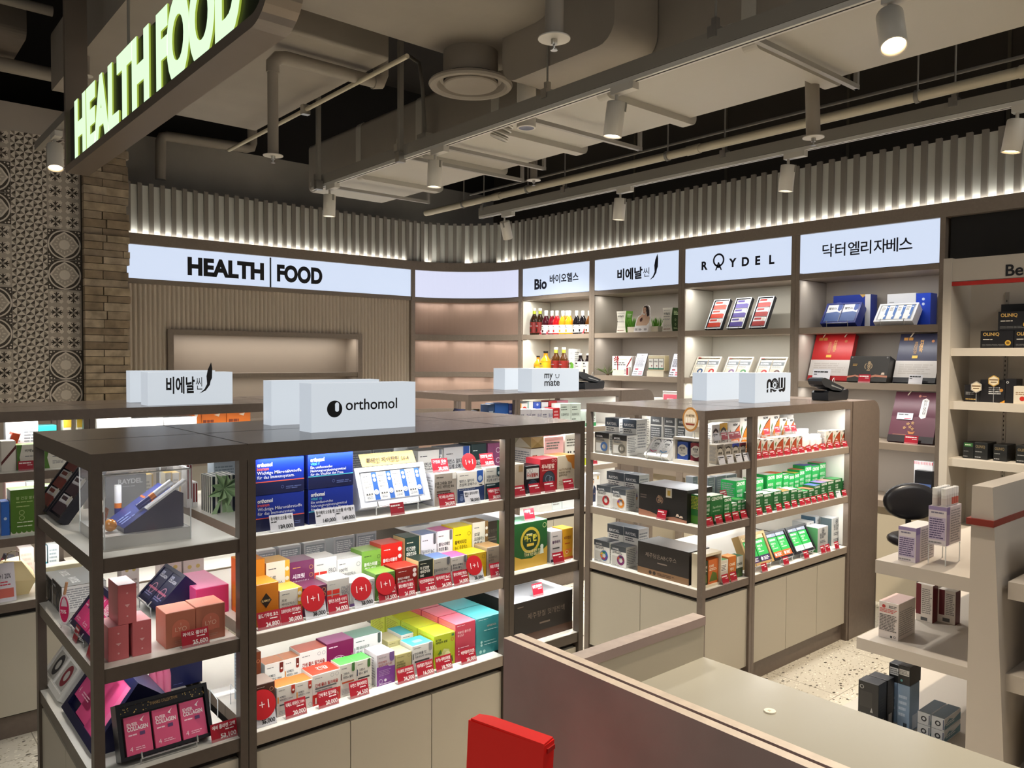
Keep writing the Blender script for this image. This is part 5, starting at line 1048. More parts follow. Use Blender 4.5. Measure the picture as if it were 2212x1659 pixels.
# back board of the bottom shelf
# ---- right-hand bay of the disc-emblem island
E1 = Face('y', 2.10, ZN[0], f'top shelf, end bay, {IS}', GN, (880, 820, 5.53)); E1b = Face('y', 2.27, ZN[0], f'top shelf, end bay, {IS}', GN, (880, 820, 5.53))
E1.box(1287, 1395, 1012, .07, '#b9aa97', 'beige carton with small gold square', [('r', .4, .74, .85, .95, '#a08560'), ('l', .1, .1, .9, .3, 3, '#8d7f6d')])
E1.box(1410, 1577, 1036, .07, '#14151c', 'black carton with white panel and red hangul', [('r', .08, .52, .95, .9, '#d9d6d2'), ('o', .2, .82, .1, .08, '#888'), ('o', .42, .82, .1, .08, '#888'), ('t', '두뇌팔팔PS', .1, .6, .13, '#a3261f', .03, .8), ('c', .5, .24, .3, '#2a3c50'), ('o', .5, .24, .36, .33, '#3f586f')])
E1.box(1588, 1790, 952, .08, '#a31c26', 'red carton with blue brain emblem', [('t', '두뇌팔팔', .08, .7, .12, '#f0cfc4', .05, .75), ('l', .1, .62, .9, .66, 1, '#e0a59a'), ('c', .5, .36, .34, '#3a4552'), ('o', .5, .36, .36, .33, '#223040'), ('o', .45, .38, .16, .13, '#7f93a5'), ('o', .62, .36, .12, .09, '#7f93a5'), ('o', .72, .92, .06, .045, '#e9c9c2'), ('o', .88, .92, .06, .045, '#e9c9c2')], top='#d8525c', side='#c93a46')
E1.box(1795, 1998, 915, .08, '#d9ccb5', 'cream carton with orange splash', [('p', [(.45, 1), (1, 1), (1, .55), (.85, .6), (.8, .75), (.6, .82)], '#d98a34'), ('t', 'GLUTATHIONE', .08, .55, .07, '#8a6a44', .02, .7), ('t', '호르데어 우븐엔', .08, .46, .06, '#6d553a', .02, .66), ('t', '글루타치온', .08, .38, .06, '#6d553a', .02, .5), ('l', .08, .1, .7, .26, 3, '#b5a488')], top='#e2924a')
E1b.box(1480, 1636, 830, .11, '#e9e4dc', 'white carton under a gold faceted carton', [('l', .1, .75, .45, .83, 1, '#b5502e'), ('l', .1, .62, .5, .68, 1, '#999')], sl=FINE)
zt_ = E1b.P(1480, 830).z - E1b.z
E1b.box(1480, 1632, 690, .11, '#b39a68', 'gold faceted carton on a white carton', [('p', [(0, 0), (.5, .5), (1, 0)], '#9c8450'), ('p', [(0, 1), (.5, .5), (1, 1)], '#c7b184'), ('r', 0, 0, 1, .07, '#3a2416')], dz=zt_ + .0005, sl=[('p', [(0, 0), (.4, .9), (1, .1)], '#d5cdb4'), ('p', [(0, 1), (.4, .9), (0, 0)], '#b0a888')], top='#e8e2d0')
E1.tags([(1350, 1368), (1532, 1355), (1710, 1330), (1935, 1295)], .052, .038, 'the end-bay cartons', start='double post')
E2 = Face('y', 2.10, ZN[1], f'middle shelf, end bay, {IS}', GN, (760, 930, 4.337)); E2b = Face('y', 2.36, ZN[1], f'middle shelf, end bay, {IS}', GN, (760, 930, 4.337))
GG = [('p', [(0, 0), (1, 0), (1, .42), (.8, .3), (.5, .2), (.2, .22), (0, .3)], '#c9a23c'), ('c', .47, .6, .3, '#c9b43a'), ('c', .47, .6, .235, '#173a1c'), ('t', '써큐란', .47, .58, .13, '#e2d64a', .05, .4, 'c'), ('l', .35, .7, .6, .76, 1, '#d9d8b0'), ('r', .36, .47, .58, .53, '#e2c04a'), ('t', '건강기능식품 혈행 개선', .28, .33, .055, '#e9e2a8', .02, .5), ('t', '기억력 개선 맞춤 혼합', .28, .26, .055, '#e9e2a8', .02, .5), ('o', .9, .88, .06, .045, '#b9c98a'), ('c', .82, .42, .05, '#d9e6d8'), ('p', [(.76, .26), (.88, .26), (.86, .4), (.78, .4)], '#d9e6d8')]
E2.box(1527, 1830, 880, .1, '#1c5a28', 'large green circulation carton with gold disc', GG, top='#8fc9a5')
E2.box(1866, 1971, 950, .06, '#d9d4d4', 'white carton with dark berries', [('t', '블루베리', .12, .6, .09, '#5a3a5c', .03, .7), ('r', .15, .42, .75, .46, '#444'), ('c', .35, .2, .2, '#2c1f3c'), ('c', .6, .16, .22, '#231a34'), ('r', 0, 0, 1, .1, '#2c1f3c'), ('l', .15, .8, .7, .86, 1, '#777')], top='#c9d0dc')
E2.box(1977, 2072, 925, .06, '#dba024', 'yellow carton with orange fruit', [('t', '비타민C', .12, .66, .09, '#7a3a10', .03, .7), ('r', .2, .5, .7, .53, '#b5421c'), ('c', .4, .24, .2, '#e0671c'), ('c', .7, .28, .16, '#e9892c'), ('o', .4, .24, .15, .1, '#f0d9a0'), ('r', 0, 0, 1, .08, '#c9501c')], top='#f0c040')
zt_ = E2.P(1527, 880).z - E2.z
E2.tag(1672, 975, .05, .042, 'large green circulation carton, set on its lid', '써큐란', '', True, dz=zt_ + .0006, dv=.012); E2.tag(1945, 1243, .055, .04, 'white berry carton', '', '', True)
b = carton_mb(.36, .26, .1, '#4a4239', [('t', '제주황칠 헛개진액', .3, .55, .13, '#8d8374', 0, .6), ('l', .4, .2, .7, .4, 2, '#8d8374')], top='#c9cbd0', sl=[('l', .2, .3, .8, .6, 2, '#7d7365')]); o = b.build('product_carton', None, f'wide dark brown carton with pale lid behind the green one, {IS}', 'box', GN); place(o, (1.79, 2.44, ZN[1]), UX, UZ)
b = carton_mb(.19, .3, .13, '#595148', [], top='#cfd0d2'); o = b.build('product_carton', None, f'grey-brown carton behind the propolis cartons, middle shelf, {IS}', 'box', GN); place(o, (1.545, 2.36, ZN[1]), UX, UZ)
E3 = Face('y', 2.10, ZN[2], f'bottom shelf, end bay, {IS}', GN, (800, 1220, 4.365))
JE = [('t', '제주황칠 헛개진액', .22, .55, .13, '#6f6256', 0, .66), ('l', .42, .34, .62, .42, 1, '#6f6256'), ('r', 0, 0, 1, .2, '#4a3020'), ('l', .05, .86, .18, .9, 1, '#6f6256')]
E3.box(1357, 1897, 372, .32, '#221c18', 'large black-brown extract carton with pale lid', JE, top='#c4c7cd', tp=[('r', .02, .5, .98, .506, '#8a8c90'), ('p', [(.3, 0), (.34, .06), (.5, .06), (.54, 0)], '#a9abb0')])
E3.tag(1588, 318, .05, .045, 'large black-brown extract carton, set on its lid', '황칠 헛개진액', '', True, dz=E3.P(1357, 372).z - E3.z + .0006, dv=.012)

# ---- left end bay of the disc-emblem island
S1 = f'top shelf, open corner, {IS}'; S2 = f'middle shelf, open corner, {IS}'; S3 = f'bottom shelf, open corner, {IS}'
def red_tray(bl, br, tl, c1, c2, label):
    row = lambda c: [('r', .0, .62, 1, 1, '#d9d6d8'), ('r', .08, .72, .62, .92, c), ('c', .8, .82, .12, '#cfcabb'), ('p', [(0, 0), (1, 0), (1, .5), (.85, .58), (0, .55)], c)]
    return slab('gift_tray', label, 'gift set', GN, bl, br, tl, .03, mat('#23222a', .35), stand=False, packets=[(.13, .08 + .29 * i, .87, .08 + .29 * i + .27, '#c9c5c8', row(c1)) for i in range(3)])
a = XP(74, 1092, .47); c = XP(97, 1112, .47); d = XP(99, 1110, .47); e = XP(124, 1128, .47)
for p in (a, c, d, e): p.z = ZN[0] + .012
tz = XP(74, 1092, .47)
def lean(p, L=.21, s=.62): return p + Vector((L * math.sin(s), 0, L * math.cos(s)))
red_tray(a, c, lean(a), '#7a1c14', '#7a1c14', f'black tray of brick-red packets leaning at the corner, {S1}'); red_tray(d, e, lean(d), '#3a2430', '#3a2430', f'black tray of plum packets leaning at the corner, {S1}')
# clear display case with the navy wedge
a = ZP(201, 1193, ZN[0]); c = ZP(406, 1160, ZN[0]); d = ZP(140.5, 1156, ZN[0]); w_ = c.x - a.x; dp = d.y - a.y; hz_ = YP(405, 1014, a.y).z - ZN[0]
ax, ay = max(a.x, .50), max(a.y, 2.095); w_ = c.x - ax; dp = max(dp, .26)
t = empty('display_case', f'clear display case holding a navy wedge stand, {S1}', 'display case', (ax, ay, ZN[0]))
b = MB(); b.box(0, w_, 0, dp, 0, .032, mat('#c9c9c6', .15)); b.build('base', t)
GLASS = mat('#ffffff', .02, alpha=.07, spec=.8); GEDGE_ = mat('#f2f6f6', .1, alpha=.75)
b = MB()
for q in ((0, .003, 0, dp), (w_ - .003, w_, 0, dp)): b.box(q[0], q[1], q[2], q[3], .032, hz_, GLASS)
for q in ((0, .003), (dp - .003, dp)): b.box(.003, w_ - .003, q[0], q[1], .032, hz_, GLASS)
b.box(0, w_, 0, dp, hz_, hz_ + .003, GLASS)
for (x, y) in ((0, 0), (w_, 0), (0, dp), (w_, dp)): b.cyl((x, y, .0), (x, y, hz_), .0018, GEDGE_, 6)
for z in (hz_ + .0015,):
    for p, q in (((0, 0), (w_, 0)), ((w_, 0), (w_, dp)), ((w_, dp), (0, dp)), ((0, dp), (0, 0))): b.cyl((*p, z), (*q, z), .0022, GEDGE_, 6)
b.build('cover', t)
NV = mat('#141a4a', .35); NVT = mat('#2b3a86', .35)
t2 = empty('wedge_display', f'navy wedge stand with orange band inside the clear case, {S1}', 'display stand', (ax, ay + .02, ZN[0] + .0325)); wx = w_ - .012; x0_ = .05; hh_ = (YP(400, 1056, ay + .02).z - ZN[0] - .033)
wd2 = dp * .58; slope = Vector((wx - x0_ - .02, 0, hh_ - .012)); L_ = slope.length; sx2 = slope.normalized()
b = MB(); b.prism([(x0_, 0), (wx, 0), (wx, hh_ - .01), (wx - .02, hh_), (x0_, .012)], (0, wd2, 0), UX, UZ, (0, -wd2, 0), NV); b.build('body', t2)
b = MB(); o_ = Vector((x0_, 0, .0125)); up_ = Vector((-sx2.z, 0, sx2.x))
prints(b, [('r', 0, 0, 1, 1, NVT), ('r', .62, 0, .66, 1, '#d9652c'), ('t', 'orthomol', .7, .55, .14, '#dfe3f5', .03, .25), ('t', 'immun', .7, .38, .14, '#e0693f', .02, .2), ('t', 'vital', .72, .2, .1, '#8fa4de', 0, .2), ('l', .45, .2, .6, .5, 2, '#8fa4de'), ('l', .04, .2, .3, .6, 3, '#7d90cf')], o_, sx2, UY, up_, L_, wd2); b.build('top_panel', t2)
def vial(base, ax_, L, r, label):
    base = Vector(base); ax_ = Vector(ax_).normalized(); t = empty('vial', f'{label}, {S1}', 'vial', base, group='supplement vials in the clear case')
    for nm, f0, f1, m_, rr_ in (('body', 0, .36, mat('#26307c', .3), 1), ('label_band', .36, .5, mat('#d9762c', .3), 1), ('tube', .5, .97, mat('#e4e6ea', .15), 1), ('cap', .97, 1, mat('#cfd2d6', .3), .95)):
        b = MB(); b.cyl(ax_ * (L * f0), ax_ * (L * f1), r * rr_, m_, 16); b.build(nm, t)
p = YP(255, 1104, ay + .2); vial((p.x, ay + .2, ZN[0] + .0325), UZ, YP(255, 1047, ay + .2).z - ZN[0] - .033, .0095, 'orange and navy vial standing upright')
q = o_ + Vector(t2.location); vial(q + sx2 * .06 + up_ * .012 + Vector((0, .04, 0)), sx2, .105, .009, 'orange and navy vial lying on the wedge')
for i in range(3):
    t = empty('blister_stick', f'{ORD[i]} clear stick pack beside the vial lying on the wedge', 'stick pack', q + sx2 * .07 + up_ * .004 + Vector((0, .018 - .009 * i, 0)), group='stick packs in the clear case'); b = MB(); b.cyl((0, 0, 0), sx2 * .12, .0035, mat('#dfe2e6', .1), 10); b.build('tube', t)
t = empty('amber_ball', f'small amber capsule ball inside the clear case, {S1}', 'capsule', (ax + .028, ay + .06, ZN[0] + .05)); b = MB(); b.lathe([(.016 * math.cos(a_), .016 * math.sin(a_)) for a_ in [-HALF + math.pi * k / 10 for k in range(11)]], mat('#c9801c', .08, spec=.8), 20); b.build('body', t)
t = empty('folded_card', f'small folded brown card inside the clear case, {S1}', 'card', (ax + .03, ay + .17, ZN[0] + .0326)); b = MB(); b.prism([(0, 0), (.04, 0), (.04, .001), (.012, .0015), (.022, .04), (.0205, .0405), (.0, .001)], (0, 0, 0), UX, UZ, (0, .03, 0), mat('#6b3a22', .5)); b.build('card', t)
LA_ = Face('y', 2.47, ZN[0], S1, GN); LA2 = Face('y', 2.58, ZN[0], S1, GN)
LA_.box(228, 316, 1030, .012, '#63666b', 'upright dark grey board with pale spaced lettering', [('t', 'RAYDEL', .3, .82, .11, '#c9cbce', .03, .6), ('l', .4, .74, .75, .78, 1, '#9a9ca0')], name='backing_board', cat='board')
for i, (l, r, t_) in enumerate(((312, 331, 1026), (357, 372, 1022), (373, 390, 1022))): LA2.box(l, r, t_, .05, '#ece6d4', f'white and yellow carton, {ORD[i]} from the grey board', [('r', .8, 0, 1, 1, '#e0b43c'), ('l', .1, .3, .7, .85, 6, '#a9a59a')], top='#e7bd4c')
for i, (l, r, t_) in enumerate(((403, 415, 1000), (416, 427, 1042))): LA2.box(l, r, t_, .05, '#dcdcdf', f'white carton with dark red stripes, {ORD[i]} behind the clear case', [('r', .1, .2, .4, .95, '#7a1c22'), ('r', .6, .2, .9, .95, '#7a1c22')])
LA2.box(462, 512, 998, .06, '#b4c0cc', 'pale blue-grey carton behind the striped gift box', [('l', .05, .1, .95, .9, 12, '#7f8c9a')])
# striped gift box with green bow
a = YP(457, 1122, 2.44); c = YP(511, 1122, 2.44); w_ = c.x - a.x; h_ = YP(457, 1030, 2.44).z - ZN[0]
t = empty('gift_box', f'green and white striped gift box with pale green bow, {S1}', 'gift box', (a.x, 2.44, ZN[0])); b = MB(); b.box(0, w_, 0, .09, 0, h_, mat('#e8e8d8', .4))
for k in range(5): prints(b, [('r', .04 + .2 * k, 0, .04 + .2 * k + .11, 1, '#232a33')], (0, 0, 0), UX, UZ, (0, -1, 0), w_, h_); prints(b, [('r', .04 + .2 * k, 0, .04 + .2 * k + .11, 1, '#232a33')], (0, 0, h_), UX, UY, UZ, w_, .09); prints(b, [('r', .04 + .2 * k, 0, .04 + .2 * k + .11, 1, '#232a33')], (0, .09, 0), (0, -1, 0), UZ, (-1, 0, 0), .09, h_)
b.build('box', t); RB = mat('#9db88a', .4); b = MB(); b.box(w_ * .42, w_ * .58, -.002, -.0005, 0, h_, RB); b.build('ribbon', t)
b = MB(); cx_, cz_ = w_ * .48, h_ * .66
for k in range(9):
    a_ = 2 * math.pi * k / 9; L2_ = .045 + .012 * (k % 2); dx, dz_ = math.cos(a_), math.sin(a_); b.add([(cx_, -.004, cz_), (cx_ + dx * L2_ * .5 - dz_ * .012, -.03, cz_ + dz_ * L2_ * .5 + dx * .012), (cx_ + dx * L2_, -.012, cz_ + dz_ * L2_), (cx_ + dx * L2_ * .5 + dz_ * .012, -.022, cz_ + dz_ * L2_ * .5 - dx * .012)], [(0, 1, 2), (0, 2, 3)], RB)
for s_ in (-1, 1): b.add([(cx_, -.006, cz_), (cx_ + s_ * .03, -.014, cz_ - .085), (cx_ + s_ * .03 - .02, -.01, cz_ - .09), (cx_ - s_ * .006, -.004, cz_)], [(0, 1, 2, 3)], RB)
b.build('bow', t)
# middle shelf corner
def ray_pr(ring, dark='#2c2d31', body='#efefed', ring2=None):
    p = [('r', 0, .74, 1, 1, dark), ('t', 'R\u01ffYDEL' if 0 else 'RAYDEL', .12, .79, .09, '#e6e6e8', .03, .72), ('l', .1, .6, .75, .72, 2, '#55565c'), ('r', .08, .1, .6, .5, '#c9c7c2' if body != '#8d8579' else '#7d766b'), ('o', .66, .34, .25, .125, ring), ('l', .08, .03, .6, .08, 1, '#8a8a8a'), ('r', 0, 0, 1, .012, '#33343a')]
    if ring2:
        for k, c in enumerate(ring2): p.append(('p', [(.66 + .25 * math.cos(1.05 * k), .34 + .25 * .8 * math.sin(1.05 * k)), (.66 + .25 * math.cos(1.05 * k + .9), .34 + .25 * .8 * math.sin(1.05 * k + .9)), (.66 + .125 * math.cos(1.05 * k + .9), .34 + .125 * .8 * math.sin(1.05 * k + .9)), (.66 + .125 * math.cos(1.05 * k), .34 + .125 * .8 * math.sin(1.05 * k))], c))
    return p
SB = Face('x', .485, ZN[1], S2, GN)
SB.box(95, 111, 1236, .12, '#5d564e', 'ring-logo carton with grey lid, first of the pair', ray_pr('#3a3a3e', '#2a2a2c', '#8d8579'), top='#6d747b', side='#e6e6e4', sr=FINEW, tp=[('t', 'RAYDEL', .2, .3, .2, '#dfe2e6', .03, .6)])
SB.box(113, 131.5, 1249, .12, '#5d564e', 'ring-logo carton with grey lid, second of the pair', ray_pr('#3a3a3e', '#2a2a2c', '#8d8579'), top='#6d747b', side='#e6e6e4', sr=FINEW, tp=[('t', 'RAYDEL', .2, .3, .2, '#dfe2e6', .03, .6)])
def capsule_sign(p, w, h, label, col='#d2205e'):
    t = empty('shelf_sign', label, 'sign', p); ux = Vector((.62, -.78, 0)); b = MB(); n = 26
    E_ = lambda f: [(w / 2 * f * math.cos(2 * math.pi * k / n), h / 2 + h / 2 * f * math.sin(2 * math.pi * k / n)) for k in range(n)]
    un = Vector((-.78, -.62, 0)) * .0015
    b.prism(E_(1), (0, 0, 0), ux, UZ, un, '#ecdfe2'); b.poly([(x, y) for x, y in E_(.86)], un * 1.3, ux, UZ, M(col)); b.poly([(-w * .3, h * .6), (w * .3, h * .6), (w * .2, h * .8), (0, h * .92), (-w * .2, h * .8)], un * 1.6, ux, UZ, M('#d9c4cc'))
    b.text('75%', Vector((-w * .26, 0, h * .4)) + ux * 0 + un * 2, ux, UZ, h * .16, M('#f5e4ea'), bold=.03, maxw=w * .55); b.build('card', t)
    b = MB(); b.cyl(ux * 0 + Vector((0, 0, h)), ux * 0 + Vector((.004, -.01, h + .035)), .004, mat('#b98a64', .4), 8); b.build('clip', t)
    b = MB(); b.box(-.012, .012, -.012, .012, 0, .003, CLEAR); b.build('base', t)
p = XP(143, 1325, .52); capsule_sign((.475, XP(140, 1325, .475).y, ZN[1]), .034, .085, f'pink capsule-shaped sign before the grey-lidded cartons, {S2}')
def pinkp(n=0): return [('t', 'EVER', .1, .74, .1, '#fbdfe8', .03, .5), ('t', 'COLLAGEN', .1, .62, .12, '#fbeef2', .03, .8), ('l', .12, .48, .5, .55, 1, '#f9d0de'), ('r', .56, .47, .76, .56, '#5a3a6a'), ('t', '4', .12, .1, .14, '#f9d0de', 0, .2), ('l', .34, .1, .8, .2, 2, '#f2b3c8'), ('p', [(.6, .85), (.8, .95), (.7, .86), (.72, .8)], '#fbeef2')]
a = XP(148, 1324.5, .475); c = XP(192, 1368, .475); zz_ = ZN[1] + .02; a.z = c.z = zz_; slab('gift_tray', f'slanted navy tray of pink collagen packets at the corner, {S2}', 'gift set', GN, a, c, a + Vector((.075, 0, .095)), .045, mat('#1c1c3c', .35), stand=ZN[1], packets=[(.06 + .3 * i, .06, .06 + .3 * i + .28, .94, '#e0417e', pinkp()) for i in range(3)])
SBt = Face('x', .475, ZN[1], S2, GN); SBt.tag(160, 1390, .045, .04, 'pink packet tray, farther card', '', '', dv=-.012); SBt.tag(190, 1422, .045, .04, 'pink packet tray, card by the post', '', '', dv=-.012)
SF = Face('y', 2.10, ZN[1], S2, GN); ROSE = '#c9686c'
DOT = [('c', .5, .78, .05, '#e6b0b0'), ('p', [(.36, .5), (.64, .5), (.5, .42)], '#e6b0b0'), ('c', .5, .2, .05, '#e6b0b0')]
r1 = SF.box(233, 277, 1357, .09, ROSE, 'rose carton by the post, lower tier', DOT, top='#e09aa0', side='#d67c80'); r2 = SF.box(286, 326, 1345, .09, ROSE, 'rose carton, lower tier beside the pair', DOT, top='#e09aa0', side='#d67c80')
SF.box(254, 294, 1266, .09, ROSE, 'rose carton stacked across two others', DOT, dz=SF.P(233, 1357).z - ZN[1] + .0006, top='#eba9ae', side='#d67c80')
LYO = [('c', .5, .52, .3, '#c9705a'), ('r', .2, .3, .8, .52, '#c9705a'), ('t', 'I', .5, .6, .09, '#e8bfa8', 0, .2, 'c'), ('t', 'LYO', .5, .44, .14, '#e8bfa8', .0, .5, 'c'), ('l', .3, .1, .8, .2, 2, '#b5806c')]
SF.box(358, 421, 1327, .085, '#b06a54', 'salmon carton with arch emblem, rose side', LYO, top='#e08a74', side='#c77a62'); SF.box(423, 485, 1313, .085, '#b06a54', 'salmon carton with arch emblem, post side', LYO, top='#e08a74', side='#c77a62')
SF.tag(424, 1404, .07, .042, 'salmon arch-emblem cartons', '라이오 콜라겐', '25,600', dv=-.025)
SG = Face('y', 2.30, ZN[1], S2, GN); SG.box(423, 493, 1274, .2, '#d8407c', 'large bright pink carton', [], top='#e873a8', side='#d8508a')
a = Vector((.62, XP(296, 1286, .62).y, 1.0)); a = XP(296, 1286, .68); c = XP(336, 1312, .68); c.z = a.z
PN = lambda: [('t', 'EVER', .1, .8, .09, '#cfd2f0', .03, .5), ('t', 'COLLAGEN', .1, .7, .1, '#e6e7f5', .03, .8), ('r', .0, .3, 1, .36, '#c9688a'), ('o', .5, .33, .24, .2, '#d9a0b8'), ('l', .1, .08, .9, .2, 2, '#8a8cc0')]
slab('gift_tray', f'slanted navy tray with two navy packets and 75 capsule sign, {S2}', 'gift set', GN, a, c, a + Vector((.085, 0, .085)), .075, mat('#12143c', .35), stand=ZN[1], packets=[(.06 + .45 * i, .08, .06 + .45 * i + .42, .94, '#20244e', PN()) for i in range(2)])
SH = Face('y', 2.62, ZN[1], S2, GN)
for i, (l, r) in enumerate(((262, 300), (345, 392), (396, 440))): SH.box(l, r, 1208, .05, '#e8dcd8', f'pale pink carton with gold capsules, {ORD[i]} at the back', [('c', .3, .7, .1, '#d9c27a'), ('c', .7, .7, .1, '#d9c27a'), ('l', .1, .2, .9, .5, 3, '#b9a5a0')])
# bottom shelf corner
def up_slab(px_bl, px_br, X, z, L, s, **k):
    a = XP(*px_bl, X); c = XP(*px_br, X); a.z = c.z = z; return a, c, a + Vector((L * math.sin(s), 0, L * math.cos(s)))
def rpk(c): return [('r', .1, .76, .95, .98, '#4a5a70'), ('t', 'RAYDEL', .16, .8, .1, '#e6e8ec', .03, .7), ('l', .12, .6, .8, .72, 2, '#777'), ('r', .08, .06, .92, .52, '#b5b3ae'), ('o', .55, .3, .3, .15, c)]
a, c, d = up_slab((88, 1474), (124, 1530), .475, ZN[2] + .012, .18, .65)
slab('gift_tray', f'slanted white tray with two ring-logo packets, {S3}', 'gift set', GN, a, c, d, .045, mat('#e2e0da', .35), stand=False, packets=[(.06 + .46 * i, .06, .06 + .46 * i + .42, .94, '#e9e8e4', rpk(('#2a2a30', '#7a2430')[i])) for i in range(2)])
a, c, d = up_slab((132, 1540), (196, 1640), .475, ZN[2] + .012, .19, .65)
slab('gift_tray', f'slanted navy tray of overlapping pink pouches, {S3}', 'gift set', GN, a, c, d, .1, mat('#14153a', .35), stand=False, packets=[(.04, .25, .5, .95, '#dd4f88', pinkp()), (.3, .12, .72, .8, '#d8487f', []), (.6, .04, .84, .9, '#dd4f88', []), (.84, .04, .97, .9, '#e26a9a', [])])
SI = Face('y', 2.5, ZN[2], S3, GN); SI.box(367, 435, 1425, .08, '#1a2152', 'tall navy carton at the back', [('l', .1, .1, .4, .14, 1, '#5a62a0')])
for i, px in enumerate((330, 345, 360)):
    p = YP(px, 1520, 2.44); bottle('pink_bottle', f'slender pink bottle, {ORD[i]} before the tall navy carton, {S3}', 'slender pink bottles on the corner shelf', (p.x, 2.44, ZN[2]), .013, .135, '#c9688a', '#dfc4cc', None)
a = YP(262, 1640, 2.085); c = YP(462, 1588, 2.085); a.z = c.z = ZN[2] + .018; tl = XP(248, 1553, a.x)
L_ = (tl - a).length; w_ = (c - a).length
t = slab('gift_tray', f'black starry gift tray with three pink collagen packets, {S3}', 'gift set', GN, a, c, a + Vector((0, .055, .125)), .05, mat('#14131a', .3), stand=ZN[2], packets=[(.07 + .3 * i, .06, .07 + .3 * i + .27, .74, '#d4507a', pinkp()) for i in range(3)], frame=.04)
b = MB(); hh_ = .1366
for k in range(46): u_, v_ = R.choice((R.uniform(.03, .35), R.uniform(.7, .97))), R.uniform(.79, .97); b.disc((u_ * w_, .0045, v_ * hh_), UX, UZ, R.uniform(.0009, .0018), M('#d8b66a'), 6)
b.text('THANKS COLLECTION', (w_ * .36, .0045, hh_ * .85), UX, UZ, .011, M('#b5935c'), bold=.01, maxw=w_ * .3); b.box(.01, w_ - .01, .005, .012, hh_ * .77, hh_ * .985, mat('#14131a', .3)); b.build('header', t)
SJ = Face('y', 2.10, ZN[2], S3, GN); SJ.tag(486, 1603, .07, .045, 'starry gift tray', '에버 콜라겐 고백', '53,100', dv=-.025)
t = empty('acrylic_riser', f'empty clear acrylic riser by the post, {S3}', 'display stand', (YP(476, 1560, 2.2).x, 2.22, ZN[2])); b = MB(); b.tube([(0, 0, 0), (0, 0, .05), (0, .06, .06), (0, .06, 0)], .0015, GEDGE_, 6); b.tube([(.06, 0, 0), (.06, 0, .05), (.06, .06, .06), (.06, .06, 0)], .0015, GEDGE_, 6); b.box(0, .06, 0, .06, .055, .0575, CLEAR); b.build('plate', t)
# ================================================================ GOODS ON THE SUN-EMBLEM ISLAND
IR = 'sun-emblem island'; GR = 'cartons on the sun-emblem island'
RG = '#e9e8e4'; RD_ = '#8f887c'
ZMR = (1240, 860, 3.568); ZM4 = (1250, 880, 7.628)
def ring_boxes(face, lst, place_word):
    for l, r, t_, ring, ring2, desc in lst: face.box(l, r, t_, .082, RG, desc, ray_pr(ring, '#4c535c', RG, ring2), top='#3f454d', sr=FINEW)
FA = Face('x', 3.005, ZR[0], f'top shelf, {IR}', GR, ZM4); FA2 = Face('x', 3.12, ZR[0], f'back row, top shelf, {IR}', GR, ZM4)
FA.box(270, 500, 405, .085, RD_, 'ring-logo carton with blue ring', ray_pr('#3f5f8f', '#232326', RD_, None), top='#4a4c50', side=RG, sr=FINEW)
FA.box(556, 792, 443, .085, RD_, 'ring-logo carton with grey ring', ray_pr('#5a564e', '#232326', RD_, None), top='#4a4c50', side=RG, sr=FINEW)
FA2.box(440, 668, 165, .085, RG, 'ring-logo carton with bright blue ring', ray_pr('#1f62c8', '#4f5a68', RG), top='#3f454d', sr=FINEW); FA2.box(725, 952, 190, .085, RG, 'ring-logo carton with teal ring', ray_pr('#2a8585', '#4f5a68', RG), top='#3f454d', sr=FINEW)
FA3 = Face('x', 3.33, ZR[0], f'behind the white tray, top shelf, {IR}', 'dark panelled cartons on the sun-emblem island', ZM4)
DPN = [('r', .03, .04, .92, .7, '#5f6266'), ('l', .08, .1, .85, .66, 9, '#cfd1d3'), ('r', .03, .74, .92, .98, '#4d4f52'), ('t', 'RAYDEL', .2, .82, .07, '#dfe0e2', .02, .55)]
for i, (l, r, t_) in enumerate(((1185, 1385, 125), (1410, 1600, 140), (1630, 1770, 150))): FA3.box(l, r, t_, .06, '#e3e2de', f'white carton with dark text panel, {ORD[i]}', DPN)
FA3.box(1040, 1180, 118, .06, '#dcd9d0', 'white carton with fine print, end of row', [('l', .1, .1, .95, .9, 12, '#98958c')])
a = FA.P(1070, 724); c = FA.P(1450, 772); a.z = c.z = ZR[0] + .02
PKW = lambda c: [('o', .5, .55, .38, .34, '#d5d5d8'), ('r', .1, .16, .9, .32, '#c5c5c9'), ('p', [(.14, .3), (.5, .2), (.86, .3), (.86, .26), (.5, .15), (.14, .26)], c), ('t', '센트룸', .3, .64, .1, '#55565c', .03, .5), ('t', '우먼', .38, .5, .08, '#55565c', .02, .4), ('l', .3, .38, .7, .44, 2, '#999'), ('p', [(.12, .78), (.3, .92), (.5, .96), (.7, .92), (.88, .78), (.88, .84), (.7, .97), (.5, 1), (.3, .97), (.12, .84)], '#3a4050')]
slab('gift_tray', f'slanted white tray of two arch-logo packets, top shelf, {IR}', 'gift set', GR, a, c, a + Vector((.075, 0, .085)), .035, mat('#eceae6', .35), stand=ZR[0], packets=[(.08 + .44 * i, .08, .08 + .44 * i + .4, .92, '#f2f1ee', PKW(('#d63a6a', '#3a8fc8')[i])) for i in range(2)])
b_ = FA.P(1552, 912); e_ = FA.P(2035, 985); h_ = FA.P(1552, 480).z - ZR[0]; w_ = b_.y - e_.y
t = empty('display_box', uniq(f'white open-front display box holding blue and maroon packs, top shelf, {IR}'), 'display box', (3.005, b_.y, ZR[0]), -HALF, group=GR)
b = MB(); WM = mat('#d9d2c8', .45); b.box(0, w_, .05, .054, 0, h_, WM); b.box(0, .012, 0, .05, 0, h_, WM); b.box(w_ - .012, w_, 0, .05, 0, h_, WM); b.box(.012, w_ - .012, 0, .05, h_ - .012, h_, WM); b.box(.012, w_ - .012, 0, .05, 0, .018, WM); b.build('box', t)
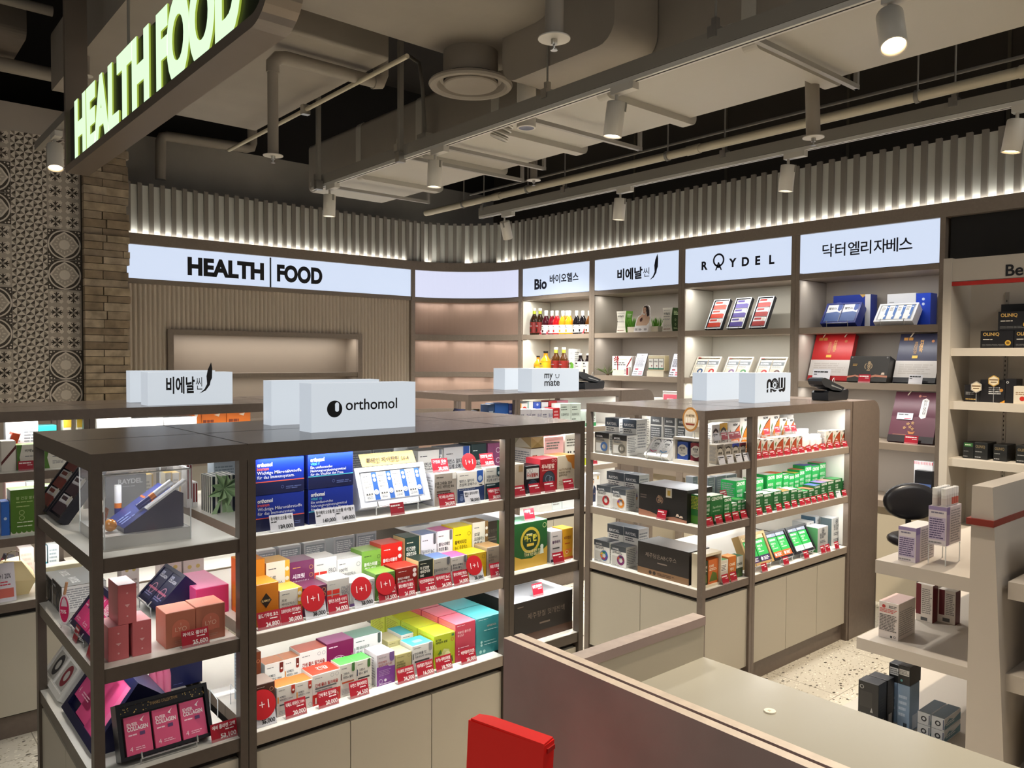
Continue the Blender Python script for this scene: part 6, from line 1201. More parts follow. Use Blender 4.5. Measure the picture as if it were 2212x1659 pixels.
for i, (c1, u0) in enumerate((('#2a4a9c', .1), ('#7a1f2e', .55))):
    b = MB(); x0, x1 = u0 * w_, (u0 + .36) * w_; b.box(x0, x1, .012, .045, .018, h_ - .022, mat(c1, .4)); prints(b, [('c', .5, .52, .46, '#e9e4dc'), ('r', .04, .3, .96, .7, '#e9e4dc'), ('t', '센트룸', .2, .6, .11, '#44464c', .03, .6), ('t', ('맨', '우먼')[i], .36, .47, .09, '#44464c', .02, .4), ('l', .2, .28, .8, .38, 2, '#888')], (x0, .012, .018), UX, UZ, (0, -1, 0), x1 - x0, h_ - .04); b.build('pack', t)
p = XP(1492, 906, 2.972); t = empty('round_sign', uniq(f'round bronze-rimmed sign clipped above the white display box, {IR}'), 'sign', p); rr_ = (XP(1475, 906, 2.972).y - XP(1509, 906, 2.972).y) / 2
b = MB(); b.prism([(rr_ * math.cos(2 * math.pi * k / 32), rr_ * 1.28 * math.sin(2 * math.pi * k / 32)) for k in range(32)], (0, 0, 0), DY, UZ, (-.003, 0, 0), mat('#b07a3c', .4)); F2 = [(rr_ * .82 * math.cos(2 * math.pi * k / 32), rr_ * 1.28 * .82 * math.sin(2 * math.pi * k / 32)) for k in range(32)]; b.poly(F2, (-.0034, 0, 0), DY, UZ, M('#d9c3a4'))
b.text('SO BETTER', (-.0038, rr_ * .55, rr_ * .3), DY, UZ, rr_ * .3, M('#4a3424'), bold=.02, maxw=rr_ * 1.1)
for k in range(4): b.poly([(-.6 * rr_ + k * .32 * rr_, -.3 * rr_), (-.36 * rr_ + k * .32 * rr_, -.3 * rr_), (-.36 * rr_ + k * .32 * rr_, .18 * rr_), (-.6 * rr_ + k * .32 * rr_, .18 * rr_)], (-.0038, 0, 0), DY, UZ, M('#efe6d6'))
b.poly([(-.6 * rr_, -.42 * rr_), (.6 * rr_, -.42 * rr_), (.5 * rr_, -.6 * rr_), (-.5 * rr_, -.6 * rr_)], (-.0038, 0, 0), DY, UZ, M('#8a3020')); b.build('disc', t)
b = MB(); b.tube([(-.001, 0, -rr_ * 1.2), (.03, 0, -rr_ * 1.35), (.033, 0, h_ + ZR[0] - p.z + .002)], .0018, mat('#e3e6e6', .1, alpha=.6), 6); b.build('stem', t)
# left side, middle and bottom shelves
FB = Face('x', 3.005, ZR[1], f'middle shelf, {IR}', GR, ZMR); FB2 = Face('x', 3.12, ZR[1], f'back row, middle shelf, {IR}', GR, ZMR)
ring_boxes(FB, ((175, 283, 668, '#b5262a', ['#8c1f24', '#5a5a5e'], 'ring-logo carton with red ring'), (288, 399, 690, '#d98a34', ['#b56a28', '#55565a', '#7a4a9a'], 'ring-logo carton with orange ring')), '')
ring_boxes(FB2, ((253, 385, 560, '#c0282c', None, 'ring-logo carton with red ring'), (390, 502, 580, '#e0962c', ['#5a5aa8'], 'ring-logo carton with orange ring')), '')
FC = Face('x', 3.005, ZR[2], f'bottom shelf, {IR}', GR, ZMR); FC2 = Face('x', 3.12, ZR[2], f'back row, bottom shelf, {IR}', GR, ZMR)
RB3 = ['#2a6ab5', '#2f8a4a', '#d9b030', '#d97a28', '#b02a3a', '#6a3a9a']
ring_boxes(FC, ((155, 272, 1085, '#3a6ab0', RB3, 'ring-logo carton with rainbow ring'), (285, 400, 1125, '#7a2a6a', ['#8c2a4a', '#3a3a5a', '#b5502e'], 'ring-logo carton with wine ring')), '')
ring_boxes(FC2, ((258, 380, 965, '#3a6ab0', RB3, 'ring-logo carton with rainbow ring'), (385, 497, 990, '#7a2a8a', ['#c02a6a', '#5a3a9a'], 'ring-logo carton with violet ring')), '')
BKP = [('p', [(0, 0), (1, 0), (1, .08), (.75, .13), (.5, .06), (.25, .16), (0, .2)], '#9c6a54'), ('o', .45, .58, .07, .06, '#8c6a5a'), ('r', .41, .42, .49, .74, '#2a2422'), ('t', '흑염소', .45, .62, .1, '#a5856a', .02, .08, 'c'), ('t', '진액', .45, .5, .1, '#a5856a', .02, .08, 'c'), ('p', [(.78, .16), (.8, .24), (.83, .24), (.86, .16)], '#d9c4b0'), ('p', [(.85, .14), (.87, .2), (.91, .2), (.93, .14)], '#d9c4b0'), ('l', .04, .55, .2, .7, 2, '#5c504a'), ('r', .58, .7, .7, .98, '#d9d4c4'), ('r', .61, .76, .67, .92, '#c9a44a')]
FB.box(500, 870, 655, .2, '#1f1c1c', 'large black extract carton with animal emblem and gold seal', BKP, top='#8a8c90')
FB.tag(668, 948, .055, .045, 'large black extract carton', '', '', True, dv=-.02)
FC.box(492, 882, 1098, .16, '#2b2523', 'large dark brown juice carton with tan foot band', [('r', 0, 0, 1, .2, '#8c6a4a'), ('t', '제주담은ABC주스', .16, .58, .13, '#a5988c', 0, .66), ('l', .4, .4, .64, .48, 1, '#8a7d72'), ('c', .26, .1, .03, '#3a2a20'), ('c', .34, .1, .03, '#3a2a20'), ('l', .4, .05, .75, .15, 2, '#5a4230')], top='#5c5652')
# ---- front face, end bay
Z1 = (1500, 880, 6.144); Z2 = (1480, 990, 5.821); Z3 = (1480, 1100, 5.821)
G1 = Face('y', 2.165, ZR[0], f'front row, top shelf, {IR}', GR, Z1); G1b = Face('y', 2.27, ZR[0], f'back row, top shelf, {IR}', GR, Z1)
CT = lambda c: [('r', 0, .8, 1, 1, c), ('p', [(.06, .62), (.2, .76), (.5, .82), (.8, .76), (.94, .62), (.94, .68), (.8, .84), (.5, .9), (.2, .84), (.06, .68)], '#2a2420'), ('t', '센트룸', .2, .5, .11, '#4a463f', .03, .6), ('l', .25, .36, .75, .42, 1, '#888'), ('t', '포 맨', .28, .2, .09, '#4a463f', .02, .5)]
for i, (l, r, t_, c, w_) in enumerate(((300, 385, 500, '#6b6660', 'grey'), (405, 493, 492, '#75706a', 'tan'), (503, 590, 482, '#2c3a8c', 'blue'), (603, 684, 472, '#6a1f2c', 'maroon'))): G1.box(l, r, t_, .05, '#bdb5a8', f'small white vitamin carton with {w_} cap band', CT(c), sl=FINE, top='#e5e2da')
G1.tags([(375, 785), (490, 765), (605, 745), (705, 728)], .05, .04, 'the small vitamin cartons', dv=-.026, white=(0, 1, 2, 3))
G1b.box(235, 332, 235, .06, '#e3e2de', 'slim white vitamin carton with orange foot', CT('#e3e2de') + [('c', .5, .12, .36, '#d97a28')], sl=FINE); G1b.box(337, 437, 215, .06, '#e9e7e0', 'slim white vitamin carton with yellow head', CT('#e9b42c'))
def now_pr(c, txt, l2=''): return [('p', [(0, 0), (1, 0), (1, .9), (.7, .78), (.4, .6), (.15, .36), (0, .2)], c), ('p', [(1, .9), (.7, .78), (.4, .6), (.15, .36), (0, .2), (0, .23), (.14, .39), (.39, .63), (.69, .81), (1, .93)], '#4a2a18'), ('t', 'NOW', .42, .9, .07, '#3a3a3e', .05, .4), ('t', txt, .5, .42, .1, '#f7ead8', .03, .75, 'c'), ('t', l2 or '건강식품', .5, .28, .09, '#f7ead8', .03, .7, 'c'), ('l', .2, .1, .85, .2, 2, '#f7ead8'), ('p', [(.08, .66), (.2, .8), (.24, .72), (.14, .6)], '#4a7a34'), ('p', [(.1, .5), (.16, .66), (.2, .6)], '#4a7a34')]
OR_ = ('#e8702c', '#e38a1e', '#e9a02c')
NW = '#f3f0ea'
for i, (l, r, t_, c, a_, k_) in enumerate(((448, 602, 205, OR_[0], 'Garcinia', '가르시니아'), (606, 745, 138, OR_[1], 'Immune', '이뮨 면역'), (846, 1006, 112, OR_[0], 'Pepito', '파파야 효소'), (1010, 1130, 105, OR_[1], 'Black Maca', '블랙 마카'), (1135, 1230, 140, OR_[2], 'Berberine', '베르베린'), (1234, 1322, 148, OR_[0], 'Horse Tail', '쇠뜨기'))):
    G1b.box(l, r, t_, .06, NW, f'tall white carton with {("orange", "amber", "orange", "amber", "yellow", "coral")[i]} sweep, {ORD[i]} from the corner', now_pr(c, a_, k_), top='#f4f2ee')
def nowbottle(face, l, r, t_, label, d=0):
    a = face.P(l, t_); c = face.P(r, t_); rr_ = (c.x - a.x) / 2; p = Vector(((a.x + c.x) / 2, face.v + rr_ + d, face.z)); h = a.z - face.z
    t = empty('pill_bottle', uniq(f'{label}, {face.where}'), 'bottle', p, group='white pill bottles on the sun-emblem island'); W_ = mat('#eceae6', .3)
    b = MB(); b.lathe([(0, 0), (rr_ * .95, 0), (rr_, .004), (rr_, h * .72), (rr_ * .75, h * .79), (rr_ * .72, h * .8)], W_, 22); b.build('body', t)
    b = MB(); b.lathe([(rr_ * .8, h * .79), (rr_ * .82, h * .98), (rr_ * .75, h), (0, h)], mat('#f4f3f0', .4), 22); b.build('cap', t)
    b = MB(); n = 20; R1 = rr_ * 1.012; vs = []
    for k in range(n + 1):
        a_ = math.pi + math.pi * k / n; q = k / n; vs += [(R1 * math.cos(a_), R1 * math.sin(a_), h * .08), (R1 * math.cos(a_), R1 * math.sin(a_), h * (.1 + .5 * q ** .7))]
    b.add(vs, [(2 * k, 2 * k + 2, 2 * k + 3, 2 * k + 1) for k in range(n)], mat('#b5502e', .5)); b.build('label', t)
nowbottle(G1b, 1258, 1388, 98, 'large white bottle beside the tall cartons')
for i, (l, r, t_) in enumerate(((1410, 1530, 308), (1540, 1614, 306), (1614, 1702, 300))): nowbottle(G1, l, r, t_, f'white pill bottle, {ORD[i]} in the rear trio', .06)
for i, (l, r, t_) in enumerate(((1475, 1560, 372), (1565, 1635, 368), (1640, 1722, 362))): nowbottle(G1, l, r, t_, f'white pill bottle, {ORD[i]} in the fore trio', 0)
for i, (l, r, t_) in enumerate(((828, 885, 412), (890, 968, 424), (972, 1053, 432), (1060, 1180, 404), (1185, 1270, 390), (1274, 1355, 392), (1360, 1432, 380), (1745, 1836, 314), (1841, 1936, 308), (1940, 2005, 304))): G1.box(l, r, t_, .05, '#cfc8bd', f'small white carton with rust sweep, {ORD[i]} from the double post', now_pr('#a03e1c', ('Kelp', 'Zinc', 'Iron', 'Cranberry', 'Ginseng', 'Saw', 'Maca', 'Garlic', 'Milk', 'Kyolic')[i]), top='#ebe8e2', sl=FINE)
G1.tags([(862 + 95.5 * i, 706 - 13.8 * i) for i in range(13)], .0505, .034, 'the rust-sweep cartons', dv=-.026, start='double post')
zr_ = .085
for i, (px, py) in enumerate(((305, 470), (412, 462), (508, 452), (585, 440), (968, 395), (1110, 370), (1240, 355), (1330, 350))):
    a = G1.tag(px, py, .05, .035, 'x', '', '', i != 0, dz=max(.06, G1.P(px, py).z - ZR[0]), dv=.055 if i < 4 else .06); a['label'] = f'{ORD[i]} raised {"red" if i else "white"} price card behind the small cartons, top shelf, {IR}'
    h_ = a.location.z - ZR[0]; b = MB(); b.add([(-.02, .004, 0), (.02, .004, 0), (.02, .004, -h_), (-.02, .004, -h_), (.02, .03, -h_), (-.02, .03, -h_)], [(0, 1, 2, 3), (3, 2, 4, 5)], CLEAR); b.build('stand', a)
# green cartons
def gp(lid=None, foot=None, big=False): return [('t', 'CENOVIS', .08, .84, .12, '#e9f2e6', .04, .84)] + ([('t', '비타민', .12, .62, .09, '#dfeedd', .02, .7), ('t', '미네랄', .12, .48, .09, '#dfeedd', .02, .7), ('l', .12, .34, .8, .42, 1, '#b9d9b9')]) + ([('r', 0, 0, 1, .18, foot)] if foot else [('l', .1, .06, .9, .16, 1, '#8cc08c')])
H1 = Face('y', 2.165, ZR[1], f'front row, middle shelf, {IR}', GR, Z2); H2 = Face('y', 2.262, ZR[1], f'back row, middle shelf, {IR}', GR, Z2)
LIDS = ['#e9e9e4', '#e9e9e4', '#e9e9e4', '#e0703a', '#e9e9e4', '#7fd0c0', '#d9c44a', '#d9705a', '#5a6ac0', '#8a6ac8', '#d98a8a', '#2f8a4a']
FOX = [('c', .42, .14, .12, '#dfe0e4'), ('p', [(.34, .2), (.36, .34), (.42, .22)], '#dfe0e4'), ('p', [(.44, .22), (.5, .34), (.5, .2)], '#dfe0e4'), ('o', .68, .14, .08, .05, '#d97a2c'), ('c', .85, .18, .03, '#d9b030')]
H1.box(262, 318, 480, .11, '#1f6a32', 'green carton half behind the corner post', gp(), side='#2f7a3a', sl=[('l', .08, .5, .9, .95, 9, '#c9c94a'), ('r', 0, 0, 1, .28, '#4f8a2c')], top='#dfe9df')
H1.box(320, 481, 482, .11, '#1f6a32', 'large green carton with white creatures', [('t', 'CENOVIS', .08, .84, .13, '#d5e6d2', .04, .84), ('t', 'Superbiotic', .18, .56, .09, '#a9c9a5', .02, .7), ('l', .18, .42, .8, .5, 1, '#8cb088')] + FOX, top='#e3ece0')
for l, r, t_, d_ in ((487, 586, 500, 'green carton with small white creature'), (588, 655, 572, 'short green carton beside the creature carton'), (660, 706, 524, 'slim green carton, first'), (708, 755, 522, 'slim green carton, second'), (760, 800, 538, 'pale green carton by the double post')): H1.box(l, r, t_, .07, '#247a3a' if 'pale' not in d_ else '#5fc090', d_, gp() + (FOX[:3] if 'creature' in d_ and 'beside' not in d_ else []), top='#3fae4a' if 'slim' in d_ else '#dfe9df')
H2.box(640, 757, 288, .09, '#1fa04a', 'tall bright green carton, end bay', gp(), side='#22a850', sl=FINE, top='#e9eeea'); H2.box(764, 812, 270, .09, '#1fa04a', 'bright green carton half behind the double post', gp(), top='#e9eeea')
for i, (l, r, t_, foot) in enumerate(((888, 986, 262, None), (1032, 1132, 212, None), (1136, 1228, 196, '#e0602c'), (1236, 1306, 206, None), (1308, 1372, 212, None), (1376, 1437, 190, '#d9b04a'), (1440, 1503, 150, '#c9d0dc'), (1508, 1592, 98, '#d9d030'), (1596, 1687, 100, '#d9d030'), (1692, 1770, 65, None))):
    H2.box(l, r, t_, .075, '#1fae50', f'bright green carton, {ORD[i]} from the double post', gp(None, foot), top=LIDS[i + 1], side='#1fa04a', sl=[('l', .1, .5, .9, .9, 4, '#0f5a2a')])
for i, (l, r, t_) in enumerate(((886, 982, 450), (986, 1106, 452), (1112, 1216, 420), (1221, 1321, 420), (1326, 1411, 396), (1413, 1476, 396), (1478, 1552, 416), (1556, 1621, 392), (1624, 1706, 348), (1710, 1789, 312), (1791, 1877, 292), (1880, 1976, 266), (1980, 2030, 288))):
    H1.box(l, r, t_, .07, '#1c5f2e', f'dark green carton, {ORD[i]} from the double post', gp(), top=('#46b060' if i in (5, 6, 12) else LIDS[min(i, 11)]), side='#1f6a34')
H1.tags([(320, 885), (440, 838), (556, 825), (652, 805), (752, 778)], .052, .042, 'the green cartons', dv=-.026); H1.tags([(945, 752), (1065, 726), (1192, 695), (1297, 666), (1386, 645), (1482, 638), (1552, 620), (1628, 603), (1703, 585), (1775, 570), (1852, 556), (1938, 543), (2012, 520)], .05, .036, 'the green cartons', dv=-.026, start='double post', white=(11,))
zb_ = .075; p_ = H1.tag(500, 405, .055, .045, 'x', '', '', True, dz=.075, dv=.1); p_['label'] = f'red price card raised on a green puck stand, middle shelf, {IR}'
b = MB(); b.lathe([(0, -.012), (.03, -.012), (.032, 0), (0, 0)], mat('#5fb04a', .4), 24); b.box(-.002, .002, -.002, .002, -.075, -.012, CLEAR); b.lathe([(.025, -.075), (.025, -.073), (0, -.073)], CLEAR, 16); b.build('puck_stand', p_)
GB = Face('y', 2.62, ZR[1], f'behind the black carton, middle shelf, {IR}', GR, Z2)
for i, (l, r, t_) in enumerate(((100, 160, 235), (290, 372, 248), (398, 520, 232), (530, 652, 215))): GB.box(l, r, t_, .05, '#8d959d', f'blue-grey carton seen from behind, {ORD[i]}', [('l', .1, .15, .9, .85, 6, '#b5bbc1'), ('r', .92, 0, 1, 1, '#e3e3e0')])
# bottom shelf front
K1 = Face('y', 2.165, ZR[2], f'bottom shelf, {IR}', GR, Z3)
t0 = K1.P(262, 560); t1 = K1.P(436, 510); w_ = t1.x - t0.x; h_ = t0.z - ZR[2]
t = empty('display_box', uniq(f'cream book-shaped display box with slim cartons, bottom shelf, {IR}'), 'display box', (t0.x - .04, 2.155, ZR[2]), group=GR); CRM = mat('#d9cdb4', .5)
W2 = w_ + .04; b = MB(); b.box(0, W2, .055, .06, 0, h_, CRM); b.box(0, .008, 0, .055, 0, h_, CRM); b.box(W2 - .006, W2, 0, .055, 0, h_, CRM); b.box(.008, W2 - .006, 0, .055, h_ - .012, h_, CRM); b.box(.008, W2 - .006, 0, .055, 0, .01, CRM); b.build('box', t)
for nm, x0, x1, c, tx in (('herb', .012, .055, '#2c3a24', 'CARE'), ('fruit', .06, W2 - .009, '#c9682c', 'CARE')):
    b = MB(); b.box(x0, x1, .01, .05, .01, h_ - .035, mat(c, .45)); prints(b, [('t', tx, .1, .7, .1, '#efe0c8', .03, .8), ('p', [(.1, .1), (.4, .5), (.8, .4), (.9, .1)], '#5a6a2c'), ('l', .1, .54, .9, .66, 2, '#efe0c8')], (x0, .01, .01), UX, UZ, (0, -1, 0), x1 - x0, h_ - .045); b.build('carton', t)
K1.box(441, 541, 655, .05, '#d9d0c0', 'small white herbal carton', [('r', .1, .5, .8, .85, '#efe9de'), ('l', .15, .52, .75, .8, 4, '#6a6258'), ('c', .5, .15, .3, '#6a6470')], top='#4a8a5a'); K1.box(546, 642, 605, .05, '#c9702c', 'small orange herbal carton', [('t', 'CARE', .15, .6, .13, '#f2dfc4', .03, .7), ('t', '케어', .2, .4, .12, '#f2dfc4', .03, .6), ('p', [(.1, .05), (.5, .25), (.9, .05)], '#6a7a34')], top='#e9a060'); K1.box(646, 727, 600, .05, '#3a4632', 'small dark herbal carton', [('r', 0, .45, 1, 1, '#cfd0c4'), ('t', 'CARE', .12, .58, .13, '#2c3428', .04, .8), ('p', [(.05, .05), (.5, .42), (.95, .05)], '#4f6a34')], top='#2f6a4a')
K1.tags([(520, 925), (622, 905)], .052, .044, 'the small herbal cartons')
def gpk(c, foot): return [('t', 'CENOVIS', .1, .84, .1, '#e9f2e6', .04, .8), ('t', '비타민 포', .14, .66, .08, '#e3efe0', .02, .7), ('t', '우먼', .14, .54, .08, '#e3efe0', .02, .5), ('l', .14, .42, .75, .5, 1, '#b9d9b9'), ('r', 0, .02, 1, .3, foot), ('c', .2, .16, .1, '#f0ece6'), ('l', .38, .08, .9, .24, 3, '#f0ece6')]
def gtray(bl, br, tl, edge, foot, label, hdr):
    a = K1.P(*bl); c = K1.P(*br); a.z = c.z = ZR[2] + .028; q = Z3; d = XP(q[0] + tl[0] / q[2], q[1] + tl[1] / q[2], a.x); v = d - a; L_ = v.length
    t = slab('gift_tray', label, 'gift set', GR, a, c, a + Vector((0, L_ * .42, L_ * .9)) if not (0 < v.y < .14) else d, .045, mat(edge, .35), stand=ZR[2], packets=[(.08 + .43 * i, .06, .08 + .43 * i + .4, .78, '#28a048', gpk('#28a048', foot)) for i in range(2)])
    w_ = (c - a).length; hh = (a + Vector((0, L_ * .42, L_ * .9)) - a).length if not (0 < v.y < .14) else L_; b = MB()
    for i in range(2): x0 = (.08 + .43 * i) * w_; b.box(x0, x0 + .4 * w_, .003, .012, hh * .8, hh * .95, mat(hdr, .4)); b.text('여성신' if edge == '#a88a5a' else 'Natural', (x0 + .03 * w_, .0025, hh * .84), UX, UZ, hh * .08, M('#55503f' if edge == '#a88a5a' else '#f0f0f0'), bold=.02, maxw=.32 * w_)
    b.build('header', t)
gtray((812, 735), (1125, 662), (668, 340), '#a88a5a', '#3a2350', f'slanted gold tray of green packets, navy foot, bottom shelf, {IR}', '#d9c08a')
gtray((1135, 645), (1392, 575), (985, 300), '#1c1d22', '#dd5a2c', f'slanted black tray of green packets, orange foot, bottom shelf, {IR}', '#8a93a5')
gtray((1400, 575), (1650, 508), (1255, 235), '#1c1d22', '#d5d7d8', f'slanted black tray of green packets, silver foot, bottom shelf, {IR}', '#8a93a5')
K1.tag(1008, 805, .05, .042, 'gold-edged green tray', '', ''); K1.tag(1280, 728, .05, .042, 'orange-footed green tray', '', ''); K1.tag(1535, 655, .05, .042, 'silver-footed green tray', '', '')
SIL = [('o', .5, .86, .13, .1, '#55585c'), ('c', .5, .86, .07, '#55585c'), ('t', '밀크씨슬', .2, .66, .1, '#5a5d62', .03, .6), ('t', '& 효모', .22, .56, .09, '#5a5d62', .03, .5), ('l', .2, .36, .8, .48, 2, '#6a6d72'), ('l', .2, .14, .8, .26, 2, '#85888c')]
SVM = '#b5b5b2'
K1.box(1672, 1797, 240, .08, SVM, 'silver carton with green side and round emblem', SIL, side='#4f8a5a', top='#d5d9dc')
K2 = Face('y', 2.195, ZR[2], f'back row, bottom shelf, {IR}', GR, Z3)
K2.box(1846, 1966, 120, .07, '#c5c5c2', 'tall silver carton with three rings', SIL + [('o', .25, .18, .1, .08, '#85888c'), ('o', .5, .18, .1, .08, '#85888c'), ('o', .75, .18, .1, .08, '#85888c')], side='#5a6a70', top='#dfe3e5')
K3 = Face('y', 2.28, ZR[2], f'rear row, bottom shelf, {IR}', GR, Z3)
K3.box(1640, 1700, 100, .09, '#c0c4c6', 'silver carton half behind the tall silver one', SIL, side='#4a6a80', top='#dfe3e5'); K3.box(1530, 1620, 170, .09, '#d5d5d2', 'pale silver carton behind the black trays', SIL, side='#c0c4c6', top='#e5e7e8')
K1.tags([(1745, 592), (1806, 578), (1918, 537)], .046, .042, 'the silver cartons', start='green trays')

# ================================================================ GOODS ON THE SMILEY ISLAND
IM = 'smiley island'; GM = 'cartons on the smiley island'; Z7 = (880, 820, 5.53)
M1 = Face('y', 3.96, ZR[0], f'top shelf, {IM}', GM, Z7); M2 = Face('y', 4.1, ZR[0], f'back row, top shelf, {IM}', GM, Z7)
bx_ = M1.box(965, 1040, 300, .08, '#35507a', 'slate-blue carton with white panel', [('r', .1, .1, .9, .35, '#d9dce2'), ('l', .15, .5, .8, .8, 3, '#b9c4d4')]); M1.box(1045, 1208, 288, .1, '#2a62b8', 'wide bright blue carton with white discs', [('c', .42, .55, .07, '#dfe9f5'), ('c', .9, .6, .07, '#dfe9f5'), ('l', .06, .4, .35, .6, 1, '#dfe9f5'), ('l', .55, .4, .82, .6, 1, '#dfe9f5'), ('p', [(0, 0), (1, 0), (1, .12), (.5, .2), (0, .12)], '#1c4a94')], top='#5c8ad0'); M1.box(1213, 1270, 290, .08, '#4a55a0', 'violet-blue carton with white band', [('r', .08, .3, .92, .55, '#d9d9e6'), ('l', .1, .65, .8, .8, 1, '#d9d9e6')])
a = M1.P(840, 372); c = M1.P(905, 372); a.z = c.z = ZR[0] + .06; slab('gift_tray', f'slanted beige tray with dark emblem, top shelf, {IM}', 'gift set', GM, a, c, a + Vector((.05, .04, .1)), .04, mat('#8a7860', .4), stand=ZR[0], packets=[(.15, .2, .85, .8, '#a5927a', [('c', .5, .5, .25, '#3a2a1c')])])
zq = Face('x', 3.03, ZR[0], f'side of top shelf, {IM}', GM, Z7)
a = zq.P(470, 372); c = zq.P(740, 372); a.z = c.z = ZR[0] + .045; slab('gift_tray', f'slanted navy tray of white packets at the side, {IM}', 'gift set', GM, a, c, a + Vector((.06, 0, .11)), .05, mat('#2a2f48', .35), stand=ZR[0], packets=[(.08 + .44 * i, .06, .08 + .44 * i + .4, .74, '#e0e0e2', [('l', .2, .5, .8, .8, 3, '#777'), ('c', .7, .3, .1, '#444')]) for i in range(2)])
M2.box(1345, 1436, 285, .08, '#e9e5dc', 'small white carton with orange cap print', [('r', 0, .0, .2, 1, '#e9a03a'), ('c', .6, .75, .3, '#d9482c'), ('l', .3, .2, .9, .4, 2, '#b5b0a5')], top='#f0efe9'); M2.box(1440, 1502, 262, .08, '#eceee9', 'small white carton with teal edge', [('r', 0, 0, .14, 1, '#5fb0a0')]); M2.box(1507, 1592, 270, .08, '#2a55b8', 'small blue carton, upper row', [('c', .55, .9, .14, '#b9cdec'), ('l', .3, .3, .9, .5, 1, '#dfe6f2')], top='#5c80d0'); M2.box(1600, 1682, 270, .08, '#22222a', 'small black carton with white lid', [('r', 0, .6, 1, 1, '#e3e3e3')], top='#eee'); M2.box(1688, 1785, 255, .08, '#c8242c', 'red carton, upper row', [('l', .35, .5, .8, .8, 2, '#f0c4c4'), ('c', .8, .6, .08, '#f0d4d4')], top='#e06068'); M2.box(1790, 1922, 252, .08, '#c97a8c', 'dusty pink carton, upper row', [('l', .4, .6, .9, .8, 1, '#f2dde2')], top='#e6b0bc')
for i, (l, r) in enumerate(((1345, 1477), (1480, 1605), (1608, 1740))): M1.box(l, r, 358, .09, '#d5d2d8', f'pale lilac carton, {ORD[i]} of the trio', [('l', .08, .55, .45, .8, 2, '#6a6880'), ('t', '포스키', .6, .6, .18, '#4a4a80', .02, .36), ('o', .8, .25, .07, .05, '#888')], top='#e3e0ea')
M1.box(1744, 1818, 340, .09, '#c8202a', 'red carton beside the lilac trio', [('l', .1, .1, .9, .9, 5, '#f0b4b8')], top='#e05058')
for i, (l, r) in enumerate(((1826, 1953), (1956, 2072))): M1.box(l, r, 288, .09, '#dbe8df', f'mint white carton, {ORD[i]} of the pair', [('l', .1, .7, .7, .9, 2, '#77857c'), ('t', '프로바이오', .1, .5, .1, '#44564c', .02, .7), ('c', .7, .2, .08, '#3a7a4a'), ('l', .1, .3, .5, .4, 1, '#77857c')], top='#8fd0ae')
def panda(base='#c9d42c', extra=()): return [('r', 0, 0, 1, .22, base), ('c', .3, .34, .13, '#f4f4f0'), ('c', .7, .34, .13, '#f4f4f0'), ('c', .22, .44, .05, '#222'), ('c', .38, .44, .05, '#222'), ('c', .62, .44, .05, '#222'), ('c', .78, .44, .05, '#222'), ('c', .26, .33, .035, '#222'), ('c', .35, .33, .035, '#222'), ('c', .66, .33, .035, '#222'), ('c', .75, .33, .035, '#222'), ('l', .1, .6, .85, .85, 3, '#77776f')] + list(extra)
GMx = Face('y', 3.96, ZR[0], f'top shelf, {IM}', GM); GMx.box(1265, 1271, 888, .09, '#e6efe8', 'narrow white carton with green foot', panda('#2f9a5a')); GMx.box(1272, 1288, 886, .09, '#e9efe9', 'white carton with panda faces and green foot', panda('#2f9a5a'))
N1 = Face('y', 3.96, ZR[1], f'middle shelf, {IM}', GM)
N1.box(1176, 1217, 945, .1, '#f0b8b8', 'pink carton with panda faces', panda('#e89aa0')); N1.box(1221, 1252, 937, .1, '#ecebe2', 'white carton with panda faces and lime foot, first', panda()); N1.box(1255, 1285, 936, .1, '#ecebe2', 'white carton with panda faces and lime foot, second', panda())
N1.tag(1285, 1006, .06, .05, 'panda cartons', '', '')
N2 = Face('y', 3.96, ZR[2], f'bottom shelf, {IM}', GM)
N2.box(1165, 1192, 1052, .1, '#e9e9e6', 'white carton with one panda face', panda('#dcdcd6')); N2.box(1193, 1214, 1056, .1, '#dfe9ea', 'pale blue-white carton with leaf', [('p', [(.2, .5), (.5, .7), (.4, .45)], '#4a8a6a'), ('l', .1, .2, .8, .4, 2, '#999')]); N2.box(1215, 1248, 1050, .1, '#e6eaec', 'white carton with small square emblem', [('o', .4, .6, .1, .08, '#8a7a5a'), ('l', .6, .5, .9, .7, 2, '#888')])
SUIT = [('r', 0, 0, 1, 1, '#e6e6e6'), ('p', [(.28, .05), (.26, .5), (.34, .6), (.46, .64), (.62, .6), (.72, .5), (.7, .05)], '#1f2a4a'), ('p', [(.44, .64), (.5, .4), (.56, .64)], '#eef0f2'), ('p', [(.48, .62), (.5, .42), (.52, .62)], '#3a3a5a'), ('c', .5, .73, .085, '#c99a7a'), ('p', [(.41, .74), (.42, .82), (.5, .85), (.58, .82), (.59, .74), (.55, .8), (.45, .8)], '#1c1816'), ('r', .47, .625, .53, .67, '#c99a7a'), ('p', [(.3, .36), (.56, .28), (.7, .34), (.68, .4), (.5, .36), (.32, .44)], '#263258'), ('c', .6, .32, .03, '#c99a7a'), ('r', .8, .8, .9, .92, '#c9a45a')]
N2.box(1265, 1296, 1026, .12, '#e6e6e6', 'white carton printed with a person in navy suit', SUIT, top='#f2f2f2')
for i, px in enumerate((1300,)): N2.box(1240, 1262, 1096, .08, '#eee', 'low white carton before the suit carton', [('l', .1, .3, .9, .7, 2, '#aaa')]) if 0 else None

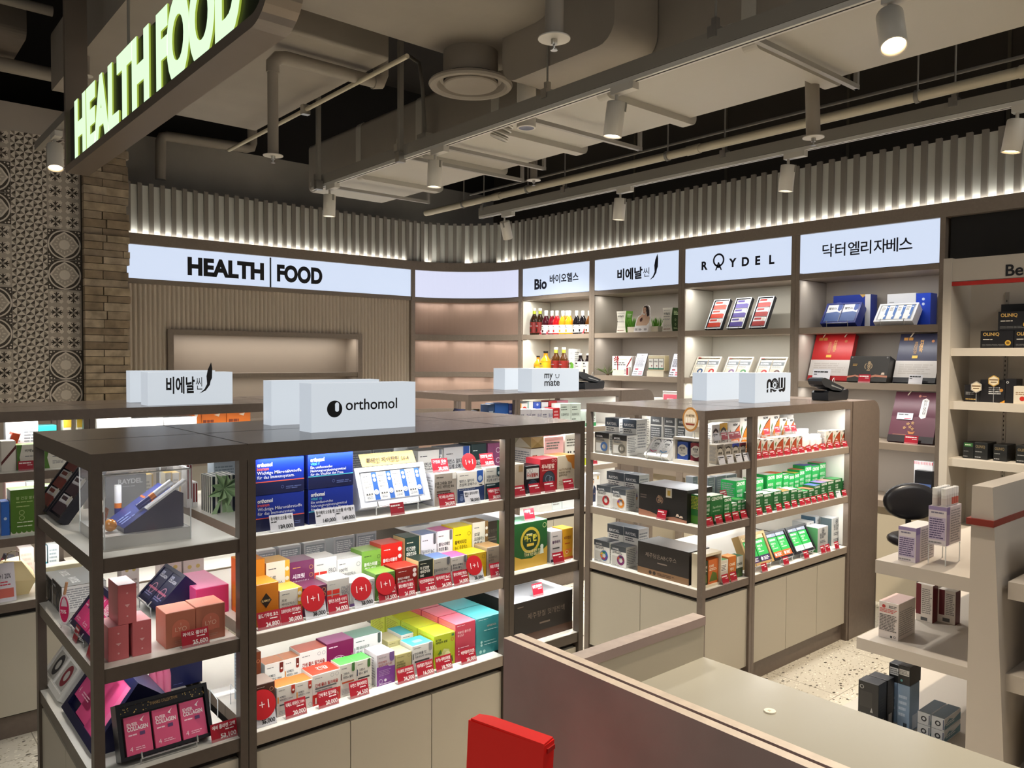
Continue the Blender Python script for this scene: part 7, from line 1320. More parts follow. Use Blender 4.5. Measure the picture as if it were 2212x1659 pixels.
# ================================================================ GOODS ON THE FEATHER ISLAND
IB = 'feather island'; GBx = 'cartons on the feather island'
P1 = Face('y', 3.86, ZN[0], f'top shelf, {IB}', GBx); P1b = Face('y', 4.02, ZN[0], f'back row, top shelf, {IB}', GBx)
P1b.box(12, 82, 909, .06, '#e6e8ea', 'tall white carton covered in fine print', [('l', .06, .1, .48, .9, 10, '#9aa0a6'), ('l', .56, .1, .95, .9, 12, '#8d949a')]); P1b.box(83, 122, 920, .1, '#2fb5b0', 'teal carton', [], top='#4fc9c4')
P1.box(2, 34, 954, .08, '#e3ddd2', 'cream carton crossed by a dark red ribbon', [('p', [(0, .2), (0, .32), (1, .86), (1, .74)], '#5a1c18')], top='#efeae0')
HG = [('p', [(0, 0), (.0, 1), (.2, 1), (.1, .5), (.2, 0)], '#4f7a2a'), ('p', [(1, 0), (1, 1), (.86, 1), (.94, .5), (.86, 0)], '#4f7a2a'), ('t', '비에날씬', .3, .72, .1, '#55564f', .02, .5), ('l', .3, .5, .8, .58, 1, '#888'), ('l', .3, .2, .75, .36, 3, '#999')]
P1.box(36, 94, 962, .08, '#e0dcd0', 'white waisted carton with green edges, first', HG, top='#8fb45a'); P1.box(96, 152, 966, .08, '#e0dcd0', 'white waisted carton with green edges, second', HG, top='#8fb45a')
P1.tag(58, 1021, .06, .04, 'white waisted cartons', '', '')
b = MB(); t = empty('gift_tray', uniq(f'orange-red and white tray leaning at the end, top shelf, {IB}'), 'gift set', (.52, 3.95, ZN[0]), group=GBx); b.box(0, .03, 0, .1, 0, .16, mat('#d9482c', .4)); b.box(-.002, 0, .005, .095, .08, .15, mat('#dfe3ea', .4)); b.build('tray', t); t.rotation_euler = (0, .3, 0)
for i, (l, r) in enumerate(((137, 154), (166, 178), (179, 187))): P1b.box(l, r, 905, .06, '#ece8d8', f'slim white and yellow carton, {ORD[i]}', [('r', 0, .8, 1, 1, '#d9b83a'), ('l', .1, .3, .9, .7, 3, '#999')])
for i, (l, r) in enumerate(((208, 283), (284, 353), (355, 425))): P1.box(l, r, 905 if i < 2 else 903, .12, '#ececec', f'wide white carton with orange script, {ORD[i]} from the post', [('t', 'Now', .1, .7, .1, '#d97a4a', .0, .3)], top='#f2f2f2')
for i, (l, r, t_) in enumerate(((402, 436, 893), (434, 489, 893), (490, 541, 891))): P1b.box(l, r, t_, .12, '#e87a22', f'orange carton with dark script, {ORD[i]} beyond the white cartons', [('l', .08, .72, .6, .86, 1, '#8a3a10'), ('p', [(.5, .95), (.7, .9), (.75, .98)], '#f5e6d2')], top='#f0923c')
P2 = Face('y', 3.86, ZN[1], f'middle shelf, {IB}', GBx)
GRN2 = [('t', '장 건강 발효', .18, .78, .06, '#c9d9a0', .0, .7), ('l', .18, .7, .75, .74, 1, '#a9c07a'), ('l', .18, .6, .7, .64, 1, '#a9c07a'), ('o', .35, .48, .09, .07, '#a9c07a'), ('o', .35, .36, .09, .07, '#a9c07a'), ('l', .2, .24, .7, .28, 1, '#dfe9c9'), ('l', .2, .15, .8, .19, 1, '#dfe9c9'), ('r', 0, 0, 1, .06, '#e0dccb')] + [('c', .1 + .16 * k, .065, .08, '#4f7a1c') for k in range(6)]
P2.box(22, 90, 1060, .1, '#4f7a1c', 'large leaf-green waisted carton', GRN2, top='#6f9a2c', side='#dfe0cc', sl=[('l', .1, .1, .9, .8, 6, '#8f947a')]); P2.box(92, 150, 1052, .1, '#4f7a1c', 'leaf-green carton behind the corner post', GRN2, top='#6f9a2c'); P2.box(2, 20, 1085, .08, '#2a6ac8', 'blue carton at the shelf end', [('c', .5, .5, .2, '#cfe0f5')])
P2b = Face('y', 4.05, ZN[1], f'back row, middle shelf, {IB}', GBx); P2b.box(12, 55, 1044, .08, '#f0c9c4', 'pale pink carton', [('l', .1, .4, .9, .9, 4, '#d9a09a')]); P2b.box(57, 95, 1042, .08, '#e6ece8', 'white carton with teal print', [('l', .1, .4, .9, .9, 4, '#7fb0a8')])
P3 = Face('y', 3.86, ZN[2], f'bottom shelf, {IB}', GBx); P3b = Face('y', 4.06, ZN[2], f'back row, bottom shelf, {IB}', GBx)
P3b.box(42, 73, 1187, .09, '#f2d5cb', 'pale peach marbled carton', [('l', .1, .1, .9, .9, 6, '#e6bfb4')], top='#f7e6e0'); P3b.box(89, 101, 1180, .06, '#2fa8c8', 'white and cyan carton', [('r', 0, .55, 1, 1, '#e9eef0')]); P3b.box(104, 127, 1178, .06, '#e9eef0', 'white lotion carton with cyan foot', [('l', .1, .4, .9, .9, 5, '#9aaab4'), ('r', 0, 0, 1, .16, '#2fa8c8'), ('r', .25, .2, .7, .3, '#5a6a72')])
p = P3b.P(20, 1225); t = empty('gift_tray', uniq(f'navy tray leaning at the back, bottom shelf, {IB}'), 'gift set', (.52, 4.1, ZN[2]), group=GBx); b = MB(); b.box(0, .04, 0, .12, 0, .13, mat('#3a3a55', .4)); b.box(-.003, 0, .01, .11, .02, .11, mat('#c94a6a', .4)); b.build('tray', t); t.rotation_euler = (0, .35, 0)
p = P3.P(36, 1310); t = empty('gift_box', uniq(f'cream faceted gift box with cord handle, bottom shelf, {IB}'), 'gift box', (p.x, 3.9, ZN[2]), group=GBx); CRF = mat('#e6d3a0', .5)
b = MB(); v = [(-.05, 0, 0), (.05, 0, 0), (.06, .1, 0), (-.06, .1, 0), (-.09, -.02, .075), (.075, -.02, .06), (.085, .11, .075), (-.09, .11, .06), (-.035, .02, .15), (.03, .02, .14), (.03, .09, .15), (-.035, .09, .14)]
b.add(v, [(0, 1, 5), (0, 5, 4), (1, 2, 6), (1, 6, 5), (2, 3, 7), (2, 7, 6), (3, 0, 4), (3, 4, 7), (4, 5, 8), (5, 9, 8), (5, 6, 9), (6, 10, 9), (6, 7, 10), (7, 11, 10), (7, 4, 11), (4, 8, 11), (8, 9, 10, 11), (0, 3, 2, 1)], CRF); b.build('body', t); b = MB(); b.tube([(-.03, .03, .145), (-.02, .03, .18), (.0, .03, .19), (.02, .03, .18), (.025, .03, .14)], .002, mat('#8a7a5a', .5), 6); b.build('handle', t)
a = P3.P(0, 1300); t = empty('leaflet_stand', uniq(f'white leaflet stand with pink figures at the end, bottom shelf, {IB}'), 'leaflet', (a.x - .0, 3.83, ZN[2]), group=GBx); b = MB(); T_ = Matrix.Rotation(-.35, 4, 'X'); b.box(-.02, .055, -.002, .002, 0, .16, mat('#e6e0e8', .4), T=T_); prints(b, [('t', '1+1 20%', .2, .6, .14, M('#55505c'), .02, .6), ('r', .1, .1, .9, .34, M('#d9685a')), ('l', .1, .4, .8, .54, 2, M('#d9485a'))], T_ @ Vector((-.02, -.002, 0)), UX, T_.to_3x3() @ Vector((0, 0, 1)), T_.to_3x3() @ Vector((0, -1, 0)), .075, .16); b.build('card', t)
b = carton_mb(.15, .08, .11, '#e0d9b8', [('r', .08, .15, .92, .85, '#d5cfae'), ('c', .3, .4, .08, '#4fae5a')], top='#ece6cc'); o = b.build('product_carton', None, f'cream window gift carton beside the faceted box, bottom shelf, {IB}', 'box', GBx); place(o, (.66, 3.86, ZN[2]), UX, UZ)
# ================================================================ GOODS ON THE SIDE WALL
WX = XW + .06
ZB = (1110, 620, 8.294)
def wz(k): return CZ[k]
def wpos(px, py, zm, X=WX): return XP(zm[0] + px / zm[2], zm[1] + py / zm[2], X)
GBT = 'juice bottles on the wall shelves'
HS = 'upper shelf of the juice cabinet'; HS2 = 'second shelf of the juice cabinet'
def jb(cx, half, top, z, label, body, cap, lcol, lab, neckcol=None, X=WX, prt=(), cat='bottle'):
    p = wpos(cx, 700, ZB, X); r = abs(wpos(cx - half, 700, ZB, X).y - wpos(cx + half, 700, ZB, X).y) / 2; h = wpos(cx, top, ZB, X).z - z
    return bottle('juice_bottle', uniq(label), GBT, (X, p.y, z), r, h, body, cap, lcol, lab, .36, prt=prt, neckcol=neckcol)
TXW = lambda: [(180, .34, .016, 'my', M('#333'))]
for i, cx in enumerate((365, 468)): t = jb(cx, 54, 385, CZ[0], f'tall dark brown bottle with lime collar, {ORD[i]}, {HS}', '#2a1a0e', '#e3dfc9', '#7a1c18', (.08, .48), '#b5c43a')
for cx, half, c, w_, X in ((578, 56, '#3a1018', 'dark maroon', WX), (683, 50, '#6a0f1c', 'maroon', WX), (772, 54, '#b5141a', 'bright red', WX), (880, 54, '#e08a1c', 'orange, beside the red', WX), (950, 50, '#e39a2a', 'orange, tucked behind', WX + .09), (995, 56, '#e5921c', 'orange, third', WX), (1126, 52, '#141014', 'black', WX), (1236, 56, '#120e12', 'black, tag side', WX), (1352, 52, '#5a3410', 'amber brown', WX)):
    t = jb(cx, half, 425, CZ[0], f'{w_} juice bottle with white collar and label, {HS}', c, '#eceae6', '#e6e2d8', (.06, .4), '#eceae6', X)
def wtag(cx, py, z, label, red=True, zm=ZB, X=WX - .035, w=.065, h=.045):
    p = wpos(cx, py, zm, X); f = Face('x', X, z, '', GBT); t = f.tag(zm[0] + cx / zm[2], zm[1] + py / zm[2], w, h, 'x', '', '', red, dv=0); t['label'] = fit(label); return t
wtag(462, 845, CZ[0], f'pink-red price card before the tall dark bottles, {HS}'); wtag(615, 838, CZ[0], f'red price card before the maroon bottles, {HS}'); wtag(1205, 825, CZ[0], f'red price card before the black bottles, {HS}')
jb(440, 54, 1232, CZ[1], f'small golden vinegar bottle with black cap, {HS2}', '#e09a22', '#1c1a18', '#e3b52a', (.05, .4)); jb(575, 74, 1150, CZ[1], f'large golden vinegar bottle with black cap, {HS2}', '#de9222', '#1c1a18', '#e6b91f', (.05, .5))
for i, cx in enumerate((760, 900)): jb(cx, 62, 1080, CZ[1], f'tall amber-brown bottle with lime collar, {ORD[i]}, {HS2}', '#4a2c12', '#e3dfc9', '#8a1f18', (.1, .5), '#b5c43a')
WB = Face('x', WX + .04, CZ[1], HS2, 'cartons on the wall shelves', ZB); WB.box(982, 1085, 1110, .08, '#efefec', 'white carton with green leaf artwork', [('l', .2, .78, .8, .86, 2, '#55565c'), ('r', 0, .0, 1, .58, '#f3f3ee'), ('p', [(.1, .02), (.5, .2), (.9, .1), (.9, .4), (.5, .5), (.3, .35)], '#5f9a3c'), ('c', .35, .42, .16, '#4f7a2c'), ('l', .05, .62, .95, .66, 1, '#888')], sr=FINEW, top='#f6f6f4')
for i, cx in enumerate((1200, 1335)):
    jb(cx, 66, 1190, CZ[1], f'black-cherry bottle in printed sleeve, {ORD[i]}, {HS2}', '#1a1214', '#c9c9c9', '#dcd8d0', (.0, .62))
wtag(1140, 1560, CZ[1], f'pink price card before the sleeved bottles, {HS2}')
# ---- feather-sign cabinet
ZF = (1270, 620, 6.38); F1 = 'upper shelf of the grass-pot cabinet'; F2_ = 'second shelf of the grass-pot cabinet'; GF = 'display goods in the grass-pot cabinet'
def waisted(l, m_, r, top, X, z, label, green):
    a = wpos(l, top, ZF, X); c = wpos(m_, top, ZF, X); w = a.y - c.y; h = a.z - z; d = .09; b = MB(); n = 8; vs = []; CR_ = mat('#e3e0d4', .4); GM_ = mat(green, .4)
    for i in range(n + 1):
        q = i / n; k = .012 * math.sin(math.pi * q)
        vs += [(k, 0, h * q), (w - k, 0, h * q), (w - k, d, h * q), (k, d, h * q)]
    for i in range(n):
        A_ = 4 * i; 
        b.add(vs[A_:A_ + 8], [(0, 1, 5, 4)], CR_); b.add(vs[A_:A_ + 8], [(1, 2, 6, 5), (3, 0, 4, 7)], GM_); b.add(vs[A_:A_ + 8], [(2, 3, 7, 6)], CR_)
    b.add(vs[-4:], [(0, 1, 2, 3)], GM_)
    prints(b, [('l', .12, .88, .85, .92, 1, '#888'), ('t', '비에날씬', .14, .72, .08, '#55564f', .03, .6), ('l', .12, .62, .8, .66, 1, '#777'), ('c', .14, .52, .04, '#55564f'), ('l', .22, .48, .85, .56, 2, '#999'), ('o', .2, .26, .06, .045, '#999'), ('o', .4, .26, .06, .045, '#999'), ('o', .6, .26, .06, .045, '#999'), ('o', .8, .26, .06, .045, '#999'), ('l', .12, .08, .85, .14, 1, '#8a5a4a')], (0, -.0005, 0), UX, UZ, (0, -1, 0), w, h)
    prints(b, [('l', .15, .7, .8, .88, 3, '#c9dfae'), ('o', .4, .5, .1, .07, '#c9dfae'), ('o', .4, .3, .1, .07, '#c9dfae'), ('l', .15, .1, .8, .18, 2, '#c9dfae')], (w - .012 * .0 + .0005, 0, 0), UY, UZ, UX, d, h)
    return b.build('product_carton', None, uniq(label), 'box', GF, loc=(X, a.y, z), rz=-HALF)
waisted(395, 528, 650, 335, WX, CZ[0], f'white waisted carton with bright green side, {F1}', '#5f9a34'); waisted(1030, 1170, 1255, 290, WX, CZ[0], f'white waisted carton with dark green side, {F1}', '#2c4a1f')
def grass(l, r, ptop, gtop, label):
    a = wpos(l, 615, ZF); c = wpos(r, 615, ZF); w = a.y - c.y; z = CZ[0]; h = wpos(l, ptop, ZF).z - z; g = wpos(l, gtop, ZF).z - z
    t = empty('grass_pot', uniq(label), 'plant', (WX + w / 2, (a.y + c.y) / 2, z), group='pots of grass on the wall shelf'); b = MB(); q = w * .42
    b.prism([(-q * .85, 0), (q * .85, 0), (q, h), (-q, h)], (0, -q, 0), UX, UZ, (0, 2 * q, 0), mat('#d9d0bd', .5)); b.build('pot', t); b = MB(); rg = random.Random(int(l))
    for k in range(110):
        x, y = rg.uniform(-q, q) * .85, rg.uniform(-q, q) * .85; lx, ly = x * rg.uniform(.3, 1.0) + rg.uniform(-.008, .008), y * rg.uniform(.3, 1.0) + rg.uniform(-.01, .01); zt = h + (g - h) * rg.uniform(.6, 1.0); a_ = rg.uniform(0, 6.28); dx, dy = .0018 * math.cos(a_), .0018 * math.sin(a_)
        b.add([(x - dx, y - dy, h * .9), (x + dx, y + dy, h * .9), (x + lx * .5 + dx, y + ly * .5 + dy, (h + zt) / 2), (x + lx * .5 - dx, y + ly * .5 - dy, (h + zt) / 2), (x + lx, y + ly, zt)], [(0, 1, 2, 3), (3, 2, 4)], mat(rg.choice(('#4f8a1c', '#6aa82c', '#3f7418')), .5))
    b.build('grass', t)
grass(528, 632, 552, 405, f'square cream pot of grass beside the bright green carton, {F1}'); grass(853, 960, 542, 400, f'square cream pot of grass beside the portrait standee, {F1}')
# printed standee of a person
a = wpos(632, 622, ZF, WX - .02); S_ = abs(wpos(632, 622, ZF, WX - .02).y - wpos(732, 622, ZF, WX - .02).y) / 100; hS = (wpos(700, 245, ZF, WX - .02).z - wpos(700, 622, ZF, WX - .02).z) / 377
t = empty('portrait_standee', uniq(f'white-edged cutout of person with long dark hair in beige jacket, {F1}'), 'standee', (WX - .02, a.y, CZ[0]), -HALF)
def sp(pts): return [((x - 632) * S_, (622 - y) * hS) for x, y in pts]
T0 = (0, -.001, 0)
OUT = [(645, 540), (652, 500), (668, 440), (690, 400), (728, 378), (742, 330), (752, 285), (772, 258), (800, 246), (830, 256), (848, 285), (854, 340), (858, 400), (862, 440), (850, 500), (836, 545)]
b = MB(); b.prism(sp(OUT), (0, 0, 0), UX, UZ, (0, .003, 0), mat('#f2f0ee', .5)); b.prism(sp([(630, 622), (822, 622), (842, 530), (648, 535)]), (0, -.002, 0), UX, UZ, (0, .004, 0), mat('#e9e6e6', .5))
L3 = [([(660, 530), (668, 490), (690, 420), (720, 395), (750, 385), (800, 385), (835, 400), (848, 430), (838, 490), (805, 530)], '#d9b79c'), ([(755, 290), (776, 266), (806, 262), (828, 280), (838, 330), (842, 395), (815, 410), (800, 340), (770, 330)], '#2a1814'), ([(758, 285), (790, 280), (800, 305), (796, 350), (780, 378), (762, 360), (754, 325)], '#e6bfa6'), ([(722, 400), (750, 370), (762, 385), (745, 430), (715, 470), (705, 450)], '#e3b9a0'), ([(800, 350), (808, 372), (800, 420), (780, 450), (772, 420), (785, 385)], '#e3b9a0'), ([(715, 440), (748, 415), (752, 450), (732, 482), (715, 470)], '#4a2018'), ([(765, 352), (776, 350), (778, 357), (767, 359)], '#b5413a'), ([(764, 318), (774, 315), (775, 319), (765, 322)], '#2a1814'), ([(784, 314), (794, 313), (794, 317), (785, 318)], '#2a1814')]
for k, (p_, c) in enumerate(L3): b.poly(sp(p_), (0, -.0004 - .0003 * k, 0), UX, UZ, M(c))
for x0 in (650, 700, 772): prints(b, [('l', 0, 0, 1, 1, 3, INK)], (((x0 - 632) * S_), -.0022, (622 - 600) * hS), UX, UZ, (0, -1, 0), 42 * S_, 34 * hS)
b.build('card', t); b = MB(); b.prism([(0, .003), (.05, .003), (0, .1)], (.04, 0, 0), UY, UZ, (.003, 0, 0), mat('#e9e6e6', .5)); b.build('strut', t)
# second shelf
p = wpos(272, 1222, ZF); t = empty('air_plant', uniq(f'small spiky air plant at the end, {F2_}'), 'plant', (WX, p.y, CZ[1])); b = MB(); rg = random.Random(5)
for k in range(16):
    a_ = 6.28 * k / 16 + rg.uniform(-.2, .2); el = rg.uniform(.3, 1.2); L_ = rg.uniform(.09, .13); d = Vector((math.cos(a_) * math.cos(el), math.sin(a_) * math.cos(el), math.sin(el))); s_ = d.orthogonal().normalized() * .006; mid = d * L_ * .5 + Vector((0, 0, .01)); tip = d * L_ + Vector((0, 0, -.012)); b.add([(0, 0, .008), tuple(mid + s_ + Vector((0, 0, .008))), tuple(tip + Vector((0, 0, .02))), tuple(mid - s_ + Vector((0, 0, .008)))], [(0, 1, 2), (0, 2, 3)], mat(rg.choice(('#5a6a3a', '#48582c', '#7a8a5a')), .5))
b.build('leaves', t); b = MB(); b.lathe([(0, 0), (.012, 0), (.014, .012), (0, .016)], mat('#4a3a24', .8), 10); b.build('root', t)
FS = Face('x', WX + .05, CZ[1], F2_, GF, ZF); FSf = Face('x', WX - .0, CZ[1], F2_, GF, ZF)
RB_ = '#8c1420'
PK3 = [('r', .06, .12, .3, .8, '#f2f0ec'), ('r', .34, .12, .58, .8, '#f2f0ec'), ('r', .05, .1, .92, .82, '#d9d2c8')] if 0 else []
FS.box(335, 604, 950, .07, '#ecebe8', 'white gift carton tied with dark red ribbon', [('r', .06, .1, .76, .84, '#c9c2b8'), ('r', .08, .12, .28, .8, '#f2f0ec'), ('r', .31, .12, .51, .8, '#f2f0ec'), ('r', .54, .12, .74, .8, '#f2f0ec'), ('l', .1, .5, .72, .7, 2, '#555'), ('r', .27, 0, .32, 1, RB_), ('p', [(.5, .02), (.56, .02), (1, .86), (1, .96)], RB_)] + [('p', [(.22, .84), (.22 + .14 * math.cos(q), .84 + .16 * math.sin(q)), (.22 + .14 * math.cos(q + .5), .84 + .16 * math.sin(q + .5))], RB_) for q in (0, .9, 1.8, 2.7, 3.6, 4.5, 5.4)], dz=.0, sr=[('r', .4, 0, .5, 1, RB_)])
FSf.box(340, 490, 1142, .04, '#e3ddcf', 'low cream riser block before the ribboned carton', [('r', 0, .96, 1, 1, '#cfc7b5')], name='riser_block', cat='riser'); FSf.box(492, 562, 1100, .03, '#efeae6', 'small white packet with dark red stripe', [('r', .55, .1, .9, .92, '#a0283a'), ('l', .1, .2, .5, .8, 4, '#777')])
def sheet(bl, br, tl, label):
    a = wpos(*bl, ZF, WX - .02); c = wpos(*br, ZF, WX - .02); L_ = wpos(*tl, ZF, WX).z - CZ[1]; a.z = c.z = CZ[1] + .001; w = a.y - c.y
    t = empty('info_stand', uniq(label), 'notice stand', a, group='slanted notices on the wall shelf'); place(t, a, DY, (.38, 0, 1)); h = L_ / .935; b = MB(); b.box(0, w, 0, .004, 0, h, mat('#2c2d33', .4)); b.box(.004, w - .004, -.001, 0, .004, h - .004, mat('#dfe0ec', .4))
    prints(b, [('t', '비에날씬', .35, .88, .05, '#444', .03, .4), ('l', .2, .8, .8, .83, 1, '#444'), ('l', .12, .42, .9, .76, 8, '#55586a'), ('r', .2, .27, .48, .33, '#b02a48'), ('l', .12, .16, .5, .22, 1, '#444'), ('r', .56, .16, .9, .21, '#e07a90'), ('l', .08, .06, .5, .12, 1, '#444'), ('r', .56, .07, .9, .12, '#e07a90')], (0, -.0012, 0), UX, UZ, (0, -1, 0), w, h); b.build('sheet', t)
    b = MB(); b.prism([(0, 0), (.05, -.02), (.05, -.018), (0, .1 * h)], (w * .5, .004, 0), UY, UZ, (.004, 0, 0), CLEAR); b.build('prop', t)
sheet((598, 1225), (752, 1232), (655, 915), f'slanted notice between the ribboned carton and the cream display, {F2_}'); sheet((1105, 1240), (1260, 1245), (1175, 918), f'slanted notice beside the cabinet upright, {F2_}')
FSf.box(810, 1042, 1152, .07, '#e0d9c6', 'wide cream riser block under the three-pack display', [('r', 0, .97, 1, 1, '#cfc7b5')], name='riser_block', cat='riser'); h_ = wpos(810, 1152, ZF).z - CZ[1]
pk = lambda u: [('r', u, .1, u + .28, .78, '#ecebe6'), ('r', u, .1, u + .28, .18, '#2f7a62'), ('t', '비에날씬', u + .03, .56, .1, '#444', .02, .2), ('c', u + .19, .32, .035, '#7a1c24')]
FSf.box(830, 1058, 945, .06, '#d9cfb0', 'cream display of three small white packs', [('r', .02, .08, .96, .8, '#2a2724')] + pk(.04) + pk(.35) + pk(.66), dz=h_ + .0005, top='#e3dbc2', side='#cdbf96')
F3 = Face('x', WX, CZ[2], 'third shelf of the grass-pot cabinet', GF, ZF); F3.box(1030, 1235, 1432, .01, '#e9e4e2', 'pink and white notice card', [('r', .06, .05, .96, .9, '#df6a7c'), ('c', .4, .3, .16, '#f2c9c9'), ('l', .3, .6, .8, .8, 2, '#f5dfe0')], name='notice_card', cat='notice'); F3.box(905, 1025, 1522, .06, '#e6e6e4', 'low white carton beside the pink notice', [('l', .1, .3, .9, .7, 2, '#aaa')])
# ---- ringed-letter cabinet: three narrow trays and three double-pack trays
ZC = (1470, 600, 7.215); C1_ = 'upper shelf of the slanted-tray cabinet'; C2_ = 'second shelf of the slanted-tray cabinet'; GC = 'slanted trays in the wall cabinet'
def ptray(bl, br, tl, c, label):
    X = WX - .02; a = wpos(*bl, ZC, X); d = wpos(*br, ZC, X); a.z = d.z = CZ[0] + .014; hgt = wpos(*tl, ZC, X + .12).z - a.z
    row = lambda: [('r', 0, .55, 1, 1, '#e3e0e2'), ('r', .06, .68, .62, .92, c), ('c', .78, .78, .13, '#cfcaba'), ('p', [(0, 0), (1, 0), (1, .46), (.85, .54), (0, .5)], c)]
    slab('gift_tray', label, 'gift set', GC, a, d, a + Vector((.13, 0, hgt)), .035, mat('#24262e', .35), stand=CZ[0], packets=[(.12, .06 + .3 * i, .9, .06 + .3 * i + .28, '#d9d6d8', row()) for i in range(3)], edge=mat('#d9dde2', .4))
ptray((372, 768), (620, 768), (525, 340), '#c23a22', f'slanted black tray of orange-red packets, {C1_}'); ptray((715, 765), (962, 760), (882, 314), '#4a3a8c', f'slanted black tray of violet packets, {C1_}'); ptray((1060, 748), (1312, 748), (1230, 292), '#9a1c18', f'slanted black tray of dark red packets, {C1_}')
def dtray(bl, br, top, c1, c2, label):
    X = WX - .01; a = wpos(*bl, ZC, X); d = wpos(*br, ZC, X); a.z = d.z = CZ[1] + .012; hgt = wpos(bl[0] + 60, top, ZC, X + .09).z - a.z
    q = lambda c: [('r', .0, .68, 1, .9, '#6f767c'), ('t', 'RAYDEL', .08, .74, .1, '#e6e7e9', .04, .8), ('l', .05, .54, .8, .64, 2, '#888'), ('r', .02, .05, .6, .48, '#c9c2b2'), ('o', .6, .27, .27, .13, c)]
    slab('gift_tray', label, 'gift set', GC, a, d, a + Vector((.1, 0, hgt)), .06, mat('#cfc8ba', .4), [('r', .05, .9, .17, .95, '#8c1f22'), ('l', .3, .91, .75, .94, 1, '#777')], stand=CZ[1], packets=[(.06 + .46 * i, .04, .06 + .46 * i + .42, .86, '#dcd6ca', q((c1, c2)[i])) for i in range(2)], frame=.05)
dtray((150, 1500), (530, 1502), 1226, '#1f4a7a', '#b5282c', f'slanted cream double-pack tray, blue and red rings, {C2_}'); dtray((630, 1500), (1030, 1502), 1230, '#7a5a8a', '#4a8a5a', f'slanted cream double-pack tray, violet and green rings, {C2_}'); dtray((1130, 1500), (1560, 1502), 1235, '#b5282c', '#6a4a4a', f'slanted cream double-pack tray, red and brown rings, {C2_}')
# ---- brush-sign cabinet
ZD = (1640, 500, 3.867); D1_ = 'upper shelf of the gift-box cabinet'; D2_ = 'second shelf of the gift-box cabinet'; GD = 'gift boxes in the wall cabinet'
DB = Face('x', WX + .16, CZ[0], D1_, GD, ZD)
DB.box(620, 930, 540, .1, '#223a9a', 'navy carton with gold corner behind the tray', [('p', [(.72, 1), (.8, .9), (.9, 1)], '#c9a45a'), ('r', .86, 0, 1, 1, '#d9d9dc'), ('l', .1, .75, .25, .8, 1, '#8a9ad0')], top='#3a52b0'); DB.box(1070, 1310, 525, .1, '#e0e2e8', 'white carton joined to the bright blue one', [('l', .08, .72, .3, .76, 1, '#888'), ('t', '눈 건강', .08, .5, .09, '#55565c', 0, .3)], top='#eceef2'); DB.box(1312, 1434, 518, .1, '#2348c8', 'bright blue carton with two white seals', [('c', .5, .82, .1, '#cfdcf5'), ('c', .5, .67, .1, '#cfdcf5')], top='#3f66d8')
def g2(bl, br, tl, th, col, label, pk, frame=.05, X=WX, dx=.1, z=None):
    z = CZ[0] if z is None else z; a = wpos(*bl, ZD, X); d = wpos(*br, ZD, X); a.z = d.z = z + .03; hgt = wpos(*tl, ZD, X + dx).z - a.z
    return slab('gift_tray', label, 'gift set', GD, a, d, a + Vector((dx, 0, hgt)), th, mat(col, .35), stand=z, packets=pk, frame=frame)
g2((508, 745), (800, 760), (543, 604), .08, '#1c2c7a', f'slanted navy tray with two white-blue packs, {D1_}', [(.06 + .46 * i, .1, .06 + .46 * i + .42, .92, '#e0e3ea', [('p', [(0, 0), (1, 0), (1, .5), (.7, .58), (0, .52)], '#3a5a9a'), ('t', '밸런스', .1, .72, .12, '#444', .03, .6), ('p', [(.72, 1), (1, 1), (1, .7), (.86, .6), (.72, .7)], '#2a4a9a')]) for i in range(2)])
g2((952, 742), (1278, 748), (1005, 608), .07, '#dfe1e6', f'slanted white tray with four blue-striped packs, {D1_}', [(.08 + .21 * i, .14, .08 + .21 * i + .205, .9, '#f0f0ee', [('r', .66, 0, 1, 1, '#2f66b0'), ('l', .1, .6, .55, .9, 4, '#777'), ('c', .6, .25, .22, '#e9ecee'), ('c', .83, .88, .1, '#e9ecee')]) for i in range(4)])
def gbox(bl, br, tl, X, dx, z, th, col, pr, label, side=None):
    a = wpos(*bl, ZD, X); d = wpos(*br, ZD, X); a.z = d.z = z + .008; h = wpos(*tl, ZD, X + dx).z - a.z; up_ = Vector((dx, 0, h)); w = a.y - d.y
    t = empty('gift_box', uniq(label), 'gift box', a, group=GD); place(t, a, DY, up_); b = carton_mb(w, th, up_.length, col, pr, side=side); b.build('box', t)
    return t, w, up_.length
def cord(t, w, h, x):
    b = MB(); b.tube([(w * x, -.002, h * .93), (w * x + .01, -.012, h * .95), (w * x + .02, -.008, h * 1.01), (w * x + .005, .004, h * 1.02)], .0035, mat('#e6d9c4', .5), 6); b.build('cord', t)
RV = lambda c, s_: [('r', 0, 0, 1, .1, c), ('r', 0, .1, 1, .44, '#c5c0bc'), ('l', .1, .16, .9, .38, 5, '#b5aea8'), ('r', .1, .86, .2, .92, '#b5803a'), ('r', .22, .86, .32, .92, '#b5803a'), ('c', .8, .84, .035, '#a86a3a')] + [('t', ch, .5, .8 - .06 * i, .065, '#c99a5a', .02, .1) for i, ch in enumerate(s_)] + [('t', ch, .38, .77 - .06 * i, .06, '#c99a5a', 0, .1) for i, ch in enumerate('프리미엄')] + [('r', .37, .49, .5, .545, '#d9b04a')]
t, w, h = gbox((400, 1240), (730, 1248), (515, 860), WX + .02, .12, CZ[1], .05, '#b0181c', RV('#a0161a', '산삼배양'), f'large red slanted gift box with silver lower panel, {D2_}', '#8c1014'); cord(t, w, h, .2); cord(t, w, h, .75)
t, w, h = gbox((1110, 1240), (1466, 1262), (1212, 856), WX + .02, .12, CZ[1], .05, '#2e3048', RV('#16161c', '천삼명작'), f'large slate-navy slanted gift box with silver lower panel, {D2_}', '#1a1a24'); cord(t, w, h, .25)
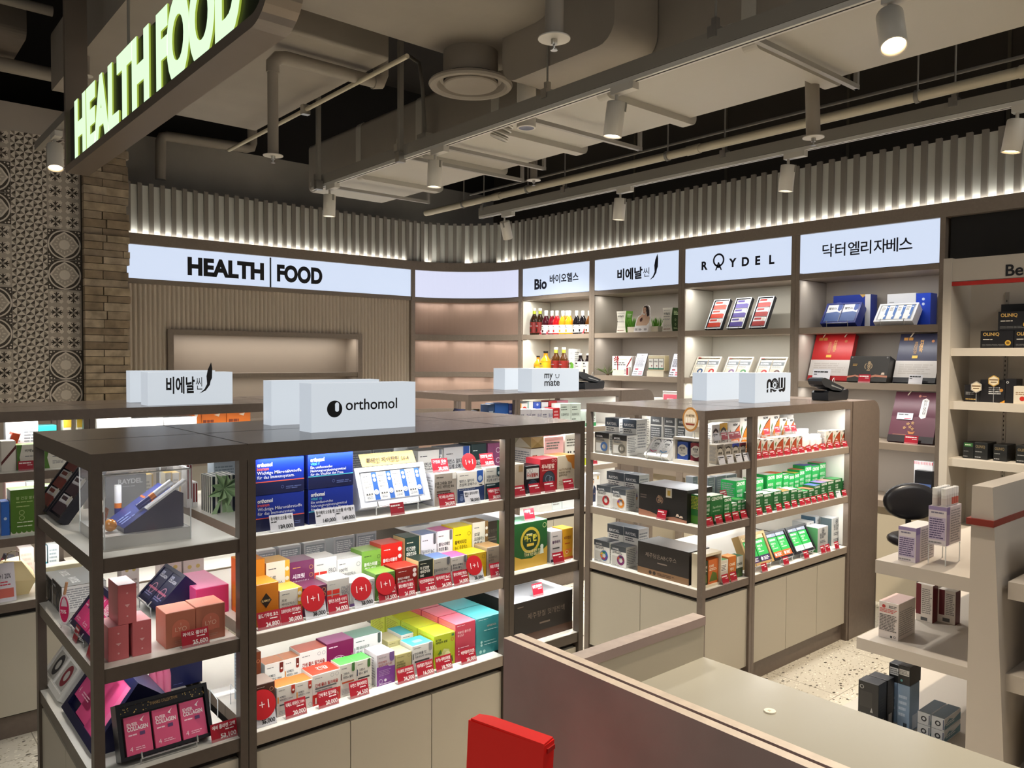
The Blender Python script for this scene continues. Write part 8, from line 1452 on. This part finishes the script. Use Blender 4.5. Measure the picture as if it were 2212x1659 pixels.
gbox((728, 1235), (1060, 1246), (770, 1040), WX - .05, .055, CZ[1], .09, '#33312f', [('p', [(0, .2), (.2, .26), (.45, .17), (.7, .28), (1, .24), (1, .17), (.7, .2), (.45, .1), (.2, .2), (0, .13)], '#b0745c'), ('o', .5, .6, .1, .08, '#a08a6a'), ('r', .44, .42, .56, .82, '#33312f'), ('t', '흑', .47, .66, .12, '#b59a74', .02, .1), ('t', '염', .47, .54, .12, '#b59a74', .02, .1), ('t', '소', .47, .42, .12, '#b59a74', .02, .1), ('l', .1, .6, .24, .7, 2, '#a5854a'), ('p', [(.84, .28), (.86, .36), (.92, .36), (.93, .28)], '#d9c4b0'), ('c', .06, .94, .02, '#777'), ('c', .94, .94, .02, '#777')], f'dark grey extract box with animal emblem before the gift boxes, {D2_}', '#262422')
wtag(510, 1255, CZ[1], f'white price card before the red gift box, {D2_}', False, ZD, WX - .03, .13, .085); wtag(873, 1268, CZ[1], f'red price card before the dark grey extract box, {D2_}', True, ZD, WX - .056, .08, .055); wtag(1300, 1280, CZ[1], f'white price card before the slate-navy gift box, {D2_}', False, ZD, WX - .03, .085, .06)
ZE = (1880, 820, 6.663); D3_ = 'third shelf of the gift-box cabinet'
def wp2(px, py, X): return wpos(px, py, ZE, X)
X_ = WX; a = wp2(235, 900, X_); d = wp2(895, 930, X_); a.z = d.z = CZ[2] + .008; dx = .13; h = wp2(445, 172, X_ + dx).z - a.z; up_ = Vector((dx, 0, h)); w = a.y - d.y
FLW = [('p', [(cx, cy), (cx + .035 * math.cos(q), cy + .03 * math.sin(q)), (cx + .035 * math.cos(q + .6), cy + .03 * math.sin(q + .6))], '#c9a066') for cx, cy in ((.4, .36), (.5, .38), (.34, .28), (.46, .3), (.52, .26)) for q in (0, 1.25, 2.5, 3.75, 5)]
t = empty('gift_box', uniq(f'plum slanted gift box with white plaque and gold flowers, {D3_}'), 'gift box', a, group=GD); place(t, a, DY, up_)
b = carton_mb(w, .05, up_.length, '#5a2c3c', [('r', 0, 0, 1, .13, '#1c0f12'), ('r', .1, .135, .4, .15, '#8a5a4a'), ('p', [(.6, .52), (.66, .47), (.75, .5), (.77, .84), (.7, .88), (.62, .85)], '#e6e2e0'), ('c', .55, .92, .03, '#c98a7a'), ('l', .6, .905, .72, .935, 1, '#c98a7a')] + [('t', ch, .655, .78 - .07 * i, .06, '#3a3a3e', .01, .1) for i, ch in enumerate('한진보감')] + [('p', [(.42, .22), (.5, .2), (.58, .22), (.55, .16), (.45, .16)], '#b5723a')] + FLW + [('r', .13, .44, .48, .57, '#dfe6f2'), ('l', .16, .52, .44, .555, 1, '#555'), ('r', .3, .45, .45, .47, '#c9485a')], side='#2a1418'); b.build('box', t); cord(t, w, up_.length, .28)
wtag(580, 930, CZ[2], f'red price card before the plum gift box, {D3_}', True, ZE, WX - .03, .085, .055)
D4 = Face('x', WX + .08, CZ[3], 'lowest shelf of the gift-box cabinet', GD, ZE)
D4.box(632, 900, 1165, .04, '#e3e3e6', 'spiral desk calendar with red binding', [('r', 0, .92, 1, .99, '#c9485a'), ('l', .1, .4, .9, .8, 3, '#8a93b5'), ('r', .25, .3, 1, .6, '#3f6ab0')] + [('r', .03 + .06 * k, .9, .06 + .06 * k, 1, '#eee') for k in range(16)], name='desk_calendar', cat='calendar')
Face('x', WX + .03, CZ[3], 'lowest shelf of the gift-box cabinet', GD, ZE).box(640, 890, 1300, .04, '#26272b', 'dark leaflet tray of blue forms', [('r', .05, .2, .95, .6, '#5a74b0'), ('l', .1, .3, .6, .5, 2, '#cfd6e6'), ('r', .7, .0, 1, .4, '#c0202c')], name='leaflet_tray', cat='tray')
# ================================================================ GOODS ON THE WHITE BESTSELLER SHELF
ZS = (1972, 480, 2.858); GS = 'black cartons on the bestseller shelf'
OL = lambda: [('t', 'OLINIQ', .08, .72, .2, '#c9a45a', .02, .5), ('l', .08, .45, .45, .55, 1, '#c9c4b8'), ('l', .06, .1, .9, .24, 2, '#5a5a5a'), ('c', .84, .3, .09, '#c9a03a'), ('c', .84, .3, .05, '#7a5a1c')]
Q1 = Face('x', XW - .2, BSZ[0], 'top shelf, bestseller unit', GS, ZS); KB = '#16161a'
Q1.box(418, 622, 672, .12, KB, 'black gold-lettered carton, lower tier by the upright', OL()); Q1.box(626, 830, 668, .12, KB, 'black gold-lettered carton, lower tier farther along', OL()); hz2 = Q1.P(418, 672).z - BSZ[0]
Q1.box(527, 735, 553, .12, KB, 'black gold-lettered carton, upper tier', OL(), dz=hz2 + .0006); Face('x', XW - .07, BSZ[0], 'top shelf, bestseller unit', GS, ZS).box(545, 720, 508, .06, '#131316', 'plain black carton behind the stack', [('l', .3, .8, .7, .86, 1, '#333')])
def hexb(face, cx, cy, r, col, label):
    X = face.v - .02; p = wpos(cx, cy, ZS, X); rr_ = abs(wpos(cx - r, cy, ZS, X).y - wpos(cx + r, cy, ZS, X).y) / 2; t = empty('hexagon_sign', uniq(label), 'sign', (X, p.y, face.z), group='hexagon award signs'); z = p.z - face.z
    b = MB(); H6 = [(rr_ * math.sin(math.pi / 3 * k), z + rr_ * 1.05 * math.cos(math.pi / 3 * k)) for k in range(6)]; b.prism(H6, (0, 0, 0), DY, UZ, (-.003, 0, 0), mat(col, .35, metal=.3)); b.poly([(x * .82, z + (q - z) * .82) for x, q in H6], (-.0034, 0, 0), DY, UZ, M('#d9cdb0')); b.poly([(-rr_ * .7, z + rr_ * .1), (rr_ * .7, z + rr_ * .1), (rr_ * .7, z + rr_ * .28), (-rr_ * .7, z + rr_ * .28)], (-.0038, 0, 0), DY, UZ, M('#5a3c1c')); b.poly([(-rr_ * .5, z - rr_ * .3), (rr_ * .5, z - rr_ * .3), (rr_ * .5, z - rr_ * .16), (-rr_ * .5, z - rr_ * .16)], (-.0038, 0, 0), DY, UZ, M('#5a3c1c')); b.build('plate', t)
    b = MB(); b.tube([(0, 0, 0), (0, 0, z)], .002, CLEAR, 6); b.build('stem', t)
Q2 = Face('x', XW - .2, BSZ[1], 'second shelf, bestseller unit', GS, ZS)
Q2.box(318, 414, 1003, .1, KB, 'small black carton under a silver hexagon', [('l', .1, .4, .8, .6, 2, '#999'), ('l', .1, .1, .9, .2, 1, '#c9a45a')]); Q2.box(416, 570, 972, .1, KB, 'black carton with white print under a gold hexagon', [('l', .35, .35, .9, .7, 4, '#b5b5b5'), ('c', .86, .55, .07, '#b5803a'), ('p', [(.8, 0), (1, 0), (1, .12)], '#d9962c')]); Q2.box(572, 640, 966, .1, '#18181c', 'plain black carton beside the gold hexagon', [('o', .2, .85, .12, .07, '#c9c9c9')]); Q2.box(622, 760, 1012, .1, '#cfc6b4', 'beige carton with red print', [('c', .4, .3, .12, '#b5281c'), ('l', .1, .5, .8, .7, 2, '#8a6a4a')], dv=-.05)
hexb(Q2, 392, 1018, 38, '#b5b0a5', 'silver hexagon sign before the small black carton, second shelf, bestseller unit'); hexb(Q2, 500, 980, 38, '#c9a45a', 'gold hexagon sign before the printed black carton, second shelf, bestseller unit')
Q3 = Face('x', XW - .2, BSZ[2], 'third shelf, bestseller unit', GS, ZS)
for i, (l, r, t_) in enumerate(((310, 376, 1358), (380, 462, 1358), (498, 582, 1372), (638, 740, 1378))): Q3.box(l, r, t_, .14, '#17191a', f'low black carton, {ORD[i]} from the upright', ([('r', .1, .75, .9, .98, '#2f6a34'), ('l', .2, .8, .8, .92, 1, '#cfe0c9')] if i == 0 else [('t', 'OLINIQ', .1, .68, .18, '#77684a', .02, .7)]) + [('l', .08, .4, .6, .5, 1, '#777'), ('l', .06, .08, .5, .18, 1, '#999')])
# ================================================================ GOODS ON THE WHITE GONDOLA
GG_ = 'cartons on the white gondola'; U1 = 'upper gondola shelf'; U2 = 'middle gondola shelf'; U3 = 'bottom gondola shelf'
ZG = (1800, 980, 5.37); ZH = (1800, 1260, 5.37)
PUR = [('r', .0, .9, 1, 1, '#9a8ab5'), ('l', .15, .8, .85, .88, 1, '#77748a'), ('r', .05, .14, .95, .72, '#c3b6d0'), ('l', .08, .16, .92, .7, 9, '#5a4f74'), ('l', .05, .03, .9, .1, 1, '#888')]
PUS = [('r', 0, 0, .22, .8, '#a594c0'), ('r', 0, .8, .22, 1, '#7f6aa5'), ('l', .28, .06, .95, .92, 13, '#9a96a0')]
def gcart(zm, z, bl, br, tl, wS, col, pr, sr, label, top=None, dz=0, X=None, name='product_carton'):
    p = ZP(zm[0] + bl[0] / zm[2], zm[1] + bl[1] / zm[2], z + dz) if X is None else XP(zm[0] + bl[0] / zm[2], zm[1] + bl[1] / zm[2], X); X = p.x; c = XP(zm[0] + br[0] / zm[2], zm[1] + br[1] / zm[2], X); h = XP(zm[0] + tl[0] / zm[2], zm[1] + tl[1] / zm[2], X).z - z - dz
    b = carton_mb(p.y - c.y, wS, h, col, pr, top=top, sr=sr); o = b.build(name, None, uniq(label), 'box', GG_); p.z = z + dz; place(o, p, DY, UZ); return o, p, p.y - c.y, h
gcart(ZG, .838, (748, 1232), (952, 1276), (770, 838), .17, '#ded6da', PUR, PUS, f'closed lilac and white vial carton, {U1}', top='#e3dbd8')
o, p, w, h = gcart(ZG, .838, (1097, 992), (1308, 1032), (1113, 600), .14, '#ded6da', PUR, PUS, f'open lilac and white carton of white vials on clear risers, {U1}', top='#b5a9ae', dz=.075, X=3.10)
k = 0
for i in range(2):
    for j in range(6):
        t = empty('vial', uniq(f'white-capped vial, row {ORD[i]}, number {ORD[j]} from the carton face, {U1}'), 'vial', p + Vector((.016 + .0215 * j, -w * (.26 + .48 * i), h + .0005)), group='white vials in the open carton'); b = MB(); b.cyl((0, 0, 0), (0, 0, .042), .0098, mat('#dcd8d4', .3), 16); b.build('tube', t); b = MB(); b.cyl((0, 0, .042), (0, 0, .066), .0102, mat('#ecebe8', .35), 16); b.build('cap', t); b = MB(); b.lathe([(.0101, .004), (.0101, .03)], mat('#cfc5c0' if j < 3 else '#c96a5a', .5), 14); b.build('label', t)
t = empty('acrylic_riser', uniq(f'clear acrylic riser under the open vial carton, {U1}'), 'display stand', p + Vector((0, 0, -.075))); b = MB(); b.box(0, .14, -w, 0, .0715, .0745, CLEAR)
for x in (.004, .136): b.tube([(x, -.002, 0), (x, -.002, .072)], .002, GEDGE_, 6); b.tube([(x, -w + .002, 0), (x, -w + .002, .072)], .002, GEDGE_, 6)
b.build('frame', t)
gcart(ZH, .521, (522, 612), (752, 672), (542, 196), .15, '#ddd2cb', [('c', .25, .87, .09, '#b5302c'), ('l', .5, .84, .9, .92, 2, '#444'), ('l', .05, .7, .95, .82, 3, '#c9504a'), ('l', .05, .2, .95, .66, 11, '#55504c'), ('r', .6, .04, .7, .1, '#444'), ('o', .82, .08, .06, .04, '#444')], [('l', .05, .1, .95, .8, 12, '#a09a96')], f'white and red printed carton with red ribbon tape, {U2}', top='#d5b5ac')
gcart(ZH, .521, (955, 420), (1148, 462), (968, -6), .05, '#ddd5cc', [('r', 0, .18, .3, 1, '#6a1420'), ('l', .36, .22, .95, .9, 13, '#8a8580'), ('r', .3, .03, .7, .12, '#555')], [('r', .0, .0, 1, 1, '#6a1420')], f'tall white carton with maroon stripe, first, {U2}'); gcart(ZH, .521, (1205, 440), (1412, 490), (1212, 62), .05, '#ddd5cc', [('r', .08, .24, .4, 1, '#6a1420'), ('l', .46, .26, .95, .92, 12, '#8a8580'), ('r', .3, .05, .7, .16, '#555')], [('r', 0, 0, 1, 1, '#6a1420')], f'tall white carton with maroon stripe, second, {U2}')
COF = [('l', .1, .06, .8, .36, 9, '#8a8a8a'), ('r', .1, .48, .7, .8, '#2c2a2a'), ('o', .18, .88, .1, .07, '#a5a5a5'), ('p', [(.6, .4), (.68, .5), (.74, .4)], '#9a9a9a')]
gcart(ZH, .12, (285, 1465), (520, 1560), (285, 1110), .07, '#17171a', COF, [('r', .2, .04, .7, .26, '#c9c5c0'), ('l', .1, .4, .8, .7, 5, '#3a3a3a')], f'tall black coffee carton, desk side of the pair, {U3}', top='#2a2c30', X=3.1); gcart(ZH, .12, (400, 1430), (625, 1520), (405, 1060), .06, '#17171a', COF, [('r', .2, .04, .7, .26, '#c9c5c0'), ('l', .1, .4, .8, .7, 5, '#3a3a3a')], f'tall black coffee carton, far side of the pair, {U3}', top='#2a2c30', X=3.19)
_, p2, w2, h2 = gcart(ZH, .12, (745, 1385), (885, 1420), (755, 1160), .09, '#7f98b5', [('l', .1, .3, .8, .8, 4, '#b5c6da'), ('r', .5, .06, .8, .2, '#2c3a4a')], [('r', .3, .05, .8, .35, '#d5dce6')], f'blue carton, lower of its stack, {U3}', X=3.2)
b = carton_mb(w2, .1, .075, '#1a1c20', [('r', .1, .5, .92, .8, '#d9d9d9'), ('l', .12, .54, .9, .76, 3, '#777'), ('c', .3, .2, .1, '#5fa0a8')], top='#2c3036'); o = b.build('product_carton', None, f'black carton with white label on the blue one, {U3}', 'box', GG_); place(o, (p2.x, p2.y, .12 + h2 + .0006), DY, UZ)
_, p3, w3, h3 = gcart(ZH, .12, (640, 1330), (740, 1370), (650, 1130), .09, '#7f98b5', [('l', .1, .3, .8, .8, 4, '#b5c6da')], [], f'blue carton half behind its twin, {U3}', X=3.26)
b = carton_mb(w3 + .01, .1, .075, '#1a1c20', [('r', .1, .4, .9, .8, '#d9d9d9'), ('l', .12, .44, .88, .76, 3, '#777')], top='#2c3036'); o = b.build('product_carton', None, f'black carton on the half-hidden blue one, {U3}', 'box', GG_); place(o, (p3.x, p3.y, .12 + h3 + .0006), DY, UZ)
for i in range(2):
    for j in range(2):
        y0 = 1.285 - .052 * j; b = carton_mb(.048, .16, .048, '#d9dde2', [('o', .5, .5, .22, .12, '#33363c'), ('r', .88, .1, .95, .9, '#3a4a6a')], sr=[('p', [(0, .1), (1, .1), (1, .7), (.6, .5), (.3, .8), (0, .4)], '#6a93a8'), ('l', .1, .3, .7, .6, 2, '#dfe6ea')], top='#5c7080'); o = b.build('product_carton', None, f'long white and blue carton, {("lower", "upper")[i]} tier, {ORD[j]} from the black cartons, {U3}', 'box', GG_); place(o, (3.22, y0, .12 + .0486 * i + .0004 * i), DY, UZ)
# the camera side of the gondola
V1 = 'aisle side of the gondola'
for z, x, w, h, c, pr, label in ((.84, 3.12, .3, .2, '#2a2620', [('r', .03, .03, .97, .97, '#1c1914'), ('c', .2, .25, .06, '#8a7a3a')], f'dark framed carton, top of the {V1}'), (.52, 3.12, .3, .21, '#d5ccc5', [('r', 0, .72, 1, 1, '#2c2a2c'), ('t', 'BOX SET', .2, .8, .08, '#b5b5b5', .02, .5), ('r', .1, .2, .18, .55, '#4a2a1a'), ('c', .42, .3, .09, '#b5854a'), ('l', .08, .05, .8, .14, 2, '#888')], f'white carton with dark band, middle of the {V1}'), (.17, 3.1, .3, .2, '#cbb897', [('p', [(.1, .95), (.95, .95), (.95, .5), (.6, .38), (.4, .42), (.25, .55), (.1, .55)], '#16301f'), ('o', .5, .75, .09, .06, '#5a7a5a'), ('t', '100', .5, .52, .1, '#c9d0c0', .02, .2), ('o', .22, .2, .06, .045, '#8a7a5a')], f'cream carton with dark green label, bottom of the {V1}')):
    b = carton_mb(w, .16, h, c, pr); o = b.build('product_carton', None, label, 'box', GG_); place(o, (x, .71, z), UX, UZ)
# keep every label within sixteen words: drop the shelf's island where the rest already singles the thing out
for o_ in scn.objects:
    l_ = o_.get('label')
    if l_ and nw(l_) > 16: o_['label'] = l_.rsplit(',', 1)[0]
